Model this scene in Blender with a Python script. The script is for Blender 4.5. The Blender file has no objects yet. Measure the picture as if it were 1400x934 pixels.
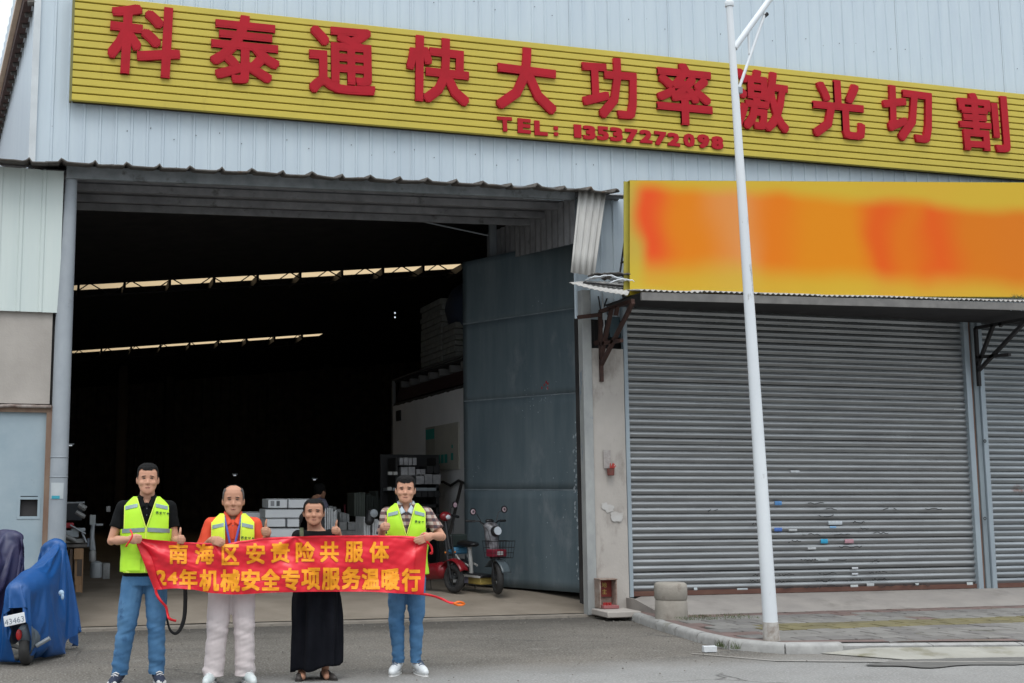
import bpy, bmesh, math, random
import numpy as np
from mathutils import Vector, Matrix, noise
random.seed(7)
sc = bpy.context.scene
COL = sc.collection
R = math.radians

# ------------------------------------------------------------------ camera
F, PX, PY, HOR, V1 = 1650.0, 530.0, 467.0, 678.0, 6620.0
CAMH = 1.55
PITCH = math.atan((HOR - PY) / F)
def _ray(x, y):
    c, s = math.cos(PITCH), math.sin(PITCH)
    a, b, d = x - PX, F, -(y - PY)
    return (a, b * c - d * s, b * s + d * c)
_r = _ray(V1, HOR)
YAW = math.atan2(_r[1], _r[0])
def ray(x, y):
    v = _ray(x, y); c, s = math.cos(-YAW), math.sin(-YAW)
    return Vector((v[0] * c - v[1] * s, v[0] * s + v[1] * c, v[2]))
def at(x, y, Y):            # photo pixel -> point on the vertical plane Y
    w = ray(x, y); t = Y / w.y; return Vector((w.x * t, Y, w.z * t + CAMH))
def gz(x, y, z=0.0):        # photo pixel -> point on the level z
    w = ray(x, y); t = (z - CAMH) / w.z; return Vector((w.x * t, w.y * t, z))
def atx(x, y, X):           # photo pixel -> point on the vertical plane X
    w = ray(x, y); t = X / w.x; return Vector((X, w.y * t, w.z * t + CAMH))

cam = bpy.data.cameras.new('camera'); camo = bpy.data.objects.new('camera', cam); COL.objects.link(camo)
cam.sensor_width = 36.0; cam.lens = 36.0 * F / 1400.0
cam.shift_x = (700.0 - PX) / 1400.0; cam.shift_y = 0.0
cam.clip_start = 0.05; cam.clip_end = 2000.0
camo.location = (0, 0, CAMH); camo.rotation_euler = (R(90) + PITCH, 0, -YAW)
sc.camera = camo

# ------------------------------------------------------------------ world, sun, exposure (overcast day)
wd = bpy.data.worlds.new("World"); sc.world = wd; wd.use_nodes = True
nt = wd.node_tree; nt.nodes.clear()
out = nt.nodes.new('ShaderNodeOutputWorld'); bg = nt.nodes.new('ShaderNodeBackground')
sky = nt.nodes.new('ShaderNodeTexSky'); sky.sky_type = 'NISHITA'; sky.sun_disc = False
SUN_EL, SUN_ROT = R(58), R(200)
sky.sun_elevation = SUN_EL; sky.sun_rotation = SUN_ROT
sky.air_density = 1.0; sky.dust_density = 3.0
tcw = nt.nodes.new('ShaderNodeTexCoord'); spw = nt.nodes.new('ShaderNodeSeparateXYZ'); nt.links.new(tcw.outputs['Generated'], spw.inputs[0])
grw = nt.nodes.new('ShaderNodeMapRange'); grw.inputs[1].default_value = 0.0; grw.inputs[2].default_value = 1.0; grw.inputs[3].default_value = .30; grw.inputs[4].default_value = 1.75   # overcast: zenith three times the horizon
nt.links.new(spw.outputs['Z'], grw.inputs[0])
mulw = nt.nodes.new('ShaderNodeVectorMath'); mulw.operation = 'SCALE'
mx = nt.nodes.new('ShaderNodeMix'); mx.data_type = 'RGBA'; mx.inputs[0].default_value = 0.88
nt.links.new(sky.outputs[0], mx.inputs[6]); mx.inputs[7].default_value = (9.3, 10.0, 10.6, 1)   # the even white cloud layer
nt.links.new(mx.outputs[2], mulw.inputs[0]); nt.links.new(grw.outputs[0], mulw.inputs['Scale']); nt.links.new(mulw.outputs[0], bg.inputs[0]); bg.inputs[1].default_value = 0.10
nt.links.new(bg.outputs[0], out.inputs[0])
sun = bpy.data.lights.new('sun', 'SUN'); sun.energy = 0.7; sun.angle = R(25); sun.color = (1.0, 0.97, 0.92)
so = bpy.data.objects.new('sun', sun); COL.objects.link(so)
az = math.pi / 2 - SUN_ROT    # Nishita: rotation measured clockwise from +Y
sd = Vector((math.cos(az) * math.cos(SUN_EL), math.sin(az) * math.cos(SUN_EL), math.sin(SUN_EL)))
so.rotation_euler = sd.to_track_quat('Z', 'Y').to_euler(); so.location = sd * 40
sc.view_settings.view_transform = 'Standard'; sc.view_settings.look = 'None'
sc.view_settings.exposure = 0.55; sc.view_settings.gamma = 1.0
sc.render.engine = 'CYCLES'
try:
    sc.cycles.max_bounces = 6; sc.cycles.diffuse_bounces = 3; sc.cycles.glossy_bounces = 2
    sc.cycles.use_denoising = True
except Exception: pass

# ------------------------------------------------------------------ helpers
def lin(c):
    if isinstance(c, str):
        c = [int(c[i:i + 2], 16) / 255 for i in (0, 2, 4)]
        c = [v / 12.92 if v <= .04045 else ((v + .055) / 1.055) ** 2.4 for v in c]
    return (c[0], c[1], c[2], 1)
MC = {}
def M(name, col, col2=None, rough=.7, met=0., ns=3., bump=0., bs=60., st=(1, 1, 1), amt=1., spec=.5, col3=None, n3=1.2, t3=.6, w3=.12, st3=(1, 1, 1), space='world', bst=None):
    """procedural material: base colour varied by noise towards col2, patches of col3 (stains), fine bump"""
    if name in MC: return MC[name]
    m = bpy.data.materials.new(name); m.use_nodes = True; t = m.node_tree; N = t.nodes; L = t.links
    b = N['Principled BSDF']; b.inputs['Roughness'].default_value = rough; b.inputs['Metallic'].default_value = met
    b.inputs['Specular IOR Level'].default_value = spec
    col = lin(col)
    if space == 'world': g = N.new('ShaderNodeNewGeometry').outputs['Position']
    else: g = N.new('ShaderNodeTexCoord').outputs['Object']
    def nz(scale, stretch, det=5, ro=.6):
        mp = N.new('ShaderNodeMapping'); mp.inputs['Scale'].default_value = stretch; L.new(g, mp.inputs[0])
        n = N.new('ShaderNodeTexNoise'); n.inputs['Scale'].default_value = scale; n.inputs['Detail'].default_value = det
        n.inputs['Roughness'].default_value = ro; L.new(mp.outputs[0], n.inputs['Vector']); return n
    cs = None
    c2 = lin(col2) if col2 is not None else tuple([v * .82 for v in col[:3]]) + (1,)
    n = nz(ns, st); rp = N.new('ShaderNodeMapRange'); rp.inputs[1].default_value = .32; rp.inputs[2].default_value = .68
    rp.inputs[4].default_value = amt; L.new(n.outputs[0], rp.inputs[0])
    mix = N.new('ShaderNodeMix'); mix.data_type = 'RGBA'; mix.inputs[6].default_value = col; mix.inputs[7].default_value = c2
    L.new(rp.outputs[0], mix.inputs[0]); cs = mix.outputs[2]
    if col3 is not None:
        n2 = nz(n3, st3, 8, .65); r2 = N.new('ShaderNodeMapRange'); r2.inputs[1].default_value = t3; r2.inputs[2].default_value = t3 + w3
        L.new(n2.outputs[0], r2.inputs[0]); m2 = N.new('ShaderNodeMix'); m2.data_type = 'RGBA'
        L.new(cs, m2.inputs[6]); m2.inputs[7].default_value = lin(col3); L.new(r2.outputs[0], m2.inputs[0]); cs = m2.outputs[2]
    L.new(cs, b.inputs['Base Color'])
    if bump:
        n3_ = nz(bs, bst or (1, 1, 1), 4, .6); bp = N.new('ShaderNodeBump'); bp.inputs['Strength'].default_value = bump; bp.inputs['Distance'].default_value = .01
        L.new(n3_.outputs[0], bp.inputs['Height']); L.new(bp.outputs[0], b.inputs['Normal'])
    MC[name] = m; return m

def empty(name, loc=(0, 0, 0), rz=0., label=None, cat=None, group=None):
    o = bpy.data.objects.new(name, None); COL.objects.link(o); o.location = loc; o.rotation_euler = (0, 0, rz)
    o.empty_display_size = .2
    return tag(o, label, cat, group)
def tag(o, label=None, cat=None, group=None, kind=None):
    if label: o['label'] = label
    if cat: o['category'] = cat
    if group: o['group'] = group
    if kind: o['kind'] = kind
    return o
def xf(o):     # world matrix of a chain of parents from loc/rot (no depsgraph needed)
    m = Matrix.Translation(o.location) @ o.rotation_euler.to_matrix().to_4x4()
    return xf(o.parent) @ m if o.parent else m

class MB:
    def __init__(s): s.v = []; s.f = []
    def add(s, vs, fs):
        b = len(s.v); s.v += [tuple(v) for v in vs]; s.f += [tuple(b + i for i in f) for f in fs]; return s
    def box(s, x0, x1, y0, y1, z0, z1):
        v = [(x, y, z) for z in (z0, z1) for y in (y0, y1) for x in (x0, x1)]
        return s.add(v, [(0, 2, 3, 1), (4, 5, 7, 6), (0, 1, 5, 4), (2, 6, 7, 3), (0, 4, 6, 2), (1, 3, 7, 5)])
    def obox(s, c, h, rot=None):
        rot = rot or Matrix.Identity(3); c = Vector(c)
        v = [c + rot @ Vector((a * h[0], b * h[1], d * h[2])) for d in (-1, 1) for b in (-1, 1) for a in (-1, 1)]
        return s.add(v, [(0, 2, 3, 1), (4, 5, 7, 6), (0, 1, 5, 4), (2, 6, 7, 3), (0, 4, 6, 2), (1, 3, 7, 5)])
    def bar(s, p0, p1, w, h, up=(0, 0, 1)):      # box beam between two points
        p0, p1 = Vector(p0), Vector(p1); d = p1 - p0; l = d.length; d.normalize(); up = Vector(up)
        if abs(d.dot(up)) > .99: up = Vector((0, 1, 0))
        x = d.cross(up).normalized(); u = x.cross(d).normalized()
        rot = Matrix((x, d, u)).transposed()
        return s.obox((p0 + p1) / 2, (w / 2, l / 2, h / 2), rot)
    def tube(s, pts, rad, n=10, cap=True, ell=None):
        pts = [Vector(p) for p in pts]
        if not hasattr(rad, '__len__'): rad = [rad] * len(pts)
        b = len(s.v); prev = None; k = len(pts)
        for i, p in enumerate(pts):
            d = (pts[min(i + 1, k - 1)] - pts[max(i - 1, 0)]).normalized()
            if prev is None:
                a = Vector((0, 0, 1)) if abs(d.z) < .9 else Vector((1, 0, 0)); x = d.cross(a).normalized()
            else: x = (prev - d * prev.dot(d)).normalized()
            prev = x; y = d.cross(x)
            for j in range(n):
                t = 2 * math.pi * j / n; s.v.append(tuple(p + (x * math.cos(t) + y * math.sin(t)) * rad[i]))
        for i in range(k - 1):
            for j in range(n):
                s.f.append((b + i * n + j, b + i * n + (j + 1) % n, b + (i + 1) * n + (j + 1) % n, b + (i + 1) * n + j))
        if cap:
            s.f.append(tuple(b + j for j in reversed(range(n)))); s.f.append(tuple(b + (k - 1) * n + j for j in range(n)))
        return s
    def ell(s, c, r, rot=None, nu=14, nv=9):
        c = Vector(c); rot = rot or Matrix.Identity(3); b = len(s.v)
        s.v.append(tuple(c + rot @ Vector((0, 0, -r[2]))))
        for i in range(1, nv):
            p = -math.pi / 2 + math.pi * i / nv
            for j in range(nu):
                t = 2 * math.pi * j / nu
                s.v.append(tuple(c + rot @ Vector((r[0] * math.cos(p) * math.cos(t), r[1] * math.cos(p) * math.sin(t), r[2] * math.sin(p)))))
        s.v.append(tuple(c + rot @ Vector((0, 0, r[2]))))
        for j in range(nu): s.f.append((b, b + 1 + (j + 1) % nu, b + 1 + j))
        for i in range(nv - 2):
            for j in range(nu):
                a = b + 1 + i * nu; q = a + nu
                s.f.append((a + j, a + (j + 1) % nu, q + (j + 1) % nu, q + j))
        a = b + 1 + (nv - 2) * nu; t_ = len(s.v) - 1
        for j in range(nu): s.f.append((a + j, a + (j + 1) % nu, t_))
        return s
    def caps(s, pts, rad, n=12):       # tube with round joints: for remeshed bodies
        if not hasattr(rad, '__len__'): rad = [rad] * len(pts)
        s.tube(pts, rad, n)
        for p, r in zip(pts, rad): s.ell(p, (r, r, r), None, n, 8)
        return s
    def rings(s, secs, n=24, e=2.3, cap=True):   # horizontal super-elliptic rings (z, cx, cy, rx, ry)
        b = len(s.v)
        for z, cx, cy, rx, ry in secs:
            for j in range(n):
                t = 2 * math.pi * j / n; c, q = math.cos(t), math.sin(t)
                s.v.append((cx + rx * math.copysign(abs(c) ** (2 / e), c), cy + ry * math.copysign(abs(q) ** (2 / e), q), z))
        for i in range(len(secs) - 1):
            for j in range(n): s.f.append((b + i * n + j, b + i * n + (j + 1) % n, b + (i + 1) * n + (j + 1) % n, b + (i + 1) * n + j))
        if cap:
            s.f.append(tuple(b + j for j in reversed(range(n)))); s.f.append(tuple(b + (len(secs) - 1) * n + j for j in range(n)))
        return s
    def grid(s, fn, nu, nv):
        b = len(s.v)
        for i in range(nv + 1):
            for j in range(nu + 1): s.v.append(tuple(fn(j / nu, i / nv)))
        for i in range(nv):
            for j in range(nu):
                a = b + i * (nu + 1) + j; s.f.append((a, a + 1, a + nu + 2, a + nu + 1))
        return s
    def lathe(s, prof, c=(0, 0, 0), n=20, rot=None):
        c = Vector(c); rot = rot or Matrix.Identity(3); b = len(s.v)
        for r, z in prof:
            for j in range(n):
                t = 2 * math.pi * j / n; s.v.append(tuple(c + rot @ Vector((r * math.cos(t), r * math.sin(t), z))))
        for i in range(len(prof) - 1):
            for j in range(n): s.f.append((b + i * n + j, b + i * n + (j + 1) % n, b + (i + 1) * n + (j + 1) % n, b + (i + 1) * n + j))
        s.f.append(tuple(b + j for j in reversed(range(n)))); s.f.append(tuple(b + (len(prof) - 1) * n + j for j in range(n)))
        return s
    def prism(s, poly, ax, a0, a1):     # polygon extruded along axis ax ('x','y','z')
        n = len(poly); b = len(s.v)
        for a in (a0, a1):
            for p, q in poly:
                s.v.append({'x': (a, p, q), 'y': (p, a, q), 'z': (p, q, a)}[ax])
        s.f.append(tuple(b + j for j in range(n))); s.f.append(tuple(b + n + j for j in reversed(range(n))))
        for j in range(n): s.f.append((b + j, b + (j + 1) % n, b + n + (j + 1) % n, b + n + j))
        return s
    def torus(s, c, R0, r, ax='x', n=22, m=8, rot=None):
        c = Vector(c); b = len(s.v); rot = rot or Matrix.Identity(3)
        for i in range(n):
            a = 2 * math.pi * i / n
            for j in range(m):
                t = 2 * math.pi * j / m; q = R0 + r * math.cos(t); w = r * math.sin(t)
                p = {'x': (w, q * math.cos(a), q * math.sin(a)), 'y': (q * math.cos(a), w, q * math.sin(a)), 'z': (q * math.cos(a), q * math.sin(a), w)}[ax]
                s.v.append(tuple(c + rot @ Vector(p)))
        for i in range(n):
            for j in range(m):
                s.f.append((b + i * m + j, b + ((i + 1) % n) * m + j, b + ((i + 1) % n) * m + (j + 1) % m, b + i * m + (j + 1) % m))
        return s
    def mesh(s, name='m'):
        me = bpy.data.meshes.new(name); me.from_pydata(s.v, [], s.f); me.validate(); me.update(); return me
    def build(s, name, mat, parent=None, world=False, smooth=40, bevel=0, label=None, cat=None, group=None, kind=None, fix=True):
        me = s.mesh(name)
        if fix:
            bm = bmesh.new(); bm.from_mesh(me); bmesh.ops.recalc_face_normals(bm, faces=bm.faces); bm.to_mesh(me); bm.free()
        if world and parent: me.transform(xf(parent).inverted())
        return link(name, me, mat, parent, smooth, bevel, label, cat, group, kind)
def link(name, me, mat, parent=None, smooth=40, bevel=0, label=None, cat=None, group=None, kind=None):
    o = bpy.data.objects.new(name, me); COL.objects.link(o); o.parent = parent
    if mat is not None and not me.materials: me.materials.append(mat)
    if smooth:
        me.polygons.foreach_set('use_smooth', [True] * len(me.polygons))
        if smooth < 180: me.set_sharp_from_angle(angle=R(smooth))
    if bevel:
        b = o.modifiers.new('bevel', 'BEVEL'); b.width = bevel; b.segments = 2; b.limit_method = 'ANGLE'; b.angle_limit = R(50)
    return tag(o, label, cat, group, kind)
def dup(o, parent=None):
    c = o.copy(); COL.objects.link(c); c.parent = parent; return c
def copy_tree(o, parent=None):
    c = o.copy(); COL.objects.link(c); c.parent = parent
    for ch in list(o.children): copy_tree(ch, c)
    return c
def evald(o, keep=False):
    dg = bpy.context.evaluated_depsgraph_get(); dg.update()
    me = bpy.data.meshes.new_from_object(o.evaluated_get(dg), depsgraph=dg)
    if not keep:
        old = o.data; bpy.data.objects.remove(o)
    return me
def remesh(mb, vox=.008, sm=3, disp=None, ratio=None):
    me = mb.mesh('tmp'); o = bpy.data.objects.new('tmp', me); COL.objects.link(o)
    r = o.modifiers.new('r', 'REMESH'); r.mode = 'VOXEL'; r.voxel_size = vox; r.adaptivity = 0
    if sm: s_ = o.modifiers.new('s', 'SMOOTH'); s_.factor = .5; s_.iterations = sm
    if ratio: d = o.modifiers.new('d', 'DECIMATE'); d.ratio = ratio
    m2 = evald(o); m2.materials.clear()
    if disp:
        n = len(m2.vertices); co = np.empty(n * 3, 'f'); no = np.empty(n * 3, 'f')
        m2.vertices.foreach_get('co', co); m2.vertices.foreach_get('normal', no)
        co = disp(co.reshape(-1, 3), no.reshape(-1, 3)).astype('f'); m2.vertices.foreach_set('co', co.ravel()); m2.update()
    return m2
def cut(me, planes):
    """each plane (point, normal): split the mesh along it, keep what test says afterwards"""
    bm = bmesh.new(); bm.from_mesh(me)
    for co, no in planes:
        bmesh.ops.bisect_plane(bm, geom=bm.verts[:] + bm.edges[:] + bm.faces[:], plane_co=co, plane_no=no, dist=1e-5)
    return bm
def keep(bm, me, test):
    bad = [f for f in bm.faces if not test(f.calc_center_median())]
    bmesh.ops.delete(bm, geom=bad, context='FACES'); bm.to_mesh(me); bm.free(); me.update(); return me
def text_mesh(body, size=1., offset=0., extrude=0., align='CENTER', sx=1., res=3, bevel=0.):
    c = bpy.data.curves.new('t', 'FONT'); c.body = body; c.size = size; c.offset = offset; c.extrude = extrude
    c.align_x = align; c.resolution_u = res; c.bevel_depth = bevel
    o = bpy.data.objects.new('t', c); COL.objects.link(o); me = evald(o); me.materials.clear()
    xs = [v.co.x for v in me.vertices]; ys = [v.co.y for v in me.vertices]
    cx, cy = (min(xs) + max(xs)) / 2, (min(ys) + max(ys)) / 2
    me.transform(Matrix.Translation((-cx, -cy, 0)))
    return me, max(xs) - min(xs), max(ys) - min(ys)
def fbm(p, s): return noise.noise(Vector(p) * s)
# ------------------------------------------------------------------ materials of the place
m_clad = M('pale_blue_cladding', (.535, .615, .668), (.48, .56, .625), rough=.45, ns=2, st=(3, 3, .35), col3=(.40, .45, .48), n3=5, t3=.66, w3=.2, st3=(5, 5, .25), amt=.9)
m_clad_l = M('pale_green_white_cladding', (.60, .66, .63), (.54, .61, .59), rough=.45, ns=2, st=(3, 3, .3), col3=(.42, .44, .40), n3=4, t3=.68, w3=.2, st3=(6, 6, .3))
m_trim = M('trim_white_metal', (.62, .66, .68), rough=.45)
m_rust = M('rusty_steel', (.075, .035, .026), (.03, .016, .014), rough=.85, ns=12, bump=.3)
m_dark = M('dark_steel', (.028, .026, .028), (.015, .014, .015), rough=.8)
m_galv = M('galvanised_steel', (.33, .36, .38), (.25, .28, .31), rough=.5, met=.3, ns=6, st=(3, 3, .4), col3=(.16, .12, .10), n3=4, t3=.68, w3=.08)
m_inside = M('dark_interior_metal', (.055, .052, .05), (.03, .028, .03), rough=.9, ns=3)  # the hall's darkness is put into this base colour
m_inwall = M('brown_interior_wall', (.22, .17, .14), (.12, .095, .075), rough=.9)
m_soffit = M('grimy_soffit_metal', (.27, .27, .28), (.17, .17, .18), rough=.7, ns=5, col3=(.06, .055, .05), n3=3, t3=.6)
m_roof = M('weathered_roof_sheet', (.115, .105, .095), (.06, .052, .045), rough=.85, ns=7, bump=.4, col3=(.14, .085, .05), n3=6, t3=.6)
m_conc = M('stained_concrete', (.42, .385, .35), (.35, .32, .29), rough=.9, ns=2.5, bump=.25, bs=40, col3=(.22, .195, .17), n3=1.8, t3=.6, w3=.25, st3=(1, 1, .7))
m_floor = M('workshop_concrete', (.31, .265, .215), (.225, .19, .15), rough=.75, ns=1.6, bump=.15, bs=30, col3=(.13, .11, .09), n3=1.3, t3=.6, w3=.2)
m_shut = M('shutter_galvanised', (.345, .357, .362), (.262, .27, .275), rough=.38, met=.7, ns=3, st=(.5, 1, 4), col3=(.20, .22, .24), n3=3, t3=.64, w3=.2, st3=(.6, 1, 3))
m_yel = M('yellow_sign_slat', (.57, .455, .075), (.51, .41, .068), rough=.55, spec=.3, ns=3, st=(.6, 1, 2), col3=(.42, .33, .06), n3=2, t3=.62, w3=.2, st3=(2, 1, .4))
m_black = M('black_paint', (.018, .018, .02), rough=.5)
m_red = M('red_sign_letter', (.43, .010, .022), (.36, .010, .018), rough=.6, ns=4, spec=.2)
m_white = M('white_paint', (.70, .73, .75), (.62, .65, .68), rough=.4, ns=4, col3=(.42, .43, .44), n3=9, t3=.70, w3=.06)
m_grey = M('grey_plastic', (.12, .13, .14), rough=.5)
m_rubber = M('black_rubber', (.022, .022, .024), rough=.75, bump=.2)
m_gate = M('slate_blue_gate_paint', (.140, .180, .200), (.092, .130, .152), rough=.5, ns=2.6, st=(2, 2, .3), bump=.12, bs=8, col3=(.22, .25, .27), n3=2.0, t3=.57, w3=.2, st3=(1, 1, .5))
m_road = M('asphalt_road', (.205, .20, .19), (.155, .152, .145), rough=.9, ns=.8, bump=.5, bs=120, col3=(.10, .097, .092), n3=.7, t3=.58, w3=.14)
m_apron = M('worn_asphalt_apron', (.115, .105, .092), (.16, .145, .125), rough=.92, ns=1.1, bump=.6, bs=90, col3=(.06, .056, .05), n3=1.0, t3=.56, w3=.16)

# ------------------------------------------------------------------ ground
FZ = .20    # workshop floor level behind the gate line
g = MB(); g.grid(lambda u, v: (-300 + 600 * u, -60 + 460 * v, -.012), 12, 12).build('ground', m_road, kind='structure', smooth=0)
YA = 11.75
# road and apron: one sheet, light worn asphalt in front, darker asphalt before the gateway
def roadz(x, y): return .006 * fbm((x, y, 0), .6)
mr_ = m_road; t = mr_.node_tree; N = t.nodes; L = t.links; b = N['Principled BSDF']
def graft(src, dst):     # bring the colour of another of these materials in
    pass
def band_material():
    m = bpy.data.materials.new('asphalt_road_and_apron'); m.use_nodes = True; t = m.node_tree; N = t.nodes; L = t.links; b = N['Principled BSDF']; b.inputs['Roughness'].default_value = .9
    g = N.new('ShaderNodeNewGeometry'); sp = N.new('ShaderNodeSeparateXYZ'); L.new(g.outputs['Position'], sp.inputs[0])
    def nz(sc_, det=6, st=(1, 1, 1), ro=.62):
        mp = N.new('ShaderNodeMapping'); mp.inputs['Scale'].default_value = st; L.new(g.outputs['Position'], mp.inputs[0])
        n = N.new('ShaderNodeTexNoise'); n.inputs['Scale'].default_value = sc_; n.inputs['Detail'].default_value = det; n.inputs['Roughness'].default_value = ro; L.new(mp.outputs[0], n.inputs['Vector']); return n.outputs[0]
    def rng(src, a, b_, c=0., d=1.):
        r = N.new('ShaderNodeMapRange'); r.inputs[1].default_value = a; r.inputs[2].default_value = b_; r.inputs[3].default_value = c; r.inputs[4].default_value = d; L.new(src, r.inputs[0]); return r.outputs[0]
    def mix(f, a, b_):
        x = N.new('ShaderNodeMix'); x.data_type = 'RGBA'; L.new(f, x.inputs[0])
        for i, v in ((6, a), (7, b_)):
            if isinstance(v, tuple): x.inputs[i].default_value = lin(v)
            else: L.new(v, x.inputs[i])
        return x.outputs[2]
    def mth(op, a, b_):
        x = N.new('ShaderNodeMath'); x.operation = op
        for i, v in enumerate((a, b_)):
            if isinstance(v, (int, float)): x.inputs[i].default_value = v
            else: L.new(v, x.inputs[i])
        return x.outputs[0]
    road = mix(rng(nz(.9), .35, .65), (.235, .23, .22), (.185, .18, .17))
    road = mix(rng(nz(45, 2), .5, .74), road, (.36, .35, .335))
    ap = mix(rng(nz(1.2, 8, (.6, 1, 1)), .34, .66), (.086, .076, .063), (.138, .122, .102))
    ap = mix(rng(nz(1.7, 8, (.5, 1, 1), .7), .56, .70), ap, (.08, .075, .067))
    ap = mix(rng(nz(2.6, 8, (.35, 1.4, 1), .7), .63, .72), ap, (.27, .252, .225))
    ap = mix(rng(nz(48, 2), .5, .72), ap, (.31, .29, .26))
    wv = mth('ADD', sp.outputs['Y'], mth('MULTIPLY', nz(.8, 4), .8)); wv = mth('ADD', wv, mth('MULTIPLY', nz(9, 4), .25))
    f = rng(wv, 10.55, 11.35)
    c = mix(f, road, ap)
    # dark damp band in front of the threshold lip
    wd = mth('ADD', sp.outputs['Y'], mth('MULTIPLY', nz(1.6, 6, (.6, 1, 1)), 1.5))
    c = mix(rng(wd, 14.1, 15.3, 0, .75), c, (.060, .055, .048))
    # cracks
    vo = N.new('ShaderNodeTexVoronoi'); vo.feature = 'DISTANCE_TO_EDGE'; vo.inputs['Scale'].default_value = .55
    mp = N.new('ShaderNodeMapping'); L.new(g.outputs['Position'], mp.inputs[0])
    n_ = N.new('ShaderNodeTexNoise'); n_.inputs['Scale'].default_value = 1.3; n_.inputs['Detail'].default_value = 7; L.new(g.outputs['Position'], n_.inputs['Vector'])
    va = N.new('ShaderNodeVectorMath'); va.operation = 'MULTIPLY_ADD'; L.new(n_.outputs['Color'], va.inputs[0]); va.inputs[1].default_value = (.9, .9, 0); L.new(mp.outputs[0], va.inputs[2]); L.new(va.outputs[0], vo.inputs['Vector'])
    cr = rng(vo.outputs['Distance'], 0, .012, 1, 0); cr = mth('MULTIPLY', cr, rng(nz(.5, 2), .5, .62)); 
    c = mix(cr, c, (.05, .047, .043))
    L.new(c, b.inputs['Base Color'])
    bp = N.new('ShaderNodeBump'); bp.inputs['Strength'].default_value = .55; bp.inputs['Distance'].default_value = .008; L.new(nz(110, 3), bp.inputs['Height']); L.new(bp.outputs[0], b.inputs['Normal'])
    L.new(rng(nz(1.4), .35, .65, .65, .95), b.inputs['Roughness'])
    return m
MB().grid(lambda u, v: (-12 + 40 * u, 4 + 10.9 * v, roadz(-12 + 40 * u, 4 + 10.9 * v)), 120, 50).build('road', band_material(), kind='structure', smooth=180)
# threshold lip and sloping concrete up to the workshop floor
lip = MB(); prev = None
lip.grid(lambda u, v: (-.6 + 7.35 * u, 14.60 + (.10 * max(0, v - .5) * 2) + .03 * fbm((u * 9, 3, 0), 1), -.02 + .05 * min(1, v * 2) + .018 * max(0, v - .5)), 40, 2)
lip.build('threshold_lip', M('pale_concrete_lip', (.28, .25, .21), (.20, .175, .15), rough=.9, ns=5, bump=.3), kind='structure')
def fl(x, y):
    t = min(1, max(0, (y - 14.7) / 1.9)); t = t * t * (3 - 2 * t)
    return .046 + (FZ - .046) * t + .004 * fbm((x, y, 2), .9)
MB().grid(lambda u, v: (-2 + 24 * u, 14.72 + (53 - 14.72) * v ** 2, fl(-2 + 24 * u, 14.72 + (53 - 14.72) * v ** 2)), 60, 60).build('workshop_floor', m_floor, kind='structure', smooth=180)
# concrete skirt to both sides under the building line
MB().box(-14, -.6, 14.0, 20, -.1, .03).build('yard_slab', m_conc, kind='structure')

# ------------------------------------------------------------------ pavement, kerb stones, tiles
kp = [gz(857, 846.5), gz(877, 854), gz(905, 864), gz(938, 874), gz(968, 883), gz(1000, 889), gz(1030, 892.5), gz(1062, 894.5), gz(1105, 895), gz(1155, 893.5)]
kp = [Vector((p.x, p.y, 0)) for p in kp]
# resample
def resample(pts, step):
    out_ = [pts[0]]; acc = 0
    for a, b in zip(pts, pts[1:]):
        l = (b - a).length; d = 0
        while acc + l - d >= step:
            d += step - acc; out_.append(a + (b - a) * (d / l)); acc = 0
        acc += l - d
    out_.append(pts[-1]); return out_
ks = resample(kp, .62)
m_kerb = M('granite_kerb', (.36, .355, .34), (.26, .255, .245), rough=.85, ns=9, bump=.3, bs=50, col3=(.16, .15, .12), n3=3, t3=.6, w3=.15)
kerb = empty('kerb', (ks[0].x, ks[0].y, 0)); tag(kerb, kind='structure')
kin = []
for i, (a, b) in enumerate(zip(ks, ks[1:])):
    d = (b - a).normalized(); n = Vector((-d.y, d.x, 0))   # towards the pavement
    if i < len(ks) - 1 and (b - a).length < .12: continue
    w, h = .11, .105; gp = .011
    A, B = a + d * gp, b - d * gp
    prof = [(0, -.05), (0, h * .62), (.018, h * .9), (.05, h), (w, h), (w, -.05)]
    s = MB(); vs = []
    for P in (A, B):
        for q, z in prof: vs.append(P + n * q + Vector((0, 0, z + random.uniform(-.003, .003))))
    k = len(prof); s.add(vs, [tuple(range(k)), tuple(range(2 * k - 1, k - 1, -1))] + [(j, (j + 1) % k, k + (j + 1) % k, k + j) for j in range(k)])
    s.build('kerb_stone', m_kerb, kerb, world=True, smooth=50)
    kin.append(a + n * w)
kin.append(ks[-1] + n * w)
# dropped kerb and gutter strip to the right
dk = MB(); e0 = ks[-1]
x0 = e0.x
nst = 0
while x0 < 15:
    x1 = x0 + .9
    ya = e0.y + .02 - (x0 - e0.x) * .21 ; yb = e0.y + .02 - (x1 - e0.x) * .21
    s = MB(); s.add([(x0 + .006, ya, -.05), (x1 - .006, yb, -.05), (x1 - .006, yb + .10, -.05), (x0 + .006, ya + .10, -.05), (x0 + .006, ya, .07), (x1 - .006, yb, .07), (x1 - .006, yb + .10, .09), (x0 + .006, ya + .10, .09)],
                    [(0, 3, 2, 1), (4, 5, 6, 7), (0, 1, 5, 4), (1, 2, 6, 5), (2, 3, 7, 6), (3, 0, 4, 7)])
    s.build('kerb_stone', m_kerb, kerb, world=True, smooth=0)
    x0 = x1
m_gut = M('mossy_gutter_concrete', (.34, .33, .29), (.26, .25, .215), rough=.9, ns=2.2, bump=.35, bs=60, col3=(.12, .105, .045), n3=1.6, t3=.54, w3=.2)
gp0, gp1 = gz(1150, 901, .02), gz(1400, 897, .02)
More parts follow.
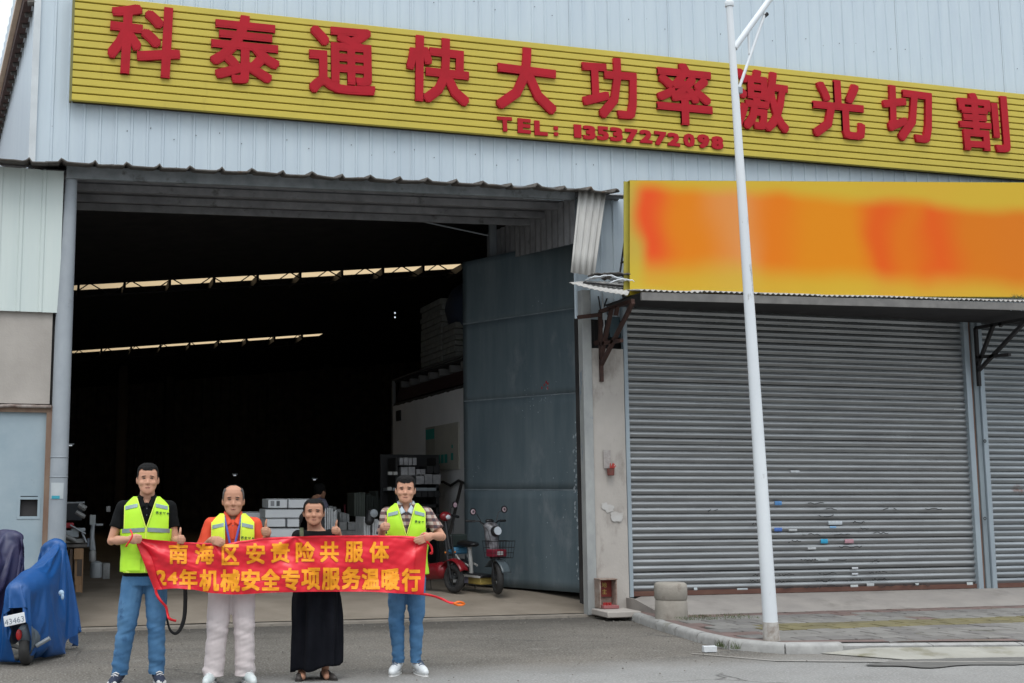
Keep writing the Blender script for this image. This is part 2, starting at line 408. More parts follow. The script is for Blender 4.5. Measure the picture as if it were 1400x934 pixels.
def gut(u, v):
    x = e0.x - .25 + (15 - e0.x) * u; yt = e0.y - (x - e0.x) * .21; yb_ = gp0.y + (x - gp0.x) * (gp1.y - gp0.y) / (gp1.x - gp0.x)
    yb_ = min(yb_, yt - .0); w = min(1, max(0, (x - e0.x + .25) / .5))
    yb_ = yt + (yb_ - yt) * w
    return (x, yb_ + (yt - yb_) * v, .006 + .05 * v * w)
MB().grid(gut, 60, 4).build('gutter_apron', m_gut, kind='structure', smooth=180)
# a shallow puddle at the road edge, right
m_pud = M('puddle_water', (.165, .16, .15), (.12, .116, .108), rough=.4, spec=.5, ns=5)
pc = gz(1330, 905); s = MB(); ang = [2 * math.pi * i / 40 for i in range(40)]
s.add([(pc.x + 1.1 * math.cos(a) * (1 + .25 * fbm((math.cos(a), math.sin(a), 4), 1.5)), pc.y + .26 * math.sin(a) * (1 + .6 * fbm((math.cos(a), math.sin(a), 1), 2)), .0085) for a in ang], [tuple(range(40))])
s.build('puddle', m_pud, kind='structure', smooth=0)
# pale worn line at the road edge
m_line = M('worn_pale_line', (.31, .29, .26), (.235, .22, .20), rough=.9, ns=6, amt=1)
l0, l1, l2 = gz(945, 893, .01), gz(1060, 903, .01), gz(1400, 905, .01)
MB().grid(lambda u, v: (lambda p: (p.x, p.y + .06 * (v - .5) * (1 - .4 * abs(fbm((u * 30, 0, 0), 1))), .0095))((l0.lerp(l1, u * 2) if u < .5 else l1.lerp(l2, u * 2 - 1))), 40, 1).build('edge_line', m_line, kind='structure')

pav = empty('pavement', (9, 12.5, 0)); tag(pav, kind='structure')
poly = [(p.x, p.y) for p in kin] + [(15, e0.y + .10 - (15 - e0.x) * .21), (15, 14.62), (6.95, 14.62)]
m_bed = M('pavement_mortar', (.045, .042, .036), (.03, .028, .024), rough=.95, bump=.4)
MB().prism(poly, 'z', -.05, .082).build('mortar_bed', m_bed, pav, world=True, smooth=0)
def inside(x, y):
    c = False; j = len(poly) - 1
    for i in range(len(poly)):
        xi, yi = poly[i]; xj, yj = poly[j]
        if (yi > y) != (yj > y) and x < (xj - xi) * (y - yi) / (yj - yi) + xi: c = not c
        j = i
    return c
def clip_poly(sq):      # Sutherland-Hodgman against convex-ish test: keep square when its corners are inside
    return sum(inside(*p) for p in sq)
tm = [M('paving_tile_a', (.215, .205, .19), (.16, .152, .14), rough=.85, ns=3, bump=.25, bs=50, col3=(.10, .10, .06), n3=1.5, t3=.58, w3=.2),
      M('paving_tile_b', (.175, .165, .155), (.13, .122, .115), rough=.85, ns=4, bump=.25, bs=50, col3=(.09, .085, .055), n3=1.6, t3=.56, w3=.2),
      M('paving_tile_red', (.175, .118, .105), (.13, .092, .082), rough=.85, ns=4, bump=.25, bs=50, col3=(.11, .09, .06), n3=1.6, t3=.56, w3=.2),
      M('paving_tile_moss', (.185, .16, .075), (.125, .108, .058), rough=.9, ns=3, bump=.4, bs=50, col3=(.10, .085, .05), n3=1.3, t3=.54, w3=.16)]
T = .30; tiles = {}
def tile_mesh(key, mi, w=T, d=T):
    if key in tiles: return tiles[key]
    g_, b_ = .014, .008
    s = MB(); a, e = w / 2 - g_, d / 2 - g_; a2, e2 = a - b_, e - b_
    s.add([(-a, -e, -.03), (a, -e, -.03), (a, e, -.03), (-a, e, -.03), (-a, -e, .016), (a, -e, .016), (a, e, .016), (-a, e, .016), (-a2, -e2, .022), (a2, -e2, .022), (a2, e2, .022), (-a2, e2, .022)],
          [(0, 1, 5, 4), (1, 2, 6, 5), (2, 3, 7, 6), (3, 0, 4, 7), (4, 5, 9, 8), (5, 6, 10, 9), (6, 7, 11, 10), (7, 4, 8, 11), (8, 9, 10, 11)])
    me = s.mesh('paving_tile'); me.materials.append(tm[mi]); tiles[key] = me; return me
bd = [k + Vector((0, 0, 0)) for k in kin] + [Vector((15, e0.y + .10 - (15 - e0.x) * .21, 0))]
bs_ = MB(); vs = []
for i, p in enumerate(bd):
    d = (bd[min(i + 1, len(bd) - 1)] - bd[max(i - 1, 0)]).normalized(); n = Vector((-d.y, d.x, 0)); vs += [p - n * .012 + Vector((0, 0, .1005)), p + n * .13 + Vector((0, 0, .1035))]
bs_.add(vs, [(2 * i, 2 * i + 2, 2 * i + 3, 2 * i + 1) for i in range(len(bd) - 1)])
bs_.build('border_course', tm[2], pav, world=True, smooth=0)
nt_ = 0; yy = 14.62 - T / 2 - 1.05; rows = 0
inv = xf(pav).inverted()
cands = []
ry = 0
y = 13.45
while y > 8.5:
    x = 6.6 + (T / 2 if ry % 2 else 0)
    while x < 14.6:
        if sum(inside(x + a * .14, y + b * .14) for a in (-1, 1) for b in (-1, 1)) >= 3: cands.append((x, y, ry))
        x += T
    y -= T; ry += 1
cands.sort(key=lambda c: c[0] ** 2 + c[1] ** 2 if c[0] < 12.3 else 999)
for (x, y, r_) in cands[:298]:
    near = min((Vector((x, y, 0)) - k).length for k in kin) < .26 or r_ == 0
    tact = (r_ in (4, 5) and x > 7.5)
    mi = 3 if tact else 2 if (near or random.random() < .06) else (0 if random.random() < .55 else 1)
    o = bpy.data.objects.new('paving_tile', tile_mesh(mi, mi)); COL.objects.link(o); o.parent = pav
    o.location = inv @ Vector((x, y, .080 + random.uniform(0, .006))); o.rotation_euler = (R(random.uniform(-.9, .9)), R(random.uniform(-.9, .9)), R(random.uniform(-.6, .6)))
rest = MB()
for (x, y, r_) in cands[298:]:
    rest.box(x - .142, x + .142, y - .142, y + .142, .06, .102)
if rest.v: rest.build('paving_tiles_far', tm[0], pav, world=True, kind='stuff', smooth=0)
# concrete plinth (sloping strip) in front of the shutters
def kx(y):
    for a_, b_ in zip(kin, kin[1:]):
        if b_.y <= y <= a_.y: return a_.x + (b_.x - a_.x) * (a_.y - y) / (a_.y - b_.y + 1e-9)
    return max(kin[0].x, 7.0)
pl = MB(); pl.grid(lambda u, v: (7.22 + 8.8 * u, 13.56 + (.05 * fbm((u * 22, 0, 0), 1) if v == 0 else 0) + 1.1 * v, .106 + .135 * min(1, v * 1.4) * min(1, u * 60 + .5)), 40, 6)
pl.build('shutter_plinth', M('grimy_plinth_concrete', (.30, .275, .25), (.235, .215, .20), rough=.9, ns=2.2, bump=.3, bs=40, col3=(.15, .135, .12), n3=1.5, t3=.55, w3=.2), kind='structure', smooth=180)
MB().box(7.22, 16, 13.62, 14.62, 0, .102).box(6.98, 7.22, 14.2, 14.62, 0, .095).build('plinth_base', MC['grimy_plinth_concrete'], kind='structure')
MB().prism([(13.57, 0), (13.57, .105), (14.36, .238), (14.62, .238), (14.62, 0)], 'x', 7.20, 7.235).build('plinth_end', MC['grimy_plinth_concrete'], kind='structure', smooth=0)
# step slab at the foot of the pillar
MB().box(6.66, 7.12, 14.02, 14.5, .045, .12).build('stone_step', m_conc, bevel=.012, label='low worn concrete step slab in front of the small red shrine', cat='step')

# ------------------------------------------------------------------ warehouse front (profiled sheets)
wh = empty('warehouse', (7, 15, 0), label='pale blue corrugated metal warehouse with the wide dark open gateway', cat='warehouse')
YF = 14.75; XL = at(47, 100, YF).x
def sheet(x0, x1, z0f, z1f, yb, rib=.19, rh=.015, rw=.04, seam=True, nz_=1, out=-1, jit=0):
    """profiled sheet in the XZ plane facing -Y, one rib every `rib`"""
    s = MB(); xs = []
    k0 = math.ceil(x0 / rib - 1e-6)
    pts = [(x0, 0)]
    k = k0
    while k * rib + rw / 2 < x1:
        c = k * rib
        if c - rw / 2 > x0:
            pts += [(c - rw / 2, 0), (c - rw / 4, rh), (c + rw / 4, rh), (c + rw / 2, 0)]
            if rib > .15: pts += [(c + rib * .35, 0), (c + rib * .38, rh * .06), (c + rib * .42, 0)] if c + rib * .45 < x1 else []
        k += 1
    pts.append((x1, 0)); pts = [p for p in pts if p[0] <= x1]
    n = len(pts); vs = []
    for i in range(nz_ + 1):
        for x, h in pts:
            z0, z1 = z0f(x), z1f(x); z = z0 + (z1 - z0) * i / nz_
            vs.append((x, yb + out * (h + jit * fbm((x * .7, z * .9, 3), 1)), z))
    s.add(vs, [(i * n + j, i * n + j + 1, (i + 1) * n + j + 1, (i + 1) * n + j) for i in range(nz_) for j in range(n - 1)])
    return s
zb = lambda x: 5.42 if x < 6.6 else 4.25
PW = .95; k = 0; x = XL
while x < 18:
    x1 = min(18, x + PW)
    if x < 6.62 < x1:
        sheet(x, 6.62, lambda q: 5.5, lambda q: 9.4, YF, nz_=8, jit=.006).build('cladding_panel', m_clad, wh, world=True, fix=False)
        sheet(6.62, x1, lambda q: 3.9, lambda q: 9.4, YF - .004, nz_=8, jit=.006).build('cladding_panel', m_clad, wh, world=True, fix=False)
    else:
        sheet(x, x1, lambda q: (5.5 if x < 6.6 else 3.9), lambda q: 9.4, YF - .004 * (k % 2), nz_=8, jit=.006).build('cladding_panel', m_clad, wh, world=True, fix=False)
    x = x1; k += 1
# screws
sc_ = MB()
for zz in (6.0, 8.15):
    for i in range(60):
        x = XL + .25 + i * .285 + random.uniform(-.02, .02)
        if x > 17: break
        z = zz + .06 * math.sin(i * 2.1) + random.uniform(-.02, .02)
        if (zz == 6.0 and x < 7 or zz == 8.15) and random.random() < .7: sc_.ell((x, YF - .012, z), (.006, .005, .008), None, 6, 4)
sc_.build('screw_heads', m_dark, wh, world=True, kind='stuff')
# corner flashing
MB().box(XL - .03, XL + .05, YF - .035, YF - .026, 5.3, 9.4).build('corner_flashing', m_trim, wh, world=True)
# left side wall, leaning away, with its eave
dirL = (Vector((ray(-125, HOR).x, ray(-125, HOR).y, 0))).normalized()
c0 = Vector((XL - .01, YF, 0)); Ls = 9.0
nrm = Vector((-dirL.y, dirL.x, 0))   # to the left/outside
s = MB(); n = 46; vs = []
for i in range(n + 1):
    t = Ls * i / n; h = .022 if i % 2 else 0
    for z in (0, 9.2): vs.append(c0 + dirL * t + nrm * h + Vector((0, 0, z)))
s.add(vs, [(2 * i, 2 * i + 2, 2 * i + 3, 2 * i + 1) for i in range(n)])
s.build('side_wall', m_clad, wh, world=True, smooth=20)
zE = at(50, 0, YF).z
e = MB(); a = c0 + Vector((0, 0, zE + .04)); b = c0 + dirL * Ls + Vector((0, 0, zE + .04))
e.bar(a + nrm * .09, b + nrm * .09, .10, .16); e.build('eave_gutter', m_rust, wh, world=True)
e = MB(); e.bar(a + nrm * .13 + Vector((0, 0, .11)), b + nrm * .13 + Vector((0, 0, .11)), .15, .05)
e.build('eave_flashing', M('peach_flashing', (.70, .56, .44), (.60, .47, .36), rough=.7, ns=5), wh, world=True)
rf = MB()
for i in range(24):
    t = Ls * i / 24
    rf.tube([c0 + dirL * t + nrm * -.02 + Vector((0, 0, zE - .03)), c0 + dirL * t + nrm * .10 + Vector((0, 0, zE - .06))], .035, 6)
rf.build('roof_sheet_ends', m_roof, wh, world=True, kind='stuff')
# roofs over the hall: dark underside, with slits for the translucent strips
z0r, z1r = at(95, 392, 26).z, at(635, 362, 26).z; sl = (z1r - z0r) / (at(635, 362, 26).x - at(95, 392, 26).x)
xz0 = at(95, 392, 26).x
def rz(x): return z0r + .02 + sl * (x - xz0)
XW0, XW1 = -.35, 16.5
strips = [(26.0, .70, 9.6, 0), (38.1, .72, 8.25, 0)]
YB = 52.
def roof_quad(x0, x1, y0, y1, mb, t=.03):
    mb.add([(x0, y0, rz(x0)), (x1, y0, rz(x1)), (x1, y1, rz(x1)), (x0, y1, rz(x0)), (x0, y0, rz(x0) + t), (x1, y0, rz(x1) + t), (x1, y1, rz(x1) + t), (x0, y1, rz(x0) + t)],
           [(0, 3, 2, 1), (4, 5, 6, 7), (0, 1, 5, 4), (1, 2, 6, 5), (2, 3, 7, 6), (3, 0, 4, 7)])
rb = MB(); yc = 17.6
for (Y, w, xe, _) in strips:
    roof_quad(XW0, XW1, yc, Y, rb); roof_quad(xe, XW1, Y, Y + w, rb); yc = Y + w
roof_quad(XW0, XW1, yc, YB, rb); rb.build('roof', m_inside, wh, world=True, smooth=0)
mt = bpy.data.materials.new('translucent_roof_sheet'); mt.use_nodes = True; t = mt.node_tree
for n_ in list(t.nodes): t.nodes.remove(n_)
o_ = t.nodes.new('ShaderNodeOutputMaterial'); tr = t.nodes.new('ShaderNodeBsdfTranslucent'); tr.inputs[0].default_value = (.42, .31, .18, 1)
t.links.new(tr.outputs[0], o_.inputs[0])
for (Y, w, xe, _) in strips:
    s = MB(); s.add([(XW0, Y, rz(XW0) + .012), (xe, Y, rz(xe) + .012), (xe, Y + w, rz(xe) + .012), (XW0, Y + w, rz(XW0) + .012)], [(0, 1, 2, 3)])
    s.build('skylight_strip', mt, wh, world=True, smooth=0)
# inner walls and the closed space between front and hall roof
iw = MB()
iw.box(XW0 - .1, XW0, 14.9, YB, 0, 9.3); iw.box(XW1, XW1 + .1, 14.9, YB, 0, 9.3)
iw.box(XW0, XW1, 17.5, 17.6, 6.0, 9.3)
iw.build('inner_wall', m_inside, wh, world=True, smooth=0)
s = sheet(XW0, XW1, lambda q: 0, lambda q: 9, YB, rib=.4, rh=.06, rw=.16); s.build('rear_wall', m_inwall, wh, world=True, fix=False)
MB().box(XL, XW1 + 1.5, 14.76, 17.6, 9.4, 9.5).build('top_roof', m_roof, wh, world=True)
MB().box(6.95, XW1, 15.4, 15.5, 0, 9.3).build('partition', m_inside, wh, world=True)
# soffit of the gateway recess: profiled sheets running along X, purlins below
zs = at(95, 243, 14.45).z + .06
zsR = at(785, 272, 14.45).z + .06
def zsof(x): return zs + (zsR - zs) * (x - .03) / 6.5
sf = MB(); pts = []
y = 14.42
while y < 16.0:
    pts += [(y, 0), (y + .05, .03), (y + .09, .03), (y + .14, 0)]; y += .2
vs = []
for xx in (-.3, 7.3):
    for (yy_, h) in pts: vs.append((xx, yy_, zsof(xx) + h + .01))
n = len(pts); sf.add(vs, [(i, i + 1, n + i + 1, n + i) for i in range(n - 1)])
so_ = sf.build('soffit', m_soffit, wh, world=True, smooth=30)
for yy_ in (14.95, 15.5, 15.98):
    MB().bar((-.2, yy_, zsof(-.2) - .045), (6.52, yy_, zsof(6.52) - .045), .05, .09).build('purlin', m_soffit, wh, world=True)
b = MB(); b.bar((-.3, 16.25, zsof(-.3) + 1.9), (6.5, 16.25, zsof(6.5) + 1.9), .06, 3.8); b.build('gate_header', m_inside, wh, world=True)
# the front C-beam carrying the canopy
MB().bar((.0, 14.42, zsof(0) - .005), (6.50, 14.42, zsof(6.5) - .005), .06, .15).build('front_beam', M('grey_front_beam', (.27, .29, .31), (.17, .19, .20), rough=.6, ns=6, col3=(.05, .045, .04), n3=4, t3=.6), wh, world=True)
# side return sheet hanging above the gate leaf, with its post
a, b2 = (6.52, 14.45), (6.52, 17.85)
s = MB(); vs = []; n = 34
for i in range(n + 1):
    yy_ = 14.45 + 3.4 * i / n; h = .02 if i % 2 else 0; zl = 4.86 + .36 * (yy_ - 14.45) / 3.4
    vs += [(6.52 - h, yy_, zl), (6.52 - h, yy_, 5.5 + .2 * (yy_ - 14.45) / 3.4)]
s.add(vs, [(2 * i, 2 * i + 2, 2 * i + 3, 2 * i + 1) for i in range(n)]); s.build('return_sheet', m_soffit, wh, world=True, smooth=20)
p = atx(674, 330, 6.44); MB().box(p.x - .06, p.x + .05, p.y - .03, p.y + .03, 4.9, 5.75).build('hanging_post', m_galv, wh, world=True)
# thin conduits under the soffit
MB().tube([at(500, 290, 16.3), at(560, 299, 16.4), at(620, 312, 16.5), at(667, 322, 16.6)], .012, 6).build('conduit', m_galv, wh, world=True)
MB().tube([at(92, 282, 16.3), at(150, 279, 16.4)], .010, 6).build('conduit', m_galv, wh, world=True)

# ------------------------------------------------------------------ canopy edge: ragged roofing sheets
cn = empty('canopy', (3, 14.3, 5.4), label='ragged weathered sheet canopy along the top of the gateway', cat='canopy')
xL, xR = -3.2, 6.99
zc = lambda x: at(0, 219, 14.2).z + (at(830, 262, 14.2).z - at(0, 219, 14.2).z) * (x - at(0, 219, 14.2).x) / (at(830, 262, 14.2).x - at(0, 219, 14.2).x)
x = xL; i = 0
while x < xR - .05:
    x1 = min(x + .74, xR); off = random.uniform(-.012, .012)
    def fn(u, v, x=x, x1=x1, off=off):
        X = x + (x1 + .03 - x) * u; ph = (X - xL) / .37
        ridge = max(0, 1 - abs((ph % 1) - .5) / .11) * .055
        bow = .004 * math.sin(ph * 2 * math.pi * .5)
        edge = (.014 * fbm((X * 6, 1, 0), 1)) if v < .01 else 0
        drop = .03 * (1 - v) ** 2 * abs(fbm((X * 1.7, 9, 0), 1))
        return (X, 14.12 + .66 * v + edge, zc(X) + ridge + bow + off * .4 + .10 * v - drop)
    s = MB(); s.grid(fn, 22, 5); me = s.mesh('roofing_sheet'); me.transform(xf(cn).inverted())
    o = link('roofing_sheet', me, m_roof, cn, smooth=35); sd_ = o.modifiers.new('t', 'SOLIDIFY'); sd_.thickness = .022; sd_.offset = -1
    x = x1; i += 1
# ------------------------------------------------------------------ hanging flashing right of the gateway
s = MB(); A, B_, C_, D_ = at(790, 262, 14.28), at(828, 262, 14.28), at(812, 378, 14.28), at(779, 373, 14.28)
s.grid(lambda u, v: (lambda p: (p.x, p.y - (.025 if int(u * 16) % 4 < 2 else 0), p.z))((A.lerp(B_, u)).lerp(D_.lerp(C_, u), v)), 16, 4)
o = s.build('hanging_flashing', M('dirty_white_flashing', (.58, .57, .54), (.48, .47, .45), rough=.6, ns=5, st=(2, 2, .5), col3=(.3, .28, .25), n3=6, t3=.66), label='dirty white corrugated flashing hanging beside the top right gateway corner', cat='flashing', smooth=20)
o.modifiers.new('t', 'SOLIDIFY').thickness = .008

# ------------------------------------------------------------------ left annex wall
an = empty('annex_wall', (-.6, 14.6, 0), label='annex wall left of the gateway with pale panels over grey render', cat='wall')
pL = at(90, 228, 14.45); pM = at(85.7, 428, 14.45)
sx0 = -2.6
sheet(-2.6, -1.1, lambda q: pM.z, lambda q: 5.36, 14.45, rib=.245, rw=.06).build('cladding_panel', m_clad_l, an, world=True, fix=False)
sheet(-1.1, -.03, lambda q: pM.z, lambda q: 5.37, 14.455, rib=.245, rw=.06).build('cladding_panel', m_clad_l, an, world=True, fix=False)
zD = at(40, 552, 14.5).z
MB().box(-2.6, -.10, 14.50, 14.62, zD, pM.z + .05).build('rendered_panel', m_conc, an, world=True)
s = MB(); s.grid(lambda u, v: (-2.6 + 2.52 * u, 14.44 + .06 * v, zD - .015 + .012 * fbm((u * 20, v, 0), 1)), 40, 1); o = s.build('door_lintel', M('rusty_white_lintel', (.40, .36, .33), (.11, .06, .045), rough=.85, ns=7), an, world=True)
o.modifiers.new('t', 'SOLIDIFY').thickness = .035
dr = at(66, 640, 14.5)
m_door = M('pale_blue_door_sheet', (.33, .40, .44), (.27, .345, .39), rough=.5, ns=3, col3=(.22, .25, .26), n3=5, t3=.66)
wz0, wz1 = at(50, 706, 14.5).z, at(50, 683, 14.5).z; wx0, wx1 = at(27, 700, 14.5).x, at(51, 700, 14.5).x
d = MB()
for (a0, a1, b0, b1) in ((-2.6, wx0, 0, zD - .10), (wx1, dr.x - .04, 0, zD - .10), (wx0, wx1, 0, wz0), (wx0, wx1, wz1, zD - .10)): d.box(a0, a1, 14.515, 14.535, b0 + .04, b1)
d.build('door', m_door, an, world=True, smooth=0)
fr = MB(); g_ = .03
for (a0, a1, b0, b1) in ((wx0 - g_, wx0, wz0 - g_, wz1 + g_), (wx1, wx1 + g_, wz0 - g_, wz1 + g_), (wx0, wx1, wz0 - g_, wz0), (wx0, wx1, wz1, wz1 + g_)): fr.box(a0, a1, 14.508, 14.54, b0, b1)
fr.build('hatch_frame', m_door, an, world=True)
MB().box(wx0 - .02, wx1 + .02, 14.62, 14.64, wz0, wz1).build('hatch_panel', M('brown_hatch_board', (.10, .07, .05), (.05, .035, .03), rough=.8, ns=8), an, world=True)
fr = MB(); fr.box(dr.x - .04, dr.x + .03, 14.47, 14.54, 0, zD - .02); fr.box(-2.6, dr.x - .04, 14.475, 14.54, zD - .10, zD - .025)
fr.build('door_frame', M('brown_door_frame', (.17, .10, .07), (.24, .17, .12), rough=.8, ns=5, st=(2, 2, .5)), an, world=True)
MB().box(-2.6, -.05, 14.56, 14.60, 0, 5.4).build('backing', m_inside, an, world=True)
# steel column at the left of the gateway
lc = MB(); b0, b1, t1 = at(66, 735, 14.45), at(88.5, 735, 14.45), at(96, 240, 14.45)
lcx = (b0.x + b1.x) / 2
lc.tube([(lcx, 14.5, 0), (lcx, 14.5, 3.5), (lcx + .03, 14.5, 5.3)], [.105, .10, .07], 20)
col = empty('gate_column', (lcx, 14.5, 0), label='round grey steel column at the left side of the gateway', cat='column')
lc.build('shaft', M('grey_column_paint', (.34, .37, .40), (.27, .30, .33), rough=.55, ns=4, st=(1, 1, .6), col3=(.17, .17, .18), n3=5, t3=.64), col, world=True)
for zz in (at(80, 625, 14.4).z, at(80, 652, 14.4).z): MB().torus((lcx, 14.5, zz), .103, .006, 'z').build('band', m_galv, col, world=True)
q0, q1 = at(68, 660, 14.4), at(83, 682, 14.4)
def wrap(cx, cy, r, x0, x1, z0, z1, n=6):
    s = MB(); a0, a1 = math.asin(max(-1, min(1, (x0 - cx) / r))), math.asin(max(-1, min(1, (x1 - cx) / r)))
    s.grid(lambda u, v: (cx + r * math.sin(a0 + (a1 - a0) * u), cy - r * math.cos(a0 + (a1 - a0) * u), z0 + (z1 - z0) * v), n, 1); return s
wrap(lcx, 14.5, .108, lcx - .08, lcx + .06, q1.z, q0.z).build('notice', M('faded_notice_paper', (.50, .54, .56), rough=.8), col, world=True, fix=False, label='faded paper notice wrapped round the column')
wrap(lcx, 14.5, .110, lcx - .07, lcx + .02, q1.z + .0, q1.z + .035).build('notice_print', M('teal_print', (.05, .36, .46), rough=.8), col, world=True, fix=False)

# ------------------------------------------------------------------ gate leaf (swung inwards)
hx, hy = gz(799, 814, FZ).x, gz(799, 814, FZ).y
fx, fy = gz(636.5, 801, FZ).x, gz(636.5, 801, FZ).y
gl = empty('gate_leaf', (hx, hy, FZ), label='tall slate blue steel gate leaf swung inwards on the right', cat='gate')
H0 = Vector((hx, hy, 0)); H1 = Vector((fx, fy, 0)); dg_ = (H1 - H0); Lg = dg_.length; dg_.normalize(); ng = Vector((dg_.y, -dg_.x, 0))
if ng.dot(-H0) < 0: ng = -ng
def ztop_at(px_, py_, P):   # height on the vertical line over P
    w = ray(px_, py_); return CAMH + w.z * (P.x / w.x)
zt0, zt1 = ztop_at(783, 318, H0 + dg_ * .12), ztop_at(634, 366, H1)
zt = (zt0 + zt1) / 2
def on_leaf(t, z, off=0): return H0 + dg_ * t + ng * off + Vector((0, 0, z))
segs = [FZ + .03, FZ + 1.47, at(720, 655, 17).z, 0, zt]
seams = [.0]
zz = [FZ + .03, 1.63, 2.98, 4.18, zt]
for a, b in zip(zz, zz[1:]):
    s = MB(); nU = 20; nV = 10
    s.grid(lambda u, v: on_leaf(Lg * u, a + (b - a) * v, .003 * fbm((u * 3, v * 2 + a, 5), 1.1) + .0015 * fbm((u * 9, v * 6 + a, 2), 1.2)), nU, nV)
    o = s.build('gate_panel', m_gate, gl, world=True, smooth=180); o.modifiers.new('t', 'SOLIDIFY').thickness = .012
for z in zz[1:-1]: MB().bar(on_leaf(0, z, .008), on_leaf(Lg, z + .015, .008), .014, .016).build('weld_seam', M('pale_weld_line', (.24, .28, .30), (.13, .165, .19), rough=.7, ns=6), gl, world=True)
fr = MB()
for z in (FZ + .06, zt - .04): fr.bar(on_leaf(0, z, -.03), on_leaf(Lg, z, -.03), .05, .06)
for t_ in (.03, Lg - .03): fr.bar(on_leaf(t_, FZ + .03, -.03), on_leaf(t_, zt, -.03), .05, .06)
fr.build('gate_frame', m_gate, gl, world=True)
MB().tube([on_leaf(-.03, FZ - .05), on_leaf(-.03, zt)], .035, 10).build('hinge_post', m_galv, gl, world=True)
# paint flakes: white chips at the hinge edge and scattered ones; a red mark
random.seed(3)
fk = MB()
def chip(t_, z, r_):
    k = random.randint(4, 6); a0 = random.random() * 6
    vs = [on_leaf(t_ + r_ * math.cos(a0 + 6.283 * i / k) * random.uniform(.5, 1.1), z + r_ * 1.5 * math.sin(a0 + 6.283 * i / k) * random.uniform(.5, 1.2), .022) for i in range(k)]
    fk.add(vs, [tuple(range(k))])
for i in range(70): chip(random.uniform(.03, .13), random.choice([random.uniform(.3, 2.6), random.uniform(1.2, 2.4)]), random.uniform(.005, .022))
for (cx_, cz_, n_, s_) in ((.9, 2.9, 24, .14), (.55, 3.1, 10, .08), (.75, 4.3, 6, .06), (2.1, 2.05, 14, .14), (.35, 1.5, 10, .2), (.6, .7, 8, .15), (.45, 2.2, 5, .1)):
    for i in range(n_): chip(cx_ + random.gauss(0, s_), cz_ + random.gauss(0, s_ * 1.2), random.uniform(.003, .009))
fk.build('paint_flakes', M('bare_white_primer', (.42, .48, .52), rough=.8), gl, world=True, kind='stuff', fix=False)
fk = MB()
for i in range(6): chip(.62 + random.gauss(0, .03), 3.12 + random.gauss(0, .04), .018)
fk.build('red_mark', M('red_mark_paint', (.45, .03, .04), rough=.7), gl, world=True, fix=False)
# jamb post of the gateway between leaf and pillar
jp = MB(); jx = at(803, 600, 14.66).x
jp.box(jx - .075, jx + .055, 14.58, 14.72, 0.03, at(800, 398, 14.66).z)
jp.build('jamb_post', M('flaking_jamb_paint', (.37, .38, .37), (.27, .28, .28), rough=.7, ns=5, st=(1, 1, .5), col3=(.10, .16, .23), n3=3.5, t3=.57, w3=.1, st3=(1, 1, .6)), bevel=.006, label='narrow flaking steel jamb post right of the open gate leaf', cat='post')
# ------------------------------------------------------------------ pillar
pil = empty('concrete_pillar', (7.0, 14.65, .1), label='stained concrete pillar between the gateway and the wide shutter', cat='pillar')
xa, xb = at(803, 600, 14.6).x + .02, at(855, 600, 14.6).x
zt_ = at(812, 476, 14.6).z
s = MB(); s.grid(lambda u, v: (xa + (xb - xa) * u, 14.6 + .006 * fbm((u * 3, v * 9, 4), 1.3), .05 + (zt_ - .05) * v - (.02 * abs(fbm((u * 4, 7, 0), 1)) if v > .99 else 0)), 12, 40)
o = s.build('pillar_body', M('pillar_render', (.455, .42, .385), (.39, .36, .33), rough=.9, ns=2, bump=.3, bs=30, col3=(.20, .175, .155), n3=2.6, t3=.52, w3=.22, st3=(1, 1, .55)), pil, world=True, smooth=180)
MB().box(xa, xb, 14.607, 14.86, .02, zt_ - .012).build('pillar_core', MC['pillar_render'], pil, world=True)
# scorched foot and chalky paint patch as real thin stains on the render
def blob(cx, cz, rx, rz_, y, seed, n=30, amp=.5):
    return [(cx + rx * math.cos(a) * (1 + amp * fbm((math.cos(a), math.sin(a), seed), 1.6)), y, cz + rz_ * math.sin(a) * (1 + amp * fbm((math.cos(a), math.sin(a), seed + 5), 1.6))) for a in [2 * math.pi * i / n for i in range(n)]]
s = MB()
for (px_, py_, rx, rz_, sd_) in ((832, 695, .08, .05, 1), (843, 706, .10, .07, 2), (826, 692, .05, .05, 3)):
    p = at(px_, py_, 14.59); s.add(blob(p.x, p.z, rx, rz_, 14.588 - .001 * sd_, sd_), [tuple(range(30))])
s.build('chalk_patch', M('pale_paint_patch', (.50, .49, .475), (.43, .405, .38), rough=.9, ns=9), pil, world=True, fix=False, smooth=0)
s = MB(); p = at(808, 800, 14.59)
s.add(blob(p.x + .03, .35, .055, .34, 14.5885, 11, 30, .6), [tuple(range(30))])
s.build('soot_mark', M('soot', (.10, .09, .08), (.06, .055, .05), rough=1, ns=14), pil, world=True, fix=False, smooth=0)

# incense cup with a red charm on the pillar
inc = empty('incense_holder', at(835, 645, 14.58), label='small rusty cup with red sticks and paper fixed on the pillar', cat='holder')
p = at(835, 645, 14.55)
MB().lathe([(.035, -.05), (.045, -.045), (.05, .04), (.055, .045), (.045, .045), (.04, -.02)], p, 14).build('cup', M('rusty_red_tin', (.20, .05, .04), (.12, .05, .04), rough=.8, ns=20), inc, world=True)
st_ = MB()
for i in range(9):
    st_.tube([p + Vector((random.uniform(-.02, .02), 0, 0)), p + Vector((random.uniform(-.02, .09), -.01, random.uniform(.06, .12)))], .007, 5)
st_.build('sticks', M('red_sticks', (.45, .05, .04), rough=.8), inc, world=True)
q = at(832, 630, 14.58); MB().box(q.x - .07, q.x + .03, 14.578, 14.584, q.z - .10, q.z + .14).build('paper', M('torn_grey_paper', (.40, .37, .35), (.28, .25, .24), rough=.9, ns=30), inc, world=True)
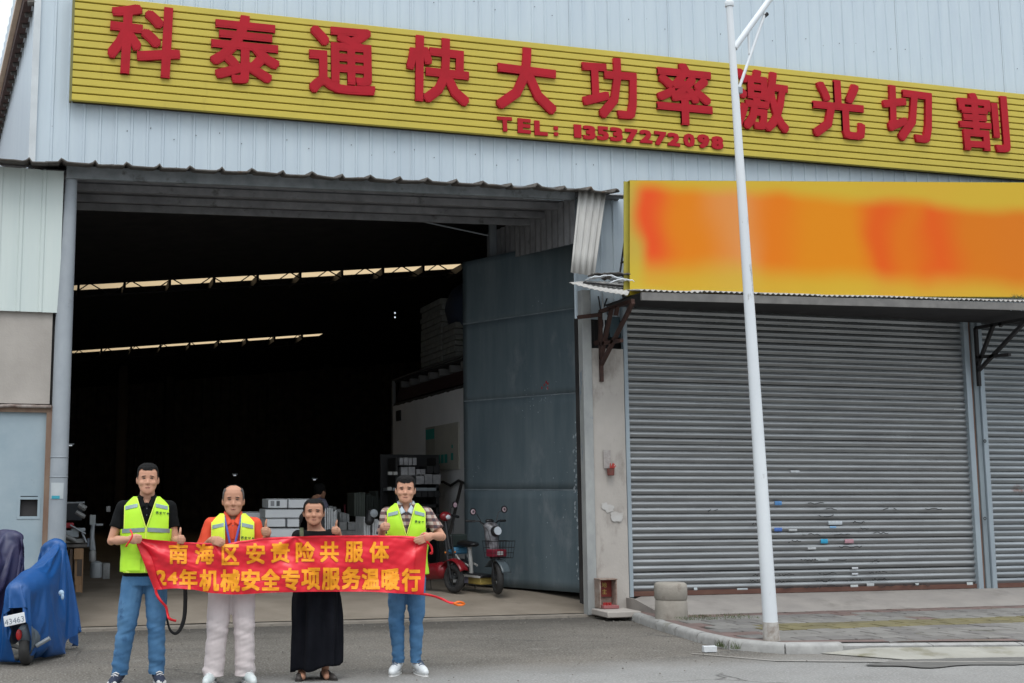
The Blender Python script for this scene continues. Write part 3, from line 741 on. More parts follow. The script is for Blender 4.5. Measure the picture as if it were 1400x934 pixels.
# little red shrine at the foot
sh = empty('shrine', gz(832, 832, .12), label='little red shrine box with gold writing at the foot of the pillar', cat='shrine')
A, B_ = at(821, 830, 14.42), at(843, 795, 14.42)
MB().box(A.x - .005, A.x + .012, 14.42, 14.58, .125, B_.z + .02).box(B_.x - .012, B_.x + .005, 14.42, 14.58, .125, B_.z + .02).box(A.x - .01, B_.x + .01, 14.41, 14.58, B_.z + .02, B_.z + .035).box(A.x, B_.x, 14.565, 14.58, .125, B_.z + .02).build('case', M('aged_shrine_case', (.33, .27, .23), (.20, .13, .10), rough=.8, ns=14), sh, world=True, bevel=.003)
MB().box(A.x + .012, B_.x - .014, 14.545, 14.565, .26, B_.z + .015).build('red_tablet', M('shrine_red', (.20, .03, .022), (.18, .025, .02), rough=.6, ns=12), sh, world=True)
cx = (A.x + B_.x) / 2
for i, ch in enumerate('地主'):
    me, w, h = text_mesh(ch, 1, .01, .02); k = .065
    me.transform(Matrix.Translation((cx, 14.541, B_.z - .05 - .085 * i)) @ Matrix.Rotation(R(90), 4, 'X') @ Matrix.Scale(k / h, 4)); me.transform(xf(sh).inverted())
    link('character', me, M('old_gold_paint', (.55, .38, .10), rough=.5), sh, smooth=0)
MB().box(A.x + .02, B_.x + .0, 14.36, 14.52, .125, .165).build('offering_tray', M('tray_pink', (.28, .10, .10), (.30, .10, .10), rough=.7, ns=20), sh, world=True, bevel=.004)
for i in range(3): MB().lathe([(.016, 0), (.02, .035), (.016, .035), (.012, .006)], (A.x + .045 + .04 * i, 14.40, .165), 10).build('offering_cup', M('cup_red', (.40, .03, .03), rough=.4), sh, world=True)

# ------------------------------------------------------------------ roller shutters
def slat_profile(h):      # (y, z) of one convex slat, hooked at the joint
    pr = [(0.010, 0), (-.002, .004)]
    for i in range(7):
        a = math.pi * (i / 6); pr.append((-.002 - .021 * math.sin(a), .006 + (h - .014) * i / 6))
    pr += [(.010, h - .003)]
    return pr
def shutter(name, x0, x1, z0, z1, yb, label, mat):
    root = empty(name, ((x0 + x1) / 2, yb, z0), label=label, cat='shutter', group=None)
    h = .0842; n = int((z1 - z0 - .06) / h); L_ = x1 - x0
    pr = slat_profile(h); k = len(pr); s = MB(); m_x = 10; vs = []
    for i in range(m_x + 1):
        for (y, z) in pr: vs.append((-L_ / 2 + L_ * i / m_x, y, z))
    s.add(vs, [(i * k + j, (i + 1) * k + j, (i + 1) * k + j + 1, i * k + j + 1) for i in range(m_x) for j in range(k - 1)])
    me = s.mesh('slat'); me.materials.append(mat); me.polygons.foreach_set('use_smooth', [True] * len(me.polygons))
    for i in range(n):
        o = bpy.data.objects.new('slat', me); COL.objects.link(o); o.parent = root
        o.location = (0, random.uniform(-.002, .002), .06 + h * i)
        o.rotation_euler = (R(random.choice([-8, -3, 0, 2, 2, 6]) + random.uniform(-1.2, 1.2)), 0, 0)
    MB().box(-L_ / 2, L_ / 2, -.03, .02, 0.0, .062).build('bottom_bar', M('rusty_bottom_bar', (.10, .042, .032), (.14, .07, .05), rough=.8, ns=6, st=(.6, 1, 3)), root)
    MB().box(-L_ / 2, L_ / 2, .04, .05, 0.0, z1 - z0).build('backing', m_dark, root)
    return root, n, h
SZ0, SZ1 = .245, 4.30
xs0, xs1 = at(861, 700, 14.68).x, at(1329, 700, 14.68).x
r1, n1, hh = shutter('roller_shutter', xs0, xs1, SZ0, SZ1, 14.70, 'wide grey roller shutter with stickers and scribbles behind the lamp pole', m_shut)
m_shut2 = M('shutter_rusting', (.33, .355, .37), (.26, .28, .295), rough=.42, met=.68, ns=3, st=(.5, 1, 4), col3=(.17, .095, .075), n3=1.9, t3=.63, w3=.08, st3=(1, 1, 1.4))
xs2 = at(1354, 700, 14.68).x
r2, n2, _ = shutter('roller_shutter', xs2, 16.6, SZ0, SZ1, 14.70, 'second roller shutter with rust patches cut by the right edge', m_shut2)
# guide rails and the post between
m_rail = M('guide_rail_metal', (.36, .42, .46), (.29, .34, .38), rough=.45, met=.25, ns=5, st=(1, 1, .3))
MB().box(xs1 - .002, xs1 + .085, 14.63, 14.74, SZ0 - .01, 4.12).build('guide_rail', m_rail, r1, world=True, bevel=.006)
MB().box(xs0 - .05, xs0 + .012, 14.64, 14.72, SZ0 - .01, 4.2).build('guide_rail', m_rail, r1, world=True, bevel=.006)
MB().box(xs2 - .075, xs2 + .004, 14.63, 14.74, SZ0 - .01, 4.12).build('guide_rail', m_rail, r2, world=True, bevel=.006)
MB().box(xs1 + .09, xs1 + .15, 14.68, 14.80, .2, 4.3).build('inner_strip', M('rust_brown_strip', (.13, .065, .045), (.20, .13, .10), rough=.85, ns=6, st=(1, 1, .5)), r1, world=True)
cp = MB().box(xs1 + .155, xs2 - .08, 14.66, 14.86, .18, 4.3).build('shutter_post', M('blue_grey_post', (.24, .285, .31), (.19, .225, .25), rough=.55, ns=4, st=(1, 1, .4), col3=(.12, .09, .08), n3=5, t3=.68), bevel=.006, label='narrow blue grey steel post between the two shutters', cat='post')
# lock eyes on the rail
for py_ in (603, 709):
    p = at(1346, py_, 14.6); MB().torus((p.x + .02, 14.615, p.z), .02, .006, 'y', 12, 6).build('lock_eye', m_dark, r2, world=True)
# stickers and scribbles on the first shutter
def on_sh(px_, py_): return at(px_, py_, 14.672)
def sticker(px_, py_, w, h, col, name='sticker', lab=None):
    p = on_sh(px_, py_); s = MB()
    s.grid(lambda u, v: (p.x + w * (u - .5), 14.674 - .006 * math.sin(v * math.pi) + .001, p.z + h * (v - .5)), 2, 4)
    s.build(name, M('sticker_' + name + str(col), col, tuple(c * .75 for c in col), rough=.6, ns=25), r1, world=True, fix=False, label=lab)
for a in ((1064, 688, .11, .055, (.09, .25, .52)), (1064, 724, .12, .05, (.07, .16, .48)), (1142, 715, .22, .05, (.55, .60, .64)), (1139, 721, .10, .03, (.22, .42, .66)),
          (1127, 740, .11, .06, (.03, .36, .60)), (1161, 740, .14, .055, (.50, .28, .32)), (1110, 750, .13, .03, (.50, .52, .53)), (1169, 777, .10, .03, (.55, .57, .6)), (1169, 785, .10, .03, (.50, .52, .55)), (1168, 802, .12, .05, (.5, .52, .52)), (1190, 800, .12, .05, (.45, .47, .48)), (1326, 799, .10, .06, (.5, .53, .53)), (1254, 800, .06, .05, (.5, .53, .53)), (951, 806, .05, .05, (.48, .53, .55)), (1087, 645, .14, .035, (.52, .55, .57)), (1084, 725, .13, .03, (.5, .52, .53)), (1124, 765, .2, .04, (.42, .45, .46)), (1312, 560, .2, .02, (.5, .52, .53)), (1015, 806, .16, .035, (.42, .46, .48))):
    sticker(*a)
random.seed(12)
sb = MB()
def scribble(px_, py_, w, n=9, th=.010, amp=.016):
    p = on_sh(px_, py_); q = None
    for i in range(n):
        r_ = Vector((p.x + w * (i / (n - 1) - .5), 14.650, p.z + random.uniform(-amp, amp)))
        if q is not None and random.random() < .82: sb.bar(q, r_, .002, th, up=(0, 0, 1))
        q = r_
for a in ((1114, 688, .25, 6), (1130, 705, .28, 8), (1172, 714, .22, 9), (1108, 731, .28, 7), (1150, 731, .25, 8), (1182, 722, .16, 6), (1203, 729, .24, 7), (1085, 740, .2, 8), (1160, 748, .4, 12), (1104, 766, .3, 12), (1145, 766, .26, 8), (1196, 767, .12, 6), (1130, 784, .28, 9), (1074, 786, .24, 10), (1199, 782, .3, 12), (1035, 786, .16, 8),
          (1074, 795, .32, 18), (1127, 794, .3, 16), (1167, 793, .3, 16), (1203, 792, .28, 14), (1030, 794, .12, 8), (1075, 804, .2, 7), (1110, 803, .26, 9), (1140, 801, .24, 6), (1225, 801, .6, 10), (1260, 800, .24, 8), (978, 698, .25, 6), (1031, 716, .08, 5), (1137, 696, .22, 6), (1215, 696, .22, 6), (1275, 696, .28, 6)):
    scribble(*a)
sb.build('scribbles', M('black_marker', (.02, .02, .022), rough=.7), r1, world=True, fix=False, smooth=0, kind='stuff')

# recess with motor and wires left of the shutter top
rc = empty('shutter_motor', at(832, 440, 14.8), label='dark recess with shutter motor and loose cables above the pillar', cat='motor')
p0, p1 = at(812, 400, 14.9), at(858, 476, 14.9)
MB().box(p0.x, p1.x + .05, 14.9, 14.95, p1.z - .05, p0.z + .2).build('back_panel', m_dark, rc, world=True)
p = at(835, 424, 14.75); MB().lathe([(.07, -.06), (.075, -.05), (.075, .05), (.06, .06)], p, 14, Matrix.Rotation(R(90), 3, 'Y')).build('motor_drum', M('pale_motor_drum', (.30, .32, .34), (.05, .06, .10), rough=.5, ns=8), rc, world=True)
p = at(838, 448, 14.78); MB().obox(p, (.08, .06, .14)).build('motor_box', M('dark_teal_box', (.05, .09, .11), rough=.6), rc, world=True, bevel=.008)
for (a, b, c_) in (((818, 405), (822, 430), (826, 470)), ((823, 400), (826, 445), (820, 470)), ((830, 408), (818, 440), (822, 474))):
    MB().tube([at(*a, 14.68), at(*b, 14.66), at(*c_, 14.69)], .010, 6).build('cable', m_black if a[0] != 823 else m_white, rc, world=True)
p = at(812, 470, 14.66); q = at(830, 463, 14.66); MB().bar(p, q, .03, .06).build('bracket', m_rust, rc, world=True)

# ------------------------------------------------------------------ awning over the shutters
aw = empty('awning', (9.8, 14.1, 4.1), label='low corrugated awning above the roller shutters', cat='awning')
YL = 13.5
lipA, lipB = at(890, 405, YL), at(1400, 419, YL)
def zl(x): return lipA.z + (lipB.z - lipA.z) * (x - lipA.x) / (lipB.x - lipA.x)
xw = 6.95; m_aw = M('pale_awning_sheet', (.42, .405, .385), (.34, .33, .31), rough=.7, ns=4, col3=(.26, .23, .2), n3=3, t3=.62)
while xw < 15.4:
    x1 = min(15.4, xw + .86)
    s = MB(); nU = 64
    s.grid(lambda u, v, a=xw, b=x1: (a + (b + .02 - a) * u, YL + (14.66 - YL) * v, zl(a + (b - a) * u) + .075 + .012 * math.sin((a + (b - a) * u) / .076 * 2 * math.pi) + .20 * v + .01 * fbm((a * 3 + u, v, 1), 1)), nU, 3)
    o = s.build('awning_sheet', m_aw, aw, world=True, smooth=60); o.modifiers.new('t', 'SOLIDIFY').thickness = .004
    xw = x1
MB().bar((6.98, YL + .03, zl(6.98) + .0), (15.4, YL + .03, zl(15.4) + .0), .04, .10).build('lip_angle', M('lip_grey_angle', (.20, .19, .18), (.13, .125, .12), rough=.7, ns=5), aw, world=True)
MB().box(6.98, 15.4, YL + .06, 14.6, 4.065, 4.075).build('awning_lining', m_dark, aw, world=True)
# bent loose end at the left
A, B_, C_, D_ = at(778, 387, 13.55), at(858, 404, 13.5), at(868, 386, 14.6), at(800, 385, 14.6)
s = MB(); s.grid(lambda u, v: (lambda p: (p.x, p.y, p.z + .006 * math.sin(u * 11 * 2 * math.pi) - .03 * math.sin(u * math.pi) * (1 - v) * .6))((A.lerp(B_, u)).lerp(D_.lerp(C_, u), v)), 56, 3)
o = s.build('bent_end_sheet', m_aw, aw, world=True, smooth=60, label='bent loose end sheet of the awning'); o.modifiers.new('t', 'SOLIDIFY').thickness = .006
# scrap lying on the end of the awning
scp = empty('scrap_pile', at(830, 385, 13.9), label='crumpled white sheet scrap lying on the left end of the awning', cat='scrap')
for k_, (px_, py_, w_, h_, rz_) in enumerate(((828, 383, .24, .035, 4), (846, 387, .17, .03, -9), (820, 378, .12, .015, 20), (838, 376, .2, .012, -4))):
    p = at(px_, py_, 13.9); s = MB()
    s.grid(lambda u, v: (p.x + w_ * (u - .5) * 2, p.y + .2 * (v - .5), p.z + h_ * math.sin(u * math.pi) * 1.4 + .02 * fbm((u * 6, v * 4, k_), 1) + math.tan(R(-rz_)) * w_ * (u - .5)), 12, 6)
    o = s.build('scrap_sheet', m_white if k_ < 2 else m_roof, scp, world=True, smooth=30); o.modifiers.new('t', 'SOLIDIFY').thickness = .012
p = at(832, 386, 13.88); MB().tube([p + Vector((-.35, 0, -.02)), p + Vector((0, 0, -.035)), p + Vector((.35, 0, -.05))], .014, 6).build('scrap_bar', m_dark, scp, world=True)

# triangular brackets under the awning
def bracket(X, label, zlow, rustm):
    r_ = empty('awning_bracket', (X, 14.6, zlow), label=label, cat='bracket', group='steel brackets under the awning')
    y0 = 14.58; zt_b = 3.98; ye = 13.62; w = .045
    def B(p, q, nm='strut', w=w): MB().bar(p, q, w, w).build(nm, rustm, r_, world=True)
    B((X, y0, zlow), (X, y0, zt_b), 'wall_bar')
    B((X, y0, zlow + .22), (X, ye, zt_b - .02), 'diagonal')
    B((X, ye, zt_b), (X, y0, zt_b), 'top_bar')
    B((X, y0 - .52, zt_b), (X, y0 - .47, zlow + .62 + .2), 'upright')
    B((X, y0, zlow + .30), (X, y0 - .35, zt_b), 'strut')
    B((X, y0, 3.55), (X, y0 - .62, 3.52), 'cross_bar')
    return r_
XB = at(822, 500, 14.58).x
bracket(XB, 'dark red steel awning bracket above the pillar', at(823, 522, 14.58).z, m_rust)
p = at(790, 434, 14.5); MB().bar(p, at(822, 430, 14.5), .045, .05).build('stay_bar', m_rust, bpy.data.objects['awning_bracket'], world=True)
XB2 = at(1337, 500, 14.58).x
bracket(XB2, 'black steel awning bracket between the two shutters', at(1337, 528, 14.58).z, m_dark)

# ------------------------------------------------------------------ long yellow sign with red letters
sx0, sz0, sx1, sz1 = .03, 6.285, 15.6, 7.635
sg = empty('long_sign', (7, 14.62, 6.3), label='long yellow slatted sign with big red letters across the upper wall', cat='sign')
ns_ = 14; sh_ = (sz1 - sz0) / ns_
for i in range(ns_):
    z = sz0 + sh_ * i; s = MB()
    pr = [(14.66, z + .012), (14.61, z + .012), (14.602, z + .018), (14.602, z + sh_ - .008), (14.61, z + sh_ - .002), (14.66, z + sh_ - .002)]
    vs = []; nX = 24
    for j in range(nX + 1):
        X = sx0 + (sx1 - sx0) * j / nX
        for (y, zz_) in pr: vs.append((X, y, zz_ + .002 * fbm((X, i, 0), .8)))
    k = len(pr); s.add(vs, [(j * k + q, (j + 1) * k + q, (j + 1) * k + q + 1, j * k + q + 1) for j in range(nX) for q in range(k - 1)])
    s.add([vs[q] for q in range(k)], [tuple(range(k))])
    s.build('slat', m_yel, sg, world=True, smooth=0)
MB().box(sx0 + .01, sx1, 14.665, 14.69, sz0, sz1).build('backing', M('sign_dark_joint', (.045, .035, .018), rough=.9), sg, world=True)
MB().box(sx0 - .03, sx0, 14.60, 14.69, sz0, sz1 + .01).build('edge_trim', M('olive_edge', (.18, .17, .05), rough=.6), sg, world=True)
def bold_text(ch, r, n, depth=.5):
    # strokes thickened by a ring of shifted copies, each a hair in front of the next
    m0, w0, h0 = text_mesh(ch, 1, 0, depth, res=2)
    bm = bmesh.new()
    for k, (i, j) in enumerate(((0, 0), (-1, -1), (1, -1), (1, 1), (-1, 1), (0, 1), (0, -1), (1, 0), (-1, 0))):
        m1 = m0.copy(); m1.transform(Matrix.Translation((r * i, r * j, .012 * k * depth * 2))); bm.from_mesh(m1); bpy.data.meshes.remove(m1)
    me = bpy.data.meshes.new('character'); bm.to_mesh(me); bm.free()
    return me, w0 + 2 * r, h0 + 2 * r
def sign_char(ch, xc, yc, w, h, rot=0, Y=14.59, ext=.05, off=.025, mat=m_red):
    me, mw, mh = bold_text(ch, off, 8)
    a, b = at(xc - w / 2, yc, Y), at(xc + w / 2, yc, Y); c, d = at(xc, yc - h / 2, Y), at(xc, yc + h / 2, Y)
    ctr = at(xc, yc, Y); W_, H_ = b.x - a.x, c.z - d.z
    me.transform(Matrix.Translation((ctr.x, Y, ctr.z)) @ Matrix.Rotation(R(rot), 4, 'Y') @ Matrix.Rotation(R(90), 4, 'X') @ Matrix.Diagonal((W_ / mw, H_ / mh, ext, 1)))
    me.transform(xf(sg).inverted()); return link('character', me, mat, sg, smooth=0)
for a in (('科', 198, 55.5, 99, 97, 1.5), ('泰', 335, 68.5, 95, 93, 0), ('通', 467.5, 84, 90, 92, -1), ('快', 598.5, 97, 86, 90, 1), ('大', 719.5, 109.5, 82, 87, 1.5), ('功', 833, 121, 75, 83, -1.5),
          ('率', 935, 129.5, 75, 84, 0), ('激', 1040, 138, 74, 82, 1.5), ('光', 1145, 150, 71, 79, 0), ('切', 1240, 157, 67, 74, 1.5), ('割', 1344, 168, 67, 78, -1)):
    sign_char(a[0], a[1], a[2], a[3], a[4], a[5])
for a in (('T', 690, 170.5, 20, 20), ('E', 716.5, 173, 18, 20), ('L', 739.5, 176, 18, 20), (':', 760, 180, 6, 13), ('1', 789.5, 180, 10, 18), ('3', 805.5, 182, 17, 19), ('5', 824, 183, 16, 19), ('3', 842.5, 184.5, 17, 19), ('7', 863, 186.5, 17, 19),
          ('2', 883, 187.5, 17, 18), ('7', 902.5, 190, 16, 19), ('2', 921, 191.5, 17, 18), ('0', 942, 192.5, 15, 18), ('9', 961.5, 194, 16, 19), ('8', 980.5, 196, 16, 18)):
    sign_char(a[0], a[1], a[2] - .5, a[3], a[4], random.uniform(-2, 2), off=.05, ext=.02)

# ------------------------------------------------------------------ soft yellow and orange fascia sign
bs = empty('fascia_sign', at(862, 403, 13.8), label='deep yellow and orange fascia sign with soft blotches above the shutters', cat='sign')
TL, TR, BL, BR = at(861, 247, 13.8), at(1400, 250, 13.8), at(861, 403, 13.8), at(1400, 406, 13.8)
def ext(a, b, x): return a + (b - a) * ((x - a.x) / (b.x - a.x))
xe = 15.2; TR2, BR2 = ext(TL, TR, xe), ext(BL, BR, xe)
mo = bpy.data.materials.new('blotchy_orange_print'); mo.use_nodes = True; t = mo.node_tree; N = t.nodes; L = t.links; b = N['Principled BSDF']; b.inputs['Roughness'].default_value = .6; b.inputs['Specular IOR Level'].default_value = .2
gg = N.new('ShaderNodeNewGeometry'); sep = N.new('ShaderNodeSeparateXYZ'); L.new(gg.outputs['Position'], sep.inputs[0])
def ramp(stops, lo, hi, src):
    mr = N.new('ShaderNodeMapRange'); mr.inputs[1].default_value = lo; mr.inputs[2].default_value = hi; L.new(src, mr.inputs[0])
    cr = N.new('ShaderNodeValToRGB'); e = cr.color_ramp; e.interpolation = 'EASE'
    while len(e.elements) < len(stops): e.elements.new(.5)
    for el, (p_, c_) in zip(e.elements, stops): el.position = p_; el.color = lin(c_)
    L.new(mr.outputs[0], cr.inputs[0]); return cr.outputs[0]
def bx(px_): return (at(px_, 330, 13.8).x - TL.x) / (at(1400, 330, 13.8).x - TL.x)
stops = [(0, (0.531, 0.366, 0.050)), (bx(892), (0.779, 0.085, 0.012)), (bx(945), (0.732, 0.207, 0.005)), (bx(1010), (0.708, 0.268, 0.070)), (bx(1060), (0.732, 0.183, 0.004)), (bx(1120), (0.708, 0.232, 0.003)), (bx(1165), (0.708, 0.232, 0.003)), (bx(1208), (0.732, 0.104, 0.004)), (bx(1245), (0.708, 0.159, 0.003)), (bx(1278), (0.732, 0.104, 0.004)), (bx(1335), (0.661, 0.171, 0.004)), (bx(1395), (0.649, 0.171, 0.006))]
nzx = N.new('ShaderNodeTexNoise'); nzx.inputs['Scale'].default_value = 1.1; nzx.inputs['Detail'].default_value = 1; L.new(gg.outputs['Position'], nzx.inputs['Vector'])
def madd(src, k, c, base):
    q = N.new('ShaderNodeMath'); q.operation = 'MULTIPLY_ADD'; L.new(src, q.inputs[0]); q.inputs[1].default_value = k; q.inputs[2].default_value = c
    r_ = N.new('ShaderNodeMath'); r_.operation = 'ADD'; L.new(q.outputs[0], r_.inputs[0]); L.new(base, r_.inputs[1]); return r_.outputs[0]
Xw = madd(nzx.outputs[0], .6, -.3, sep.outputs['X']); Zw = madd(nzx.outputs[0], .25, -.12, sep.outputs['Z'])
hor_ = ramp(stops, TL.x, at(1400, 330, 13.8).x, Xw)
zf0, zf1 = BL.z, TL.z
mk = N.new('ShaderNodeMapRange'); mk.inputs[1].default_value = zf0; mk.inputs[2].default_value = zf1 + .1; L.new(Zw, mk.inputs[0])
cr = N.new('ShaderNodeValToRGB'); cr.color_ramp.interpolation = 'EASE'
for i in range(3): cr.color_ramp.elements.new(.5)
for el, (p_, v_) in zip(cr.color_ramp.elements, [(0, 1), (.14, .75), (.38, 0), (.84, .0), (1, .85)]): el.position = p_; el.color = (v_, v_, v_, 1)
L.new(mk.outputs[0], cr.inputs[0])
mm = N.new('ShaderNodeMix'); mm.data_type = 'RGBA'; L.new(cr.outputs[0], mm.inputs[0]); L.new(hor_, mm.inputs[6]); mm.inputs[7].default_value = (.58, .42, .035, 1)
L.new(mm.outputs[2], b.inputs['Base Color'])
s = MB(); s.grid(lambda u, v: (lambda p: (p.x, p.y, p.z))(BL.lerp(BR2, u).lerp(TL.lerp(TR2, u), v)), 30, 8); s.build('printed_face', mo, bs, world=True, smooth=0, fix=False)
s = MB()
for (a, b_) in ((TL, TR2), (BL, BR2), (TL, BL), (TR2, BR2)):
    s.bar(a + Vector((0, .06, 0)), b_ + Vector((0, .06, 0)), .11, .014)
s.build('frame', M('olive_yellow_frame', (.42, .36, .05), rough=.5), bs, world=True)
s = MB(); s.add([TL + Vector((0, .12, 0)), BL + Vector((0, .12, 0)), BR2 + Vector((0, .12, 0)), TR2 + Vector((0, .12, 0))], [(0, 1, 2, 3)]); s.build('back_sheet', m_dark, bs, world=True, smooth=0)
MB().tube([at(861, 280, 14.0), at(847, 378, 14.3)], .012, 6).build('stay_rod', m_dark, bs, world=True)
MB().tube([at(849, 360, 14.3), at(861, 353, 14.0)], .012, 6).build('stay_rod', m_dark, bs, world=True)
# small weed on the awning
wd_ = MB(); p = at(1390, 407, 13.56)
for i in range(26):
    a = random.uniform(0, 6.28); l = random.uniform(.03, .08); q = p + Vector((random.uniform(-.08, .08), random.uniform(-.03, .03), 0))
    tip = q + Vector((l * math.cos(a), l * math.sin(a) * .4, l * .7)); wd_.add([q + Vector((-.006, 0, 0)), q + Vector((.006, 0, 0)), tip], [(0, 1, 2)])
wd_.build('weed', M('weed_green', (.07, .09, .03), rough=.8), label='tuft of weed growing on the awning edge at the right', cat='weed', smooth=0, fix=False)

# ------------------------------------------------------------------ lamp pole
lp0 = gz(1055, 876, .105); lp = empty('street_lamp', lp0, label='tall slim white lamp pole leaning left on the pavement', cat='street lamp')
tp = at(998.5, 8, lp0.y - .05); tp = Vector((tp.x, lp0.y - .03, tp.z))
d = tp - lp0
pts = [lp0 + d * t_ for t_ in (0, .12, .4, .7, 1)]; pts = [p + Vector((0, 0, 0)) for p in pts]
MB().tube(pts, [.074, .070, .058, .046, .034], 20).build('pole', M('white_pole_paint', (.70, .73, .75), (.62, .65, .68), rough=.4, ns=3, st=(1, 1, .3), col3=(.36, .36, .35), n3=7, t3=.67, w3=.05, st3=(1, 1, .35)), lp, world=True)
MB().tube([lp0 + d * .0, lp0 + d * .028], [.084, .076], 20).build('worn_foot', M('worn_pole_foot', (.50, .48, .45), (.25, .21, .18), rough=.8, ns=14), lp, world=True)
MB().lathe([(.045, 0), (.048, .02), (.048, .05), (.03, .075), (.01, .085)], tp, 14).build('cap', m_white, lp, world=True)
def onp(px_, py_): return at(px_, py_, tp.y)
a0, a1 = onp(1004, 66), onp(1052, 0); a2 = a1 + (a1 - a0) * 1.2
MB().tube([a0, a1, a2], [.034, .032, .03], 12).build('arm', m_white, lp, world=True)
b0_, b1_ = onp(1010, 122), onp(1046, 18); MB().tube([b0_, b1_], .016, 10).build('brace', m_white, lp, world=True)
MB().tube([onp(1023.5, 46), onp(1024.5, 74)], .013, 8).build('strut', m_white, lp, world=True)
MB().obox(onp(1010, 124), (.03, .03, .035)).build('clamp', m_galv, lp, world=True, bevel=.004)
MB().tube([onp(1045, 22), onp(1049, 19)], .022, 8).build('clamp', m_dark, lp, world=True)
MB().lathe([(.02, 0), (.10, -.02), (.14, -.08), (.12, -.12), (.02, -.14)], a2, 16).build('lamp_head', m_white, lp, world=True)

# ------------------------------------------------------------------ stone bollard
bo = gz(929, 848, .105); br_ = .5 * (at(949.5, 840, bo.y).x - at(909, 840, bo.y).x)
zb1 = at(929, 824, bo.y - br_).z; zb2 = at(929, 799, bo.y - br_ * .6).z
bol = empty('stone_bollard', (bo.x, bo.y + br_, .14), label='squat round concrete bollard on the pavement before the shutter', cat='bollard')
m_bol = M('rough_bollard_concrete', (.34, .31, .27), (.26, .235, .20), rough=.95, ns=6, bump=.5, bs=60, col3=(.20, .17, .14), n3=4, t3=.58)
c_ = (bo.x, bo.y + br_, 0)
s = MB(); s.lathe([(br_ * .98, .08), (br_ * 1.0, .2), (br_ * .97, zb1 - .01), (br_ * .93, zb1)], c_, 32); s.build('body', m_bol, bol, world=True)
s = MB(); s.lathe([(br_ * .93, zb1 + .001), (br_ * 1.0, zb1 + .02), (br_ * 1.01, zb2 - .05), (br_ * .96, zb2 - .015), (br_ * .86, zb2), (.02, zb2 + .004)], c_, 32); s.build('cap', m_bol, bol, world=True)
# litter on the kerb, pebble scraps
p = gz(970, 888, .03); MB().obox((p.x, p.y - .0, .035), (.068, .03, .03), Matrix.Rotation(R(-8), 3, 'Z')).build('litter_carton', M('white_carton', (.62, .64, .65), (.50, .52, .54), rough=.6, ns=20), bevel=.004, label='small crushed white carton lying against the kerb', cat='litter')
gr = MB()
random.seed(5)
for (px_, py_, n_) in ((990, 884, 70), (1006, 887, 26)):
    p = gz(px_, py_, .02)
    for i in range(n_):
        q = p + Vector((random.gauss(0, .05), random.gauss(0, .03), 0)); a = random.uniform(0, 6.28); l = random.uniform(.03, .09)
        gr.add([q + Vector((-.004, 0, 0)), q + Vector((.004, 0, 0)), q + Vector((l * .5 * math.cos(a), l * .5 * math.sin(a), l))], [(0, 1, 2)])
for i in range(420):     # grass in the joints by the bollard
    q = Vector((bo.x + random.uniform(-.1, .9), bo.y + random.uniform(-.35, .15), .135)); a = random.uniform(0, 6.28); l = random.uniform(.01, .035)
    gr.add([q + Vector((-.003, 0, 0)), q + Vector((.003, 0, 0)), q + Vector((l * .6 * math.cos(a), l * .6 * math.sin(a), l))], [(0, 1, 2)])
gr.build('kerb_grass', M('thin_grass', (.06, .10, .035), (.09, .09, .04), rough=.8, ns=20), kind='stuff', smooth=0, fix=False, label='thin grass growing in the kerb and pavement joints', cat='grass')
grit = MB()
for i in range(900):
    x = random.uniform(-1, 7); y = random.choice([random.uniform(9.5, 14.5), random.uniform(13.2, 14.6)]); r_ = random.uniform(.003, .011)
    grit.ell((x, y, .016 + r_ * .3), (r_, r_, r_ * .6), None, 5, 3)
grit.build('road_grit', M('grit', (.25, .23, .20), (.12, .11, .10), rough=.9, ns=9), kind='stuff', smooth=0, label='small stones and grit scattered over the asphalt', cat='grit')
# distant neighbour at the left edge
nb = MB(); p = at(2, 150, 26); nb.box(p.x - 6, p.x + .05, 25.9, 26, 0, p.z + .5); nb.build('neighbour_building', M('dark_red_wall', (.16, .045, .05), (.10, .04, .045), rough=.8), label='dark red wall of a neighbouring building at the left edge', cat='building')
# ================================================================== things inside the hall
# mezzanine room on the right with white wall
XR = 6.5
room = empty('mezzanine_room', (XR, 21, FZ), label='white walled room with a dark slab roof inside on the right', cat='room')
ya_, yb_ = 17.9, atx(537, 600, XR).y
zw = atx(590, 538, XR).z
m_wwall = M('dull_white_wall', (.80, .80, .805), (.70, .70, .71), rough=.9, ns=1.2, col3=(.36, .36, .36), n3=1.1, t3=.64, w3=.15)
s = MB(); s.grid(lambda u, v: (XR + .004 * fbm((u * 9, v * 5, 0), 1), ya_ + (yb_ - ya_) * u, FZ - .05 + (zw - FZ) * v + (.03 * fbm((u * 30, 0, 0), 1) if v > .99 else 0)), 40, 10); s.build('white_wall', m_wwall, room, world=True, smooth=180)
MB().box(XR + .01, XR + 3, ya_, yb_, 0, zw).build('wall_core', m_inside, room, world=True)
MB().box(XR - .01, XR + .05, yb_ - .03, yb_ + .05, 0, atx(537, 520, XR).z).build('corner_post', M('pale_corner_post', (.20, .20, .20), rough=.8), room, world=True)
zs0, zs1 = atx(537, 520, XR).z, atx(634, 483, XR).z
MB().bar((XR + .02, yb_, zs0), (XR + .02, ya_ - .4, (zs0 + zs1) / 2), .05, .03).build('deck_edge', M('pale_deck_edge', (.10, .10, .10), rough=.8), room, world=True)
MB().box(XR + .04, XR + 3, ya_, yb_, zs0 - .06, zs0 - .02).build('deck', m_dark, room, world=True)
MB().bar((XR + .12, yb_, zw + .16), (XR + .12, ya_ - .4, zw + .16), .06, .22).build('edge_beam', M('maroon_beam', (.035, .014, .016), rough=.7), room, world=True)
for i in range(9):
    y = yb_ - .5 - i * .62; MB().box(XR + .03, XR + 1.5, y - .05, y + .05, zs0 - .19, zs0 - .07).build('joist', M('grey_joist', (.18, .18, .18), rough=.8), room, world=True)
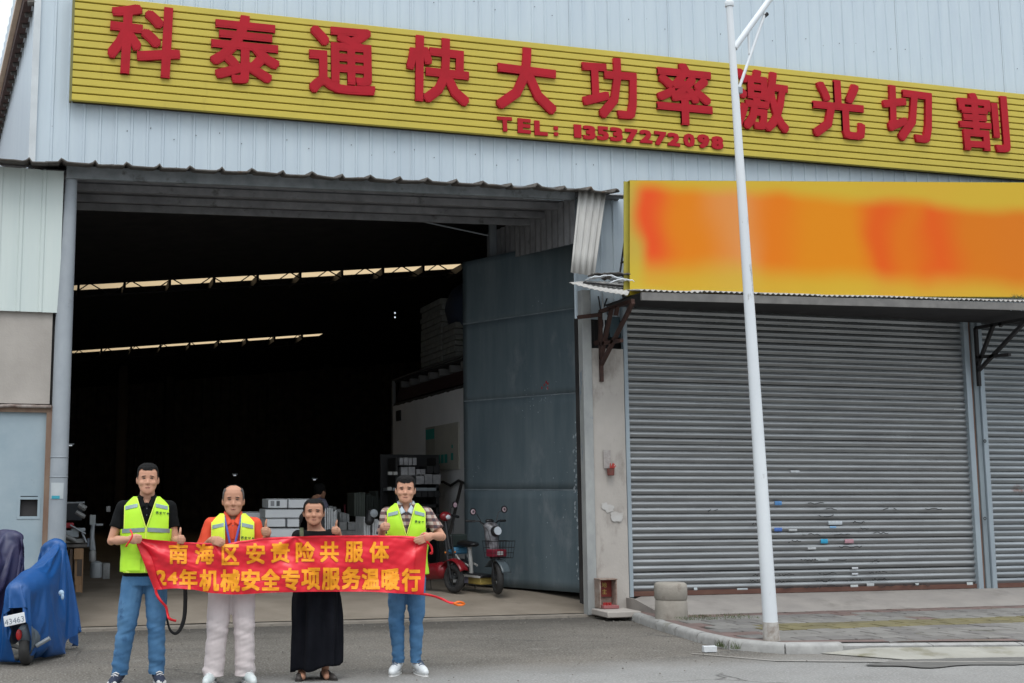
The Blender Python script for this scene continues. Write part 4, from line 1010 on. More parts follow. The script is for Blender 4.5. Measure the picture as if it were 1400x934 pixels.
MB().box(XR - .03, XR, atx(541, 567, XR).y - .12, atx(541, 567, XR).y - .4, atx(548, 575, XR).z, atx(548, 561, XR).z).build('switch_box', m_dark, room, world=True)
# packs on the deck
stk = empty('pack_stack', (XR + .4, 21, zs0), label='tall pile of grey flat packs on the deck above the white room', cat='pile')
m_pack = M('grey_pack_paper', (.27, .28, .26), (.17, .175, .165), rough=.9, ns=8)
z = zs0; yk = atx(588, 500, XR + .15).y; i = 0
ztop_ = atx(590, 420, XR + .15).z
random.seed(4)
while z < ztop_:
    h = random.uniform(.085, .12); j = random.uniform(-.04, .04)
    MB().box(XR + .12 + random.uniform(0, .03), XR + 1.2, yk - .72 + j, yk + .55 + j, z, z + h - .012).build('pack', m_pack, stk, world=True, bevel=.008)
    if z < ztop_ - .5: MB().box(XR + .14, XR + 1.2, yk - 1.5 + j, yk - .78 + j, z, z + h - .012).build('pack', m_pack, stk, world=True, bevel=.008)
    z += h
p0 = atx(622, 410, XR + .3)
s = MB(); s.ell((XR + .6, p0.y - .2, ztop_ - .2), (.5, .7, .55), None, 16, 10)
me = remesh(s, .05, 2, lambda co, no: co + no * np.array([[.05 * noise.noise(Vector(c) * 3.1)] for c in co]))
tag(link('covered_bundle', me, M('dark_blue_sheet', (.03, .045, .08), rough=.7), None), 'dark blue sheeted bundle beside the pile of flat packs', 'bundle')
# notice board on the wall
nbd = empty('notice_board', (XR - .02, 20, 2), label='beige notice board with green print on the white inner wall', cat='board')
a, b = atx(583, 640, XR - .02), atx(627, 577, XR - .02)
zb0, zb1 = atx(605, 643, XR - .02).z, atx(605, 581, XR - .02).z
MB().box(XR - .03, XR - .004, b.y, a.y, zb0, zb1).build('board', M('beige_board', (.46, .45, .39), (.40, .39, .34), rough=.7), nbd, world=True)
mid = a.y + (b.y - a.y) * .30
MB().box(XR - .034, XR - .0305, mid, a.y, zb0, zb1).build('left_panel', M('beige_darker', (.34, .33, .29), rough=.7), nbd, world=True)
m_teal = M('teal_green_print', (.03, .32, .27), rough=.6)
MB().box(XR - .038, XR - .0345, mid + .02, a.y - .02, zb1 - .22, zb1 - .04).build('print_block', m_teal, nbd, world=True)
for k_ in range(3):
    y = mid - .15 - k_ * .2; MB().box(XR - .034, XR - .0305, y - .15, y, zb0 + .12, zb0 + .27).build('print_block', m_teal, nbd, world=True)
for (u, w_, z0_, z1_) in ((.80, .10, .16, .28), (.82, .05, .36, .42)):
    y = a.y + (b.y - a.y) * u; MB().box(XR - .034, XR - .0305, y - w_, y + .02, zb0 + z0_, zb0 + z1_).build('print_block', m_teal, nbd, world=True)
# sagging cable on the wall
pts = [atx(x_, y_, XR - .05) for x_, y_ in ((600, 660), (606, 659), (616, 664), (627, 657), (640, 663))]
tag(MB().tube(pts, .022, 8).build('wall_cable', m_black), 'black cable sagging along the white inner wall', 'cable')
# shelf rack with aluminium profiles
rk = empty('profile_rack', gz(575, 780, FZ), label='dark shelf rack loaded with short aluminium profiles behind the man in plaid', cat='rack')
YR = 19.3
def rb(x0, x1, y0, y1, Y=YR, d=.5):
    p, q = at(x0, y1, Y), at(x1, y0, Y); return (p.x, q.x, Y, Y + d, p.z, q.z)
m_prof = M('mill_aluminium', (.42, .42, .43), (.26, .26, .27), rough=.5, met=.3, ns=9)
m_pd = M('dark_rack_paint', (.02, .02, .022), rough=.7)
for a in ((537, 600, 667, 671), (537, 600, 690, 694)): MB().box(*rb(*a, d=.6)).build('shelf', m_pd if a[2] > 680 else m_galv, rk, world=True)
for x_ in (541, 597): MB().box(*rb(x_, x_ + 3, 626, 790)).build('upright', m_pd, rk, world=True)
MB().box(*rb(520, 600, 622, 786, YR + .65, .03)).build('back_board', m_pd, rk, world=True)
def crate(x0, x1, y0, y1, k, label=None, frame=m_prof, Y=YR - .02, d=.45):
    e = empty('profile_bundle', at((x0 + x1) / 2, y1, Y), label=label, cat='bundle', group='bundles of profiles on the rack')
    n = max(2, int((x1 - x0) / k)); w = (x1 - x0) / n
    for i in range(n):
        a = rb(x0 + w * i + .4, x0 + w * (i + 1) - .4, y0 + random.uniform(0, 1.2), y1, Y, d)
        MB().box(*a).build('profile', frame, e, world=True, bevel=.004)
    return e
crate(546, 570, 625, 636, 5, 'upright short bright profiles, topmost on the rack')
crate(548, 568, 638, 650, 10, 'grey bundle on the middle of the rack, under the topmost one')
crate(569, 582, 641, 651, 6.5, 'small slanting bundle at the middle of the rack')
crate(569, 603, 648, 662, 9, 'wide grey bundle on the right of the rack')
crate(583, 602, 637, 647, 19, 'dark empty tray on top of the right end of the rack', m_pd)
crate(568, 602, 671, 680, 8, 'dark row of profiles on the lowest shelf of the rack', m_pd)
for k_, (x_, y_) in enumerate(((534, 647), (541, 647), (533, 668))):
    MB().box(*rb(x_ - 3, x_ + 2.5, y_ - 2, y_ + 2.4, YR - .06, .05)).build('bright_label', M('bright_label_paper', (.55, .55, .53), rough=.7), rk, world=True)
# leaning dark plank
pk = MB(); pk.bar(atx(612, 742, XR - .75), atx(630, 665, XR - .12), .16, .05, up=(1, 0, 0)); tag(pk.build('leaning_plank', M('dark_plank', (.035, .03, .028), rough=.85)), 'dark plank leaning against the white inner wall', 'plank')

# stacked white cartons
def carton(x0, x1, y0, y1, Y, label, d=.55, mat=None, grp='white cartons stacked in the hall'):
    p, q = at(x0, y1, Y), at(x1, y0, Y)
    e = empty('carton', ((p.x + q.x) / 2, Y + d / 2, p.z), label=label, cat='carton', group=grp)
    MB().box(p.x + .006, q.x - .006, Y, Y + d, p.z + .004, q.z).build('box', mat or M('white_carton_board', (.80, .83, .85), (.72, .75, .78), rough=.7, ns=3), e, world=True, bevel=.01)
    MB().box(p.x + .012, q.x - .012, Y - .004, Y - .001, (p.z + q.z) / 2 + (q.z - p.z) * .47 - .006, (p.z + q.z) / 2 + (q.z - p.z) * .47).build('lid_seam', m_grey, e, world=True)
    return e
YC = 17.7
e = carton(366, 393.5, 682, 695, YC, 'white carton with grey print, upper left on the stack beside the woman')
for k_, (x_, w_) in enumerate(((370, 5), (378, 4.5))):
    p, q = at(x_, 692, YC - .003), at(x_ + w_, 685, YC - .003); MB().box(p.x, q.x, YC - .006, YC - .002, p.z, q.z).build('print_block', m_grey if k_ else M('pale_grey_print', (.33, .34, .36), rough=.8), e, world=True)
carton(394, 424, 682, 695, YC, 'plain white carton at the top right of the stack behind the woman')
carton(362, 424, 696, 708.5, YC, 'long white carton in the second layer of the stack')
carton(364, 391, 708.8, 721, YC, 'white carton third layer left, above the thumbs up of the man in orange')
carton(392.5, 424, 708.8, 721, YC, 'white carton third layer right, behind the woman')
carton(366, 424, 722, 735, YC, 'white carton in the fourth layer, just over the banner')
carton(362, 424, 735.5, 762, YC, 'low white carton hidden mostly behind the banner')
carton(362, 424, 762.5, 797, YC, 'lowest white carton of the stack behind the banner')
e2 = [carton(330, 360, 700, 711, YC + .5, 'greyish carton at the top of the lower stack'), carton(326, 356, 711.5, 724, YC + .5, 'greyish carton in the middle of the lower stack'), carton(328, 357, 724.5, 736, YC + .5, 'greyish carton under the other two of the lower stack')]
carton(326, 359, 736.5, 795, YC + .55, 'big greyish carton at the bottom of the lower stack')
# bundles of bright profiles right of the woman
def bundle(x0, x1, y0, y1, Y, label, n, mat, jag=3, lean=0, lay=False):
    e = empty('profile_bundle', at((x0 + x1) / 2, y1, Y), label=label, cat='bundle', group='profile bundles standing in the hall')
    for i in range(n):
        if lay:
            a = y0 + (y1 - y0) * i / n; b = y0 + (y1 - y0) * (i + 1) / n - .4; p, q = at(x0 + random.uniform(-jag, jag), b, Y), at(x1 + random.uniform(-jag, jag), a, Y)
        else:
            a = x0 + (x1 - x0) * i / n; b = x0 + (x1 - x0) * (i + 1) / n - .3; p, q = at(a, y1, Y), at(b, y0 + random.uniform(-jag, jag), Y)
        MB().box(p.x, q.x, Y + random.uniform(-.02, .02), Y + .5, p.z, q.z).build('profile', mat, e, world=True, bevel=.004)
    return e
m_br = M('bright_aluminium', (.72, .73, .74), (.50, .52, .53), rough=.4, met=.3, ns=9)
m_dg = M('dull_aluminium', (.32, .325, .325), (.17, .175, .175), rough=.6, met=.2, ns=7)
bundle(444, 461, 697, 760, 18.4, 'standing bright profile ends just right of the woman', 6, m_br, 4)
bundle(449, 466, 695, 712, 18.8, 'dull lump of bagged profile ends above the bright ones', 3, m_dg, 4)
bundle(464, 478, 701, 716, 18.7, 'dull grey profile pack behind the raised thumb of the woman', 4, m_dg, 2)
bundle(463, 475, 714, 770, 18.5, 'grey square stack right of the woman, left one of two', 5, m_dg, 1, lay=True)
bundle(476, 496, 714, 770, 18.5, 'grey square stack right of the woman, right one of two', 5, m_dg, 1, lay=True)
bundle(497, 507, 708, 770, 17.6, 'white tall strips left of the raised fist of the man in plaid', 5, m_br, 2)
bundle(509, 519, 710, 770, 17.6, 'white tall strips nearest to the man in plaid', 4, m_br, 2)
bundle(484, 500, 674, 706, 20.2, 'dark green tinted rack of profiles in the gloom', 5, M('green_gloom_metal', (.13, .15, .13), rough=.8), 1)
bundle(501, 524, 676, 706, 20.6, 'sloping dark heap of profiles in the gloom', 7, M('green_gloom_metal2', (.09, .105, .095), rough=.8), 6)
pt = empty('drill_stand', at(506, 706, 17.5), label='small black machine head above the white strips', cat='machine')
MB().caps([at(505, 712, 17.5), at(506, 700, 17.5)], [.07, .05], 10).build('body', m_black, pt, world=True)
MB().lathe([(.03, -.03), (.06, -.02), (.06, .02), (.03, .03)], at(511, 702, 17.45), 12, Matrix.Rotation(R(90), 3, 'X')).build('dial', m_galv, pt, world=True)
# red handle in the gloom
tag(MB().tube([at(471, 690, 19.8), at(471.5, 702, 19.8)], .014, 6).build('red_rod', M('dark_red_rod', (.12, .01, .02), rough=.6)), 'thin dark red rod standing among the grey bundles', 'rod')

# left: workbench with machine parts, wooden crate, canisters
wbn = empty('workbench', gz(105, 808, .12), label='cluttered black workbench with machinery just inside the left column', cat='workbench')
YBn = 17.2
def wb(x0, x1, y0, y1, name, mat, Y=YBn, d=.5, bev=.01):
    p, q = at(x0, y1, Y), at(x1, y0, Y); return MB().box(p.x, q.x, Y, Y + d, p.z, q.z).build(name, mat, wbn, world=True, bevel=bev)
wb(80, 119, 744, 749, 'bench_top', M('greasy_steel_top', (.14, .13, .12), (.07, .065, .06), rough=.5, ns=14), d=.8)
wb(82, 113, 686, 712, 'machine_housing', M('blue_black_housing', (.022, .028, .036), rough=.45), Y=YBn + .2)
wb(83, 101, 715, 722, 'red_case', M('red_tool_case', (.34, .02, .03), rough=.5), d=.25)
wb(86, 108, 725, 735, 'gear_block', m_galv, d=.3); wb(84, 115, 737, 743, 'plate', m_dg, d=.5); wb(97, 117, 722, 727, 'rail', m_galv, d=.2)
for (a, b_, r_) in (((84, 688), (116, 687), .012), ((104, 700), (116, 707), .03), ((112, 728), (118, 742), .015), ((88, 732), (104, 740), .03), ((96, 718), (117, 730), .012), ((108, 690), (117, 696), .04)):
    MB().tube([at(*a, YBn - .02), at(*b_, YBn - .04)], r_, 8).build('bar', m_dg if r_ > .02 else m_galv, wbn, world=True)
wb(84, 88, 749, 800, 'leg', m_pd); wb(100, 104, 749, 800, 'leg', m_pd, Y=YBn + .6)
cr = empty('wooden_crate', gz(103, 812, .1), label='upright rough wooden crate under the workbench by the blue cover', cat='crate')
m_wd = M('raw_pine', (.34, .21, .115), (.24, .145, .08), rough=.85, ns=6, st=(5, 5, .6)); m_wd2 = M('grey_old_board', (.13, .105, .085), (.09, .07, .06), rough=.9, ns=5, st=(5, 5, .5))
YK = 16.9
def ck(x0, x1, y0, y1, mat, Y=YK, d=.04, nm='board'):
    p, q = at(x0, y1, Y), at(x1, y0, Y); MB().box(p.x, q.x, Y, Y + d, p.z, q.z).build(nm, mat, cr, world=True, bevel=.003)
ck(86, 93, 752, 810, m_wd2); ck(93.5, 99.5, 751, 811, m_wd2, YK + .01); ck(101, 106, 750, 810, m_wd, YK + .02); ck(111, 114.5, 750, 811, m_wd, YK - .02)
ck(101, 114, 750, 765, m_wd, YK - .03, .03); ck(102, 113, 788, 800, m_wd, YK - .01, .03); ck(103, 112, 800, 810, m_wd, YK - .03, .03); ck(100, 114, 751, 810, m_wd2, YK + .3)
can = empty('gas_canisters', gz(127, 795, .15), label='grey canister and fittings standing on the floor right of the crate', cat='canister')
YG = 17.8
for (x_, y0, y1, r_, m__, nm) in ((131, 767, 790, .085, m_galv, 'canister'), (126, 752, 768, .05, m_dg, 'fitting'), (125, 722, 752, .03, m_galv, 'pipe')):
    p, q = at(x_, y1, YG), at(x_, y0, YG); MB().lathe([(r_ * .9, 0), (r_, .02), (r_, q.z - p.z - .03), (r_ * .5, q.z - p.z)], p, 16).build(nm, m__, can, world=True)
def cb(x0, x1, y0, y1, nm, mat, d=.12):
    p, q = at(x0, y1, YG), at(x1, y0, YG); MB().box(p.x, q.x, YG, YG + d, p.z, q.z).build(nm, mat, can, world=True, bevel=.006)
cb(122.5, 131, 704, 718, 'bright_panel', M('bright_panel_grey', (.34, .37, .38), rough=.5)); cb(131, 141, 716, 719, 'arm', m_galv); cb(124, 131, 752, 766, 'frame', m_dg); cb(119, 129, 736, 748, 'valve_block', M('blue_grey_block', (.16, .19, .24), rough=.5)); cb(145, 151, 692, 700, 'white_tag', m_dg)
MB().tube([at(127, 718, YG), at(126, 735, YG), at(128, 752, YG)], .03, 8).build('pipe', m_galv, can, world=True)
tag(MB().box(at(140, 790, 18.6).x, at(150, 790, 18.6).x, 18.6, 18.8, at(145, 792, 18.6).z, at(145, 770, 18.6).z).build('grey_bin', m_dg, bevel=.01), 'low grey ribbed bin in the shade behind the first man', 'bin')

# steel columns of the hall
for (x_, y_) in ((4.4, 50), (11, 50), (2.2, 44)):
    e = empty('hall_column', (x_, y_, FZ), label={(.15, 26): 'steel column at the left end of the nearer skylight', (.15, 38): 'steel column at the left end of the farther skylight', (8.8, 26): 'steel column at the right end of the nearer skylight', (8.8, 38): 'steel column at the right end of the farther skylight', (4.4, 50): 'middle steel column at the rear wall of the hall', (11, 50): 'right steel column at the rear wall of the hall', (2.2, 44): 'left steel column deep in the hall'}[(x_, y_)], cat='column', group='steel columns inside the hall')
    MB().box(x_ - .15, x_ + .15, y_ - .15, y_ - .13, FZ, rz(x_)).box(x_ - .15, x_ + .15, y_ + .13, y_ + .15, FZ, rz(x_)).box(x_ - .01, x_ + .01, y_ - .13, y_ + .13, FZ, rz(x_)).build('shaft', M('brown_column_paint', (.12, .09, .07), rough=.8), e, world=True, smooth=0)
# roof trusses across the skylights (chords and zigzag web) and purlin ends
def truss(Y, x0, x1, h, label):
    r_ = empty('roof_truss', (x0, Y, rz(x0)), label=label, cat='truss', group='roof trusses under the skylights')
    m = m_dark
    up = lambda x: rz(x) - .07; lo = lambda x: rz(x) - h
    MB().bar((x0, Y, up(x0)), (x1, Y, up(x1)), .035, .03).build('top_chord', m, r_, world=True)
    MB().bar((x0, Y, lo(x0)), (x1, Y, lo(x1)), .035, .03).build('bottom_chord', m, r_, world=True)
    st = .42; n = int((x1 - x0) / st); me = None
    for i in range(n):
        a = x0 + st * i
        MB().bar((a, Y, lo(a) if i % 2 else up(a)), (a + st, Y, up(a + st) if i % 2 else lo(a + st)), .022, .022).build('web', m, r_, world=True)
    return r_
truss(25.4, -.3, 10.2, .34, 'lattice truss crossing the nearer bright skylight strip')
truss(37.4, -.3, 10.2, .40, 'lattice truss crossing the farther bright skylight strip')
for (Y, x1, h, k0) in ((25.9, 9.6, .10, .95), (38.0, 8.2, .14, .9)):
    x = .3
    while x < x1:
        MB().box(x, x + .05, Y, Y + 1.2, rz(x) - .16, rz(x) - .005).build('purlin', m_dark, wh, world=True, smooth=0); x += k0
# thin cable across the ceiling, lamps hanging in the gloom
for k_, (x_, y_, Y, lab) in enumerate(((90, 609, 18.5, 'small bright lamp beside the left column'), (430, 656, 21, 'tiny lit strip above the stooping worker'), (321, 650, 21, 'tiny bright reflector above the man in orange'), (540, 428, 24, 'pair of tiny lights high in the dark hall'))):
    e = empty('hanging_lamp', at(x_, y_, Y), label=lab, cat='lamp')
    ml = M('lamp_white_shade', (.8, .8, .8), rough=.4)
    p = at(x_, y_, Y)
    if k_ == 3:
        me_ = bpy.data.materials.new('small_lit_lamp'); me_.use_nodes = True; bb = me_.node_tree.nodes['Principled BSDF']; bb.inputs['Emission Color'].default_value = (.8, .9, 1, 1); bb.inputs['Emission Strength'].default_value = .8
        for dz in (0, -.09): MB().ell(p + Vector((0, 0, dz)), (.017, .015, .017), None, 8, 6).build('bulb', me_, e, world=True)
    else:
        w_ = .09 if k_ == 0 else .022
        me_ = bpy.data.materials.get('lit_tube') or bpy.data.materials.new('lit_tube'); me_.use_nodes = True; bb = me_.node_tree.nodes['Principled BSDF']; bb.inputs['Emission Color'].default_value = (.85, .92, 1, 1); bb.inputs['Emission Strength'].default_value = .22
        MB().tube([p + Vector((-w_, 0, 0)), p + Vector((w_, 0, .0))], .010, 8).build('tube', me_, e, world=True)
        MB().tube([p + Vector((-w_ - .03, 0, .02)), p + Vector((w_ + .03, 0, .02))], .012, 8).build('shade', m_galv, e, world=True)

# ================================================================== vehicles
m_tyre = M('tyre', (.020, .020, .021), (.032, .031, .030), rough=.8, ns=20, space='obj'); m_rim = M('alloy_rim', (.06, .062, .065), rough=.4, met=.5)
m_plw = M('white_scooter_plastic', (.52, .52, .50), rough=.35, space='obj'); m_plb = M('black_scooter_plastic', (.016, .016, .018), rough=.4, space='obj')
m_rdp = M('red_scooter_paint', (.22, .010, .016), rough=.3, space='obj'); m_chr = M('chrome_tube', (.5, .5, .52), rough=.25, met=.9)
def wheel(parent, y, r, w, z=None):
    z = r if z is None else z
    o = MB().torus((0, y, z), r - w, w, 'x', 36, 12).build('wheel', m_tyre, parent, smooth=60)
    s = MB(); s.torus((0, y, z), r - w * 2, w * .45, 'x', 30, 8)
    for i in range(5):
        a = i * 2 * math.pi / 5; s.bar((0, y, z), (0, y + (r - w * 2) * math.cos(a), z + (r - w * 2) * math.sin(a)), .03, .022, up=(1, 0, 0))
    s.build('rim', m_rim, o)
    MB().lathe([(.02, -.05), (.055, -.035), (.055, .035), (.02, .05)], (0, y, z), 16, Matrix.Rotation(R(90), 3, 'Y')).build('hub', m_rim, o)
    return o
def mirror(parent, side, base, head, mat=m_plb):
    o = MB().tube([base, (base[0] + (head[0] - base[0]) * .4, base[1] + .02, base[2] + (head[2] - base[2]) * .75), head], .006, 6).build('mirror', m_plb, parent)
    MB().lathe([(.02, .012), (.05, .008), (.053, -.004), (.048, -.008)], head, 16, Matrix.Rotation(R(90), 3, 'X')).build('mirror_shell', m_plb, o)
    MB().lathe([(.001, -.002), (.034, 0), (.034, .002)], (head[0] - .006, head[1] - .010, head[2]), 14, Matrix.Rotation(R(90), 3, 'X')).build('mirror_disc', M('pink_white_disc', (.50, .26, .34), (.55, .50, .52), rough=.5, ns=30), o)  # small mottled pink and white disc on the front of the shell
    MB().lathe([(.001, .0), (.045, .0), (.045, .002)], (head[0], head[1] + .012, head[2]), 16, Matrix.Rotation(R(90), 3, 'X')).build('mirror_glass', M('mirror_glass', (.5, .35, .4), rough=.05, met=.9), o)
    return o
# local axes: the scooter's nose points to -Y
pf = gz(682, 813, FZ); pr_ = pf + Vector((-.24, 1.07, 0))
hd = (pf - pr_).normalized(); rzs = math.atan2(hd.x, -hd.y)
g1 = empty('electric_scooter', (pf + pr_) / 2, rzs, 'grey and white electric scooter with front basket parked by the gate leaf', 'scooter', 'electric scooters inside the gateway')
fw = wheel(g1, 0, .225, .048); fw.location = (0, -.52, 0); fw.rotation_euler = (0, 0, R(-20)); wheel(g1, .52, .20, .042)
s = MB()
for sx in (-1, 1): s.tube([(.055 * sx, -.52, .21), (.055 * sx, -.46, .50)], .016, 8)
s.bar((-.07, -.455, .50), (.07, -.455, .50), .03, .03); s.build('fork', m_plb, g1)
s = MB(); s.grid(lambda u, v: (.075 * (2 * v - 1), -.52 + .255 * math.cos(R(20 + 125 * u)) * -1, .215 + .265 * math.sin(R(20 + 125 * u))), 16, 4)
o = s.build('front_fender', M('teal_grey_plastic', (.085, .11, .125), rough=.35), g1); o.modifiers.new('t', 'SOLIDIFY').thickness = .008
MB().tube([(0, -.44, .48), (0, -.36, .80), (0, -.335, .93)], [.032, .03, .026], 12).build('steering_column', m_plb, g1)
s = MB(); s.caps([(0, -.40, .62), (0, -.37, .88)], [.095, .10], 12); s.ell((0, -.36, .92), (.12, .08, .07))
link('front_cowl', remesh(s, .012, 3), M('white_grey_cowl', (.26, .26, .28), (.05, .045, .05), rough=.35, ns=9, space='obj'), g1, smooth=180)
s = MB(); s.lathe([(.055, .05), (.070, .03), (.072, -.01), (.062, -.02)], (0, -.48, .86), 20, Matrix.Rotation(R(82), 3, 'X')); hl = s.build('headlight', m_plb, g1)
MB().lathe([(.001, -.004), (.058, 0), (.058, .01)], (0, -.536, .868), 20, Matrix.Rotation(R(82), 3, 'X')).build('lens', M('headlight_lens', (.62, .68, .74), rough=.15, met=.0), hl)
hb = MB().tube([(-.30, -.24, 1.0), (-.16, -.31, 1.0), (-.06, -.335, .94), (.06, -.335, .94), (.16, -.31, 1.0), (.30, -.24, 1.0)], .011, 8).build('handlebar', m_plb, g1)
for sx in (-1, 1):
    MB().tube([(.21 * sx, -.285, 1.0), (.33 * sx, -.225, 1.0)], .018, 10).build('grip', m_rubber, hb); MB().tube([(.14 * sx, -.33, 1.0), (.27 * sx, -.30, .99)], .006, 6).build('brake_lever', m_plb, hb)
MB().ell((0, -.33, 1.0), (.07, .04, .03)).build('display', m_plb, hb)
mirror(g1, 1, (.13, -.31, 1.0), (.25, -.33, 1.16)); mirror(g1, -1, (-.13, -.31, 1.0), (-.27, -.33, 1.13))
s = MB(); bw, bd, bz0, bz1, by = .19, .24, .50, .73, -.56
for z, k_ in ((bz0, .86), (bz0 + .07, .9), (bz0 + .14, .95), (bz1, 1)):
    a, b_ = bw * k_, bd / 2 * k_; c4 = [(-a, by - b_, z), (a, by - b_, z), (a, by + b_, z), (-a, by + b_, z), (-a, by - b_, z)]; s.tube(c4, .006 if z > .69 else .0035, 6)
for i in range(9):
    x_ = -bw + 2 * bw * i / 8
    s.tube([(x_ * .86, by - bd / 2 * .86, bz0), (x_, by - bd / 2, bz1)], .003, 5); s.tube([(x_ * .86, by + bd / 2 * .86, bz0), (x_, by + bd / 2, bz1)], .003, 5); s.tube([(x_ * .86, by - bd / 2 * .86, bz0), (x_ * .86, by + bd / 2 * .86, bz0)], .003, 5)
bk = s.build('front_basket', m_plb, g1)
t_ = MB().obox((-.02, -.53, .565), (.12, .08, .05)).build('red_bag', M('red_bag', (.26, .012, .035), (.16, .008, .025), rough=.6), None, bevel=.012)
t_.parent = None; t_.matrix_world = xf(g1); t_.data.transform(Matrix()); tag(t_, 'red and white packet lying in the scooter basket', 'packet')
MB().obox((-.01, -.612, .565), (.05, .003, .025)).build('white_patch', M('white_patch', (.6, .6, .6), rough=.6), t_)
# deck, battery box with yellow and white side, seat post, frame tubes, seats
MB().obox((0, .0, .235), (.13, .30, .02)).build('deck', m_plb, g1, bevel=.012)
MB().obox((0, .02, .165), (.11, .27, .05)).build('battery_case', M('cream_yellow_case', (.48, .36, .10), rough=.45), g1, bevel=.012)
s = MB()
for sx in (-1, 1): s.bar((sx * .135, -.28, .225), (sx * .135, .26, .225), .012, .03)
s.build('deck_trim', m_plw, g1)
MB().obox((-.113, .17, .165), (.004, .10, .045)).build('side_decal', M('lilac_decal', (.30, .30, .42), rough=.5), g1)
MB().tube([(0, .16, .22), (0, .20, .62)], [.03, .03], 12).build('seat_post', m_plw, g1)
s = MB()
for sx in (-1, 1): s.tube([(.07 * sx, .12, .36), (.09 * sx, .30, .40), (.09 * sx, .46, .52), (.09 * sx, .68, .56)], .016, 8); s.tube([(.07 * sx, .30, .38), (.06 * sx, .52, .20)], .016, 8)
s.build('rear_frame', m_plw, g1)
s = MB(); s.caps([(0, .10, .66), (0, .34, .665)], [.085, .12], 14); me = remesh(s, .014, 3, lambda co, no: co * np.array([1, 1, .45]) + np.array([0, 0, .66 * .55])); link('seat', me, m_plb, g1, smooth=180)
MB().obox((0, .60, .70), (.15, .10, .09)).build('rear_box', M('dark_green_box', (.035, .05, .045), rough=.6), g1, bevel=.02)
MB().obox((-.02, .50, .56), (.12, .09, .05)).build('blue_bag', M('light_blue_bag', (.10, .32, .52), rough=.5), g1, bevel=.03)
s = MB(); s.caps([(0, .36, .34), (0, .52, .36)], [.10, .09], 12); link('rear_housing', remesh(s, .015, 3), m_plb, g1, smooth=180)
MB().tube([(.09, .25, .22), (.16, .32, .01)], .009, 6).build('kickstand', m_chr, g1)
MB().obox((0, -.40, .53), (.05, .03, .03)).build('horn_bracket', m_plw, g1, bevel=.005)
# red scooter
pf2 = gz(621, 811, FZ); hd2 = Vector((.35, -.85, 0)).normalized(); pc2 = pf2 - hd2 * .55
g2 = empty('electric_scooter', pc2, math.atan2(hd2.x, -hd2.y), 'red and black electric scooter with bare stem handlebar behind the man in plaid', 'scooter', 'electric scooters inside the gateway')
wheel(g2, -.55, .20, .045); wheel(g2, .50, .20, .045)
s = MB()
for sx in (-1, 1): s.tube([(.06 * sx, -.55, .20), (.06 * sx, -.47, .52), (.05 * sx, -.42, .78)], .018, 8)
s.bar((-.07, -.47, .52), (.07, -.47, .52), .03, .03); s.build('fork', m_plb, g2)
MB().tube([(0, -.45, .60), (0, -.36, 1.02)], [.03, .024], 10).build('steering_column', m_plb, g2)
s = MB(); s.grid(lambda u, v: (.08 * (2 * v - 1), -.55 - .25 * math.cos(R(25 + 130 * u)), .20 + .26 * math.sin(R(25 + 130 * u)) + .02 * math.cos(math.pi * (v - .5))), 16, 4)
o = s.build('front_fender', m_rdp, g2); o.modifiers.new('t', 'SOLIDIFY').thickness = .01
s = MB(); s.caps([(0, -.28, .30), (0, .05, .26), (0, .35, .42), (0, .62, .50)], [.12, .12, .15, .10], 12); link('body', remesh(s, .02, 4, lambda co, no: co + no * np.array([[.008 * noise.noise(Vector(c) * 6)] for c in co])), m_rdp, g2, smooth=180)
s = MB(); s.caps([(0, .10, .62), (0, .50, .64)], [.10, .13], 12); me = remesh(s, .016, 3, lambda co, no: co * np.array([1, 1, .5]) + np.array([0, 0, .31])); link('seat', me, m_plb, g2, smooth=180)
hb = MB().tube([(-.31, -.28, 1.06), (-.14, -.34, 1.08), (.14, -.34, 1.08), (.31, -.28, 1.04)], .012, 8).build('handlebar', m_plb, g2)
for sx in (-1, 1): MB().tube([(.20 * sx, -.315, 1.07), (.33 * sx, -.27, 1.05)], .02, 10).build('grip', m_rubber, hb); MB().tube([(.13 * sx, -.37, 1.07), (.26 * sx, -.35, 1.04)], .007, 6).build('brake_lever', m_plb, hb)
s = MB(); s.ell((0, -.37, 1.06), (.10, .07, .07)); link('head_cowl', remesh(s, .012, 2), m_rdp, g2, smooth=180)
MB().ell((0, -.43, 1.05), (.045, .03, .035)).build('headlight', M('headlight_lens', (.4, .4, .4)), g2)
mirror(g2, 1, (.13, -.33, 1.08), (.20, -.35, 1.22))
MB().tube([(.10, .1, .18), (.17, .16, .01)], .009, 6).build('kickstand', m_chr, g2)

# brake and lamp cables, reflectors, numberless details on both scooters
for g_, zc_ in ((g1, .98), (g2, 1.05)):
    c_ = MB()
    for sx in (-1, 1): c_.tube([(.16 * sx, -.33, zc_), (.10 * sx, -.44, zc_ - .10), (.05 * sx, -.46, zc_ - .30), (.06 * sx, -.50, .45)], .0045, 5)
    c_.build('brake_cables', m_black, g_)
    for sx in (-1, 1): MB().ell((.09 * sx, -.47, .56), (.016, .012, .016)).build('reflector', M('amber_reflector', (.6, .18, .02), rough=.3), g_)
    MB().obox((0, -.60 if g_ is g2 else -.57, .17), (.055, .006, .02)).build('brake_disc_cover', m_dg, g_, bevel=.004)
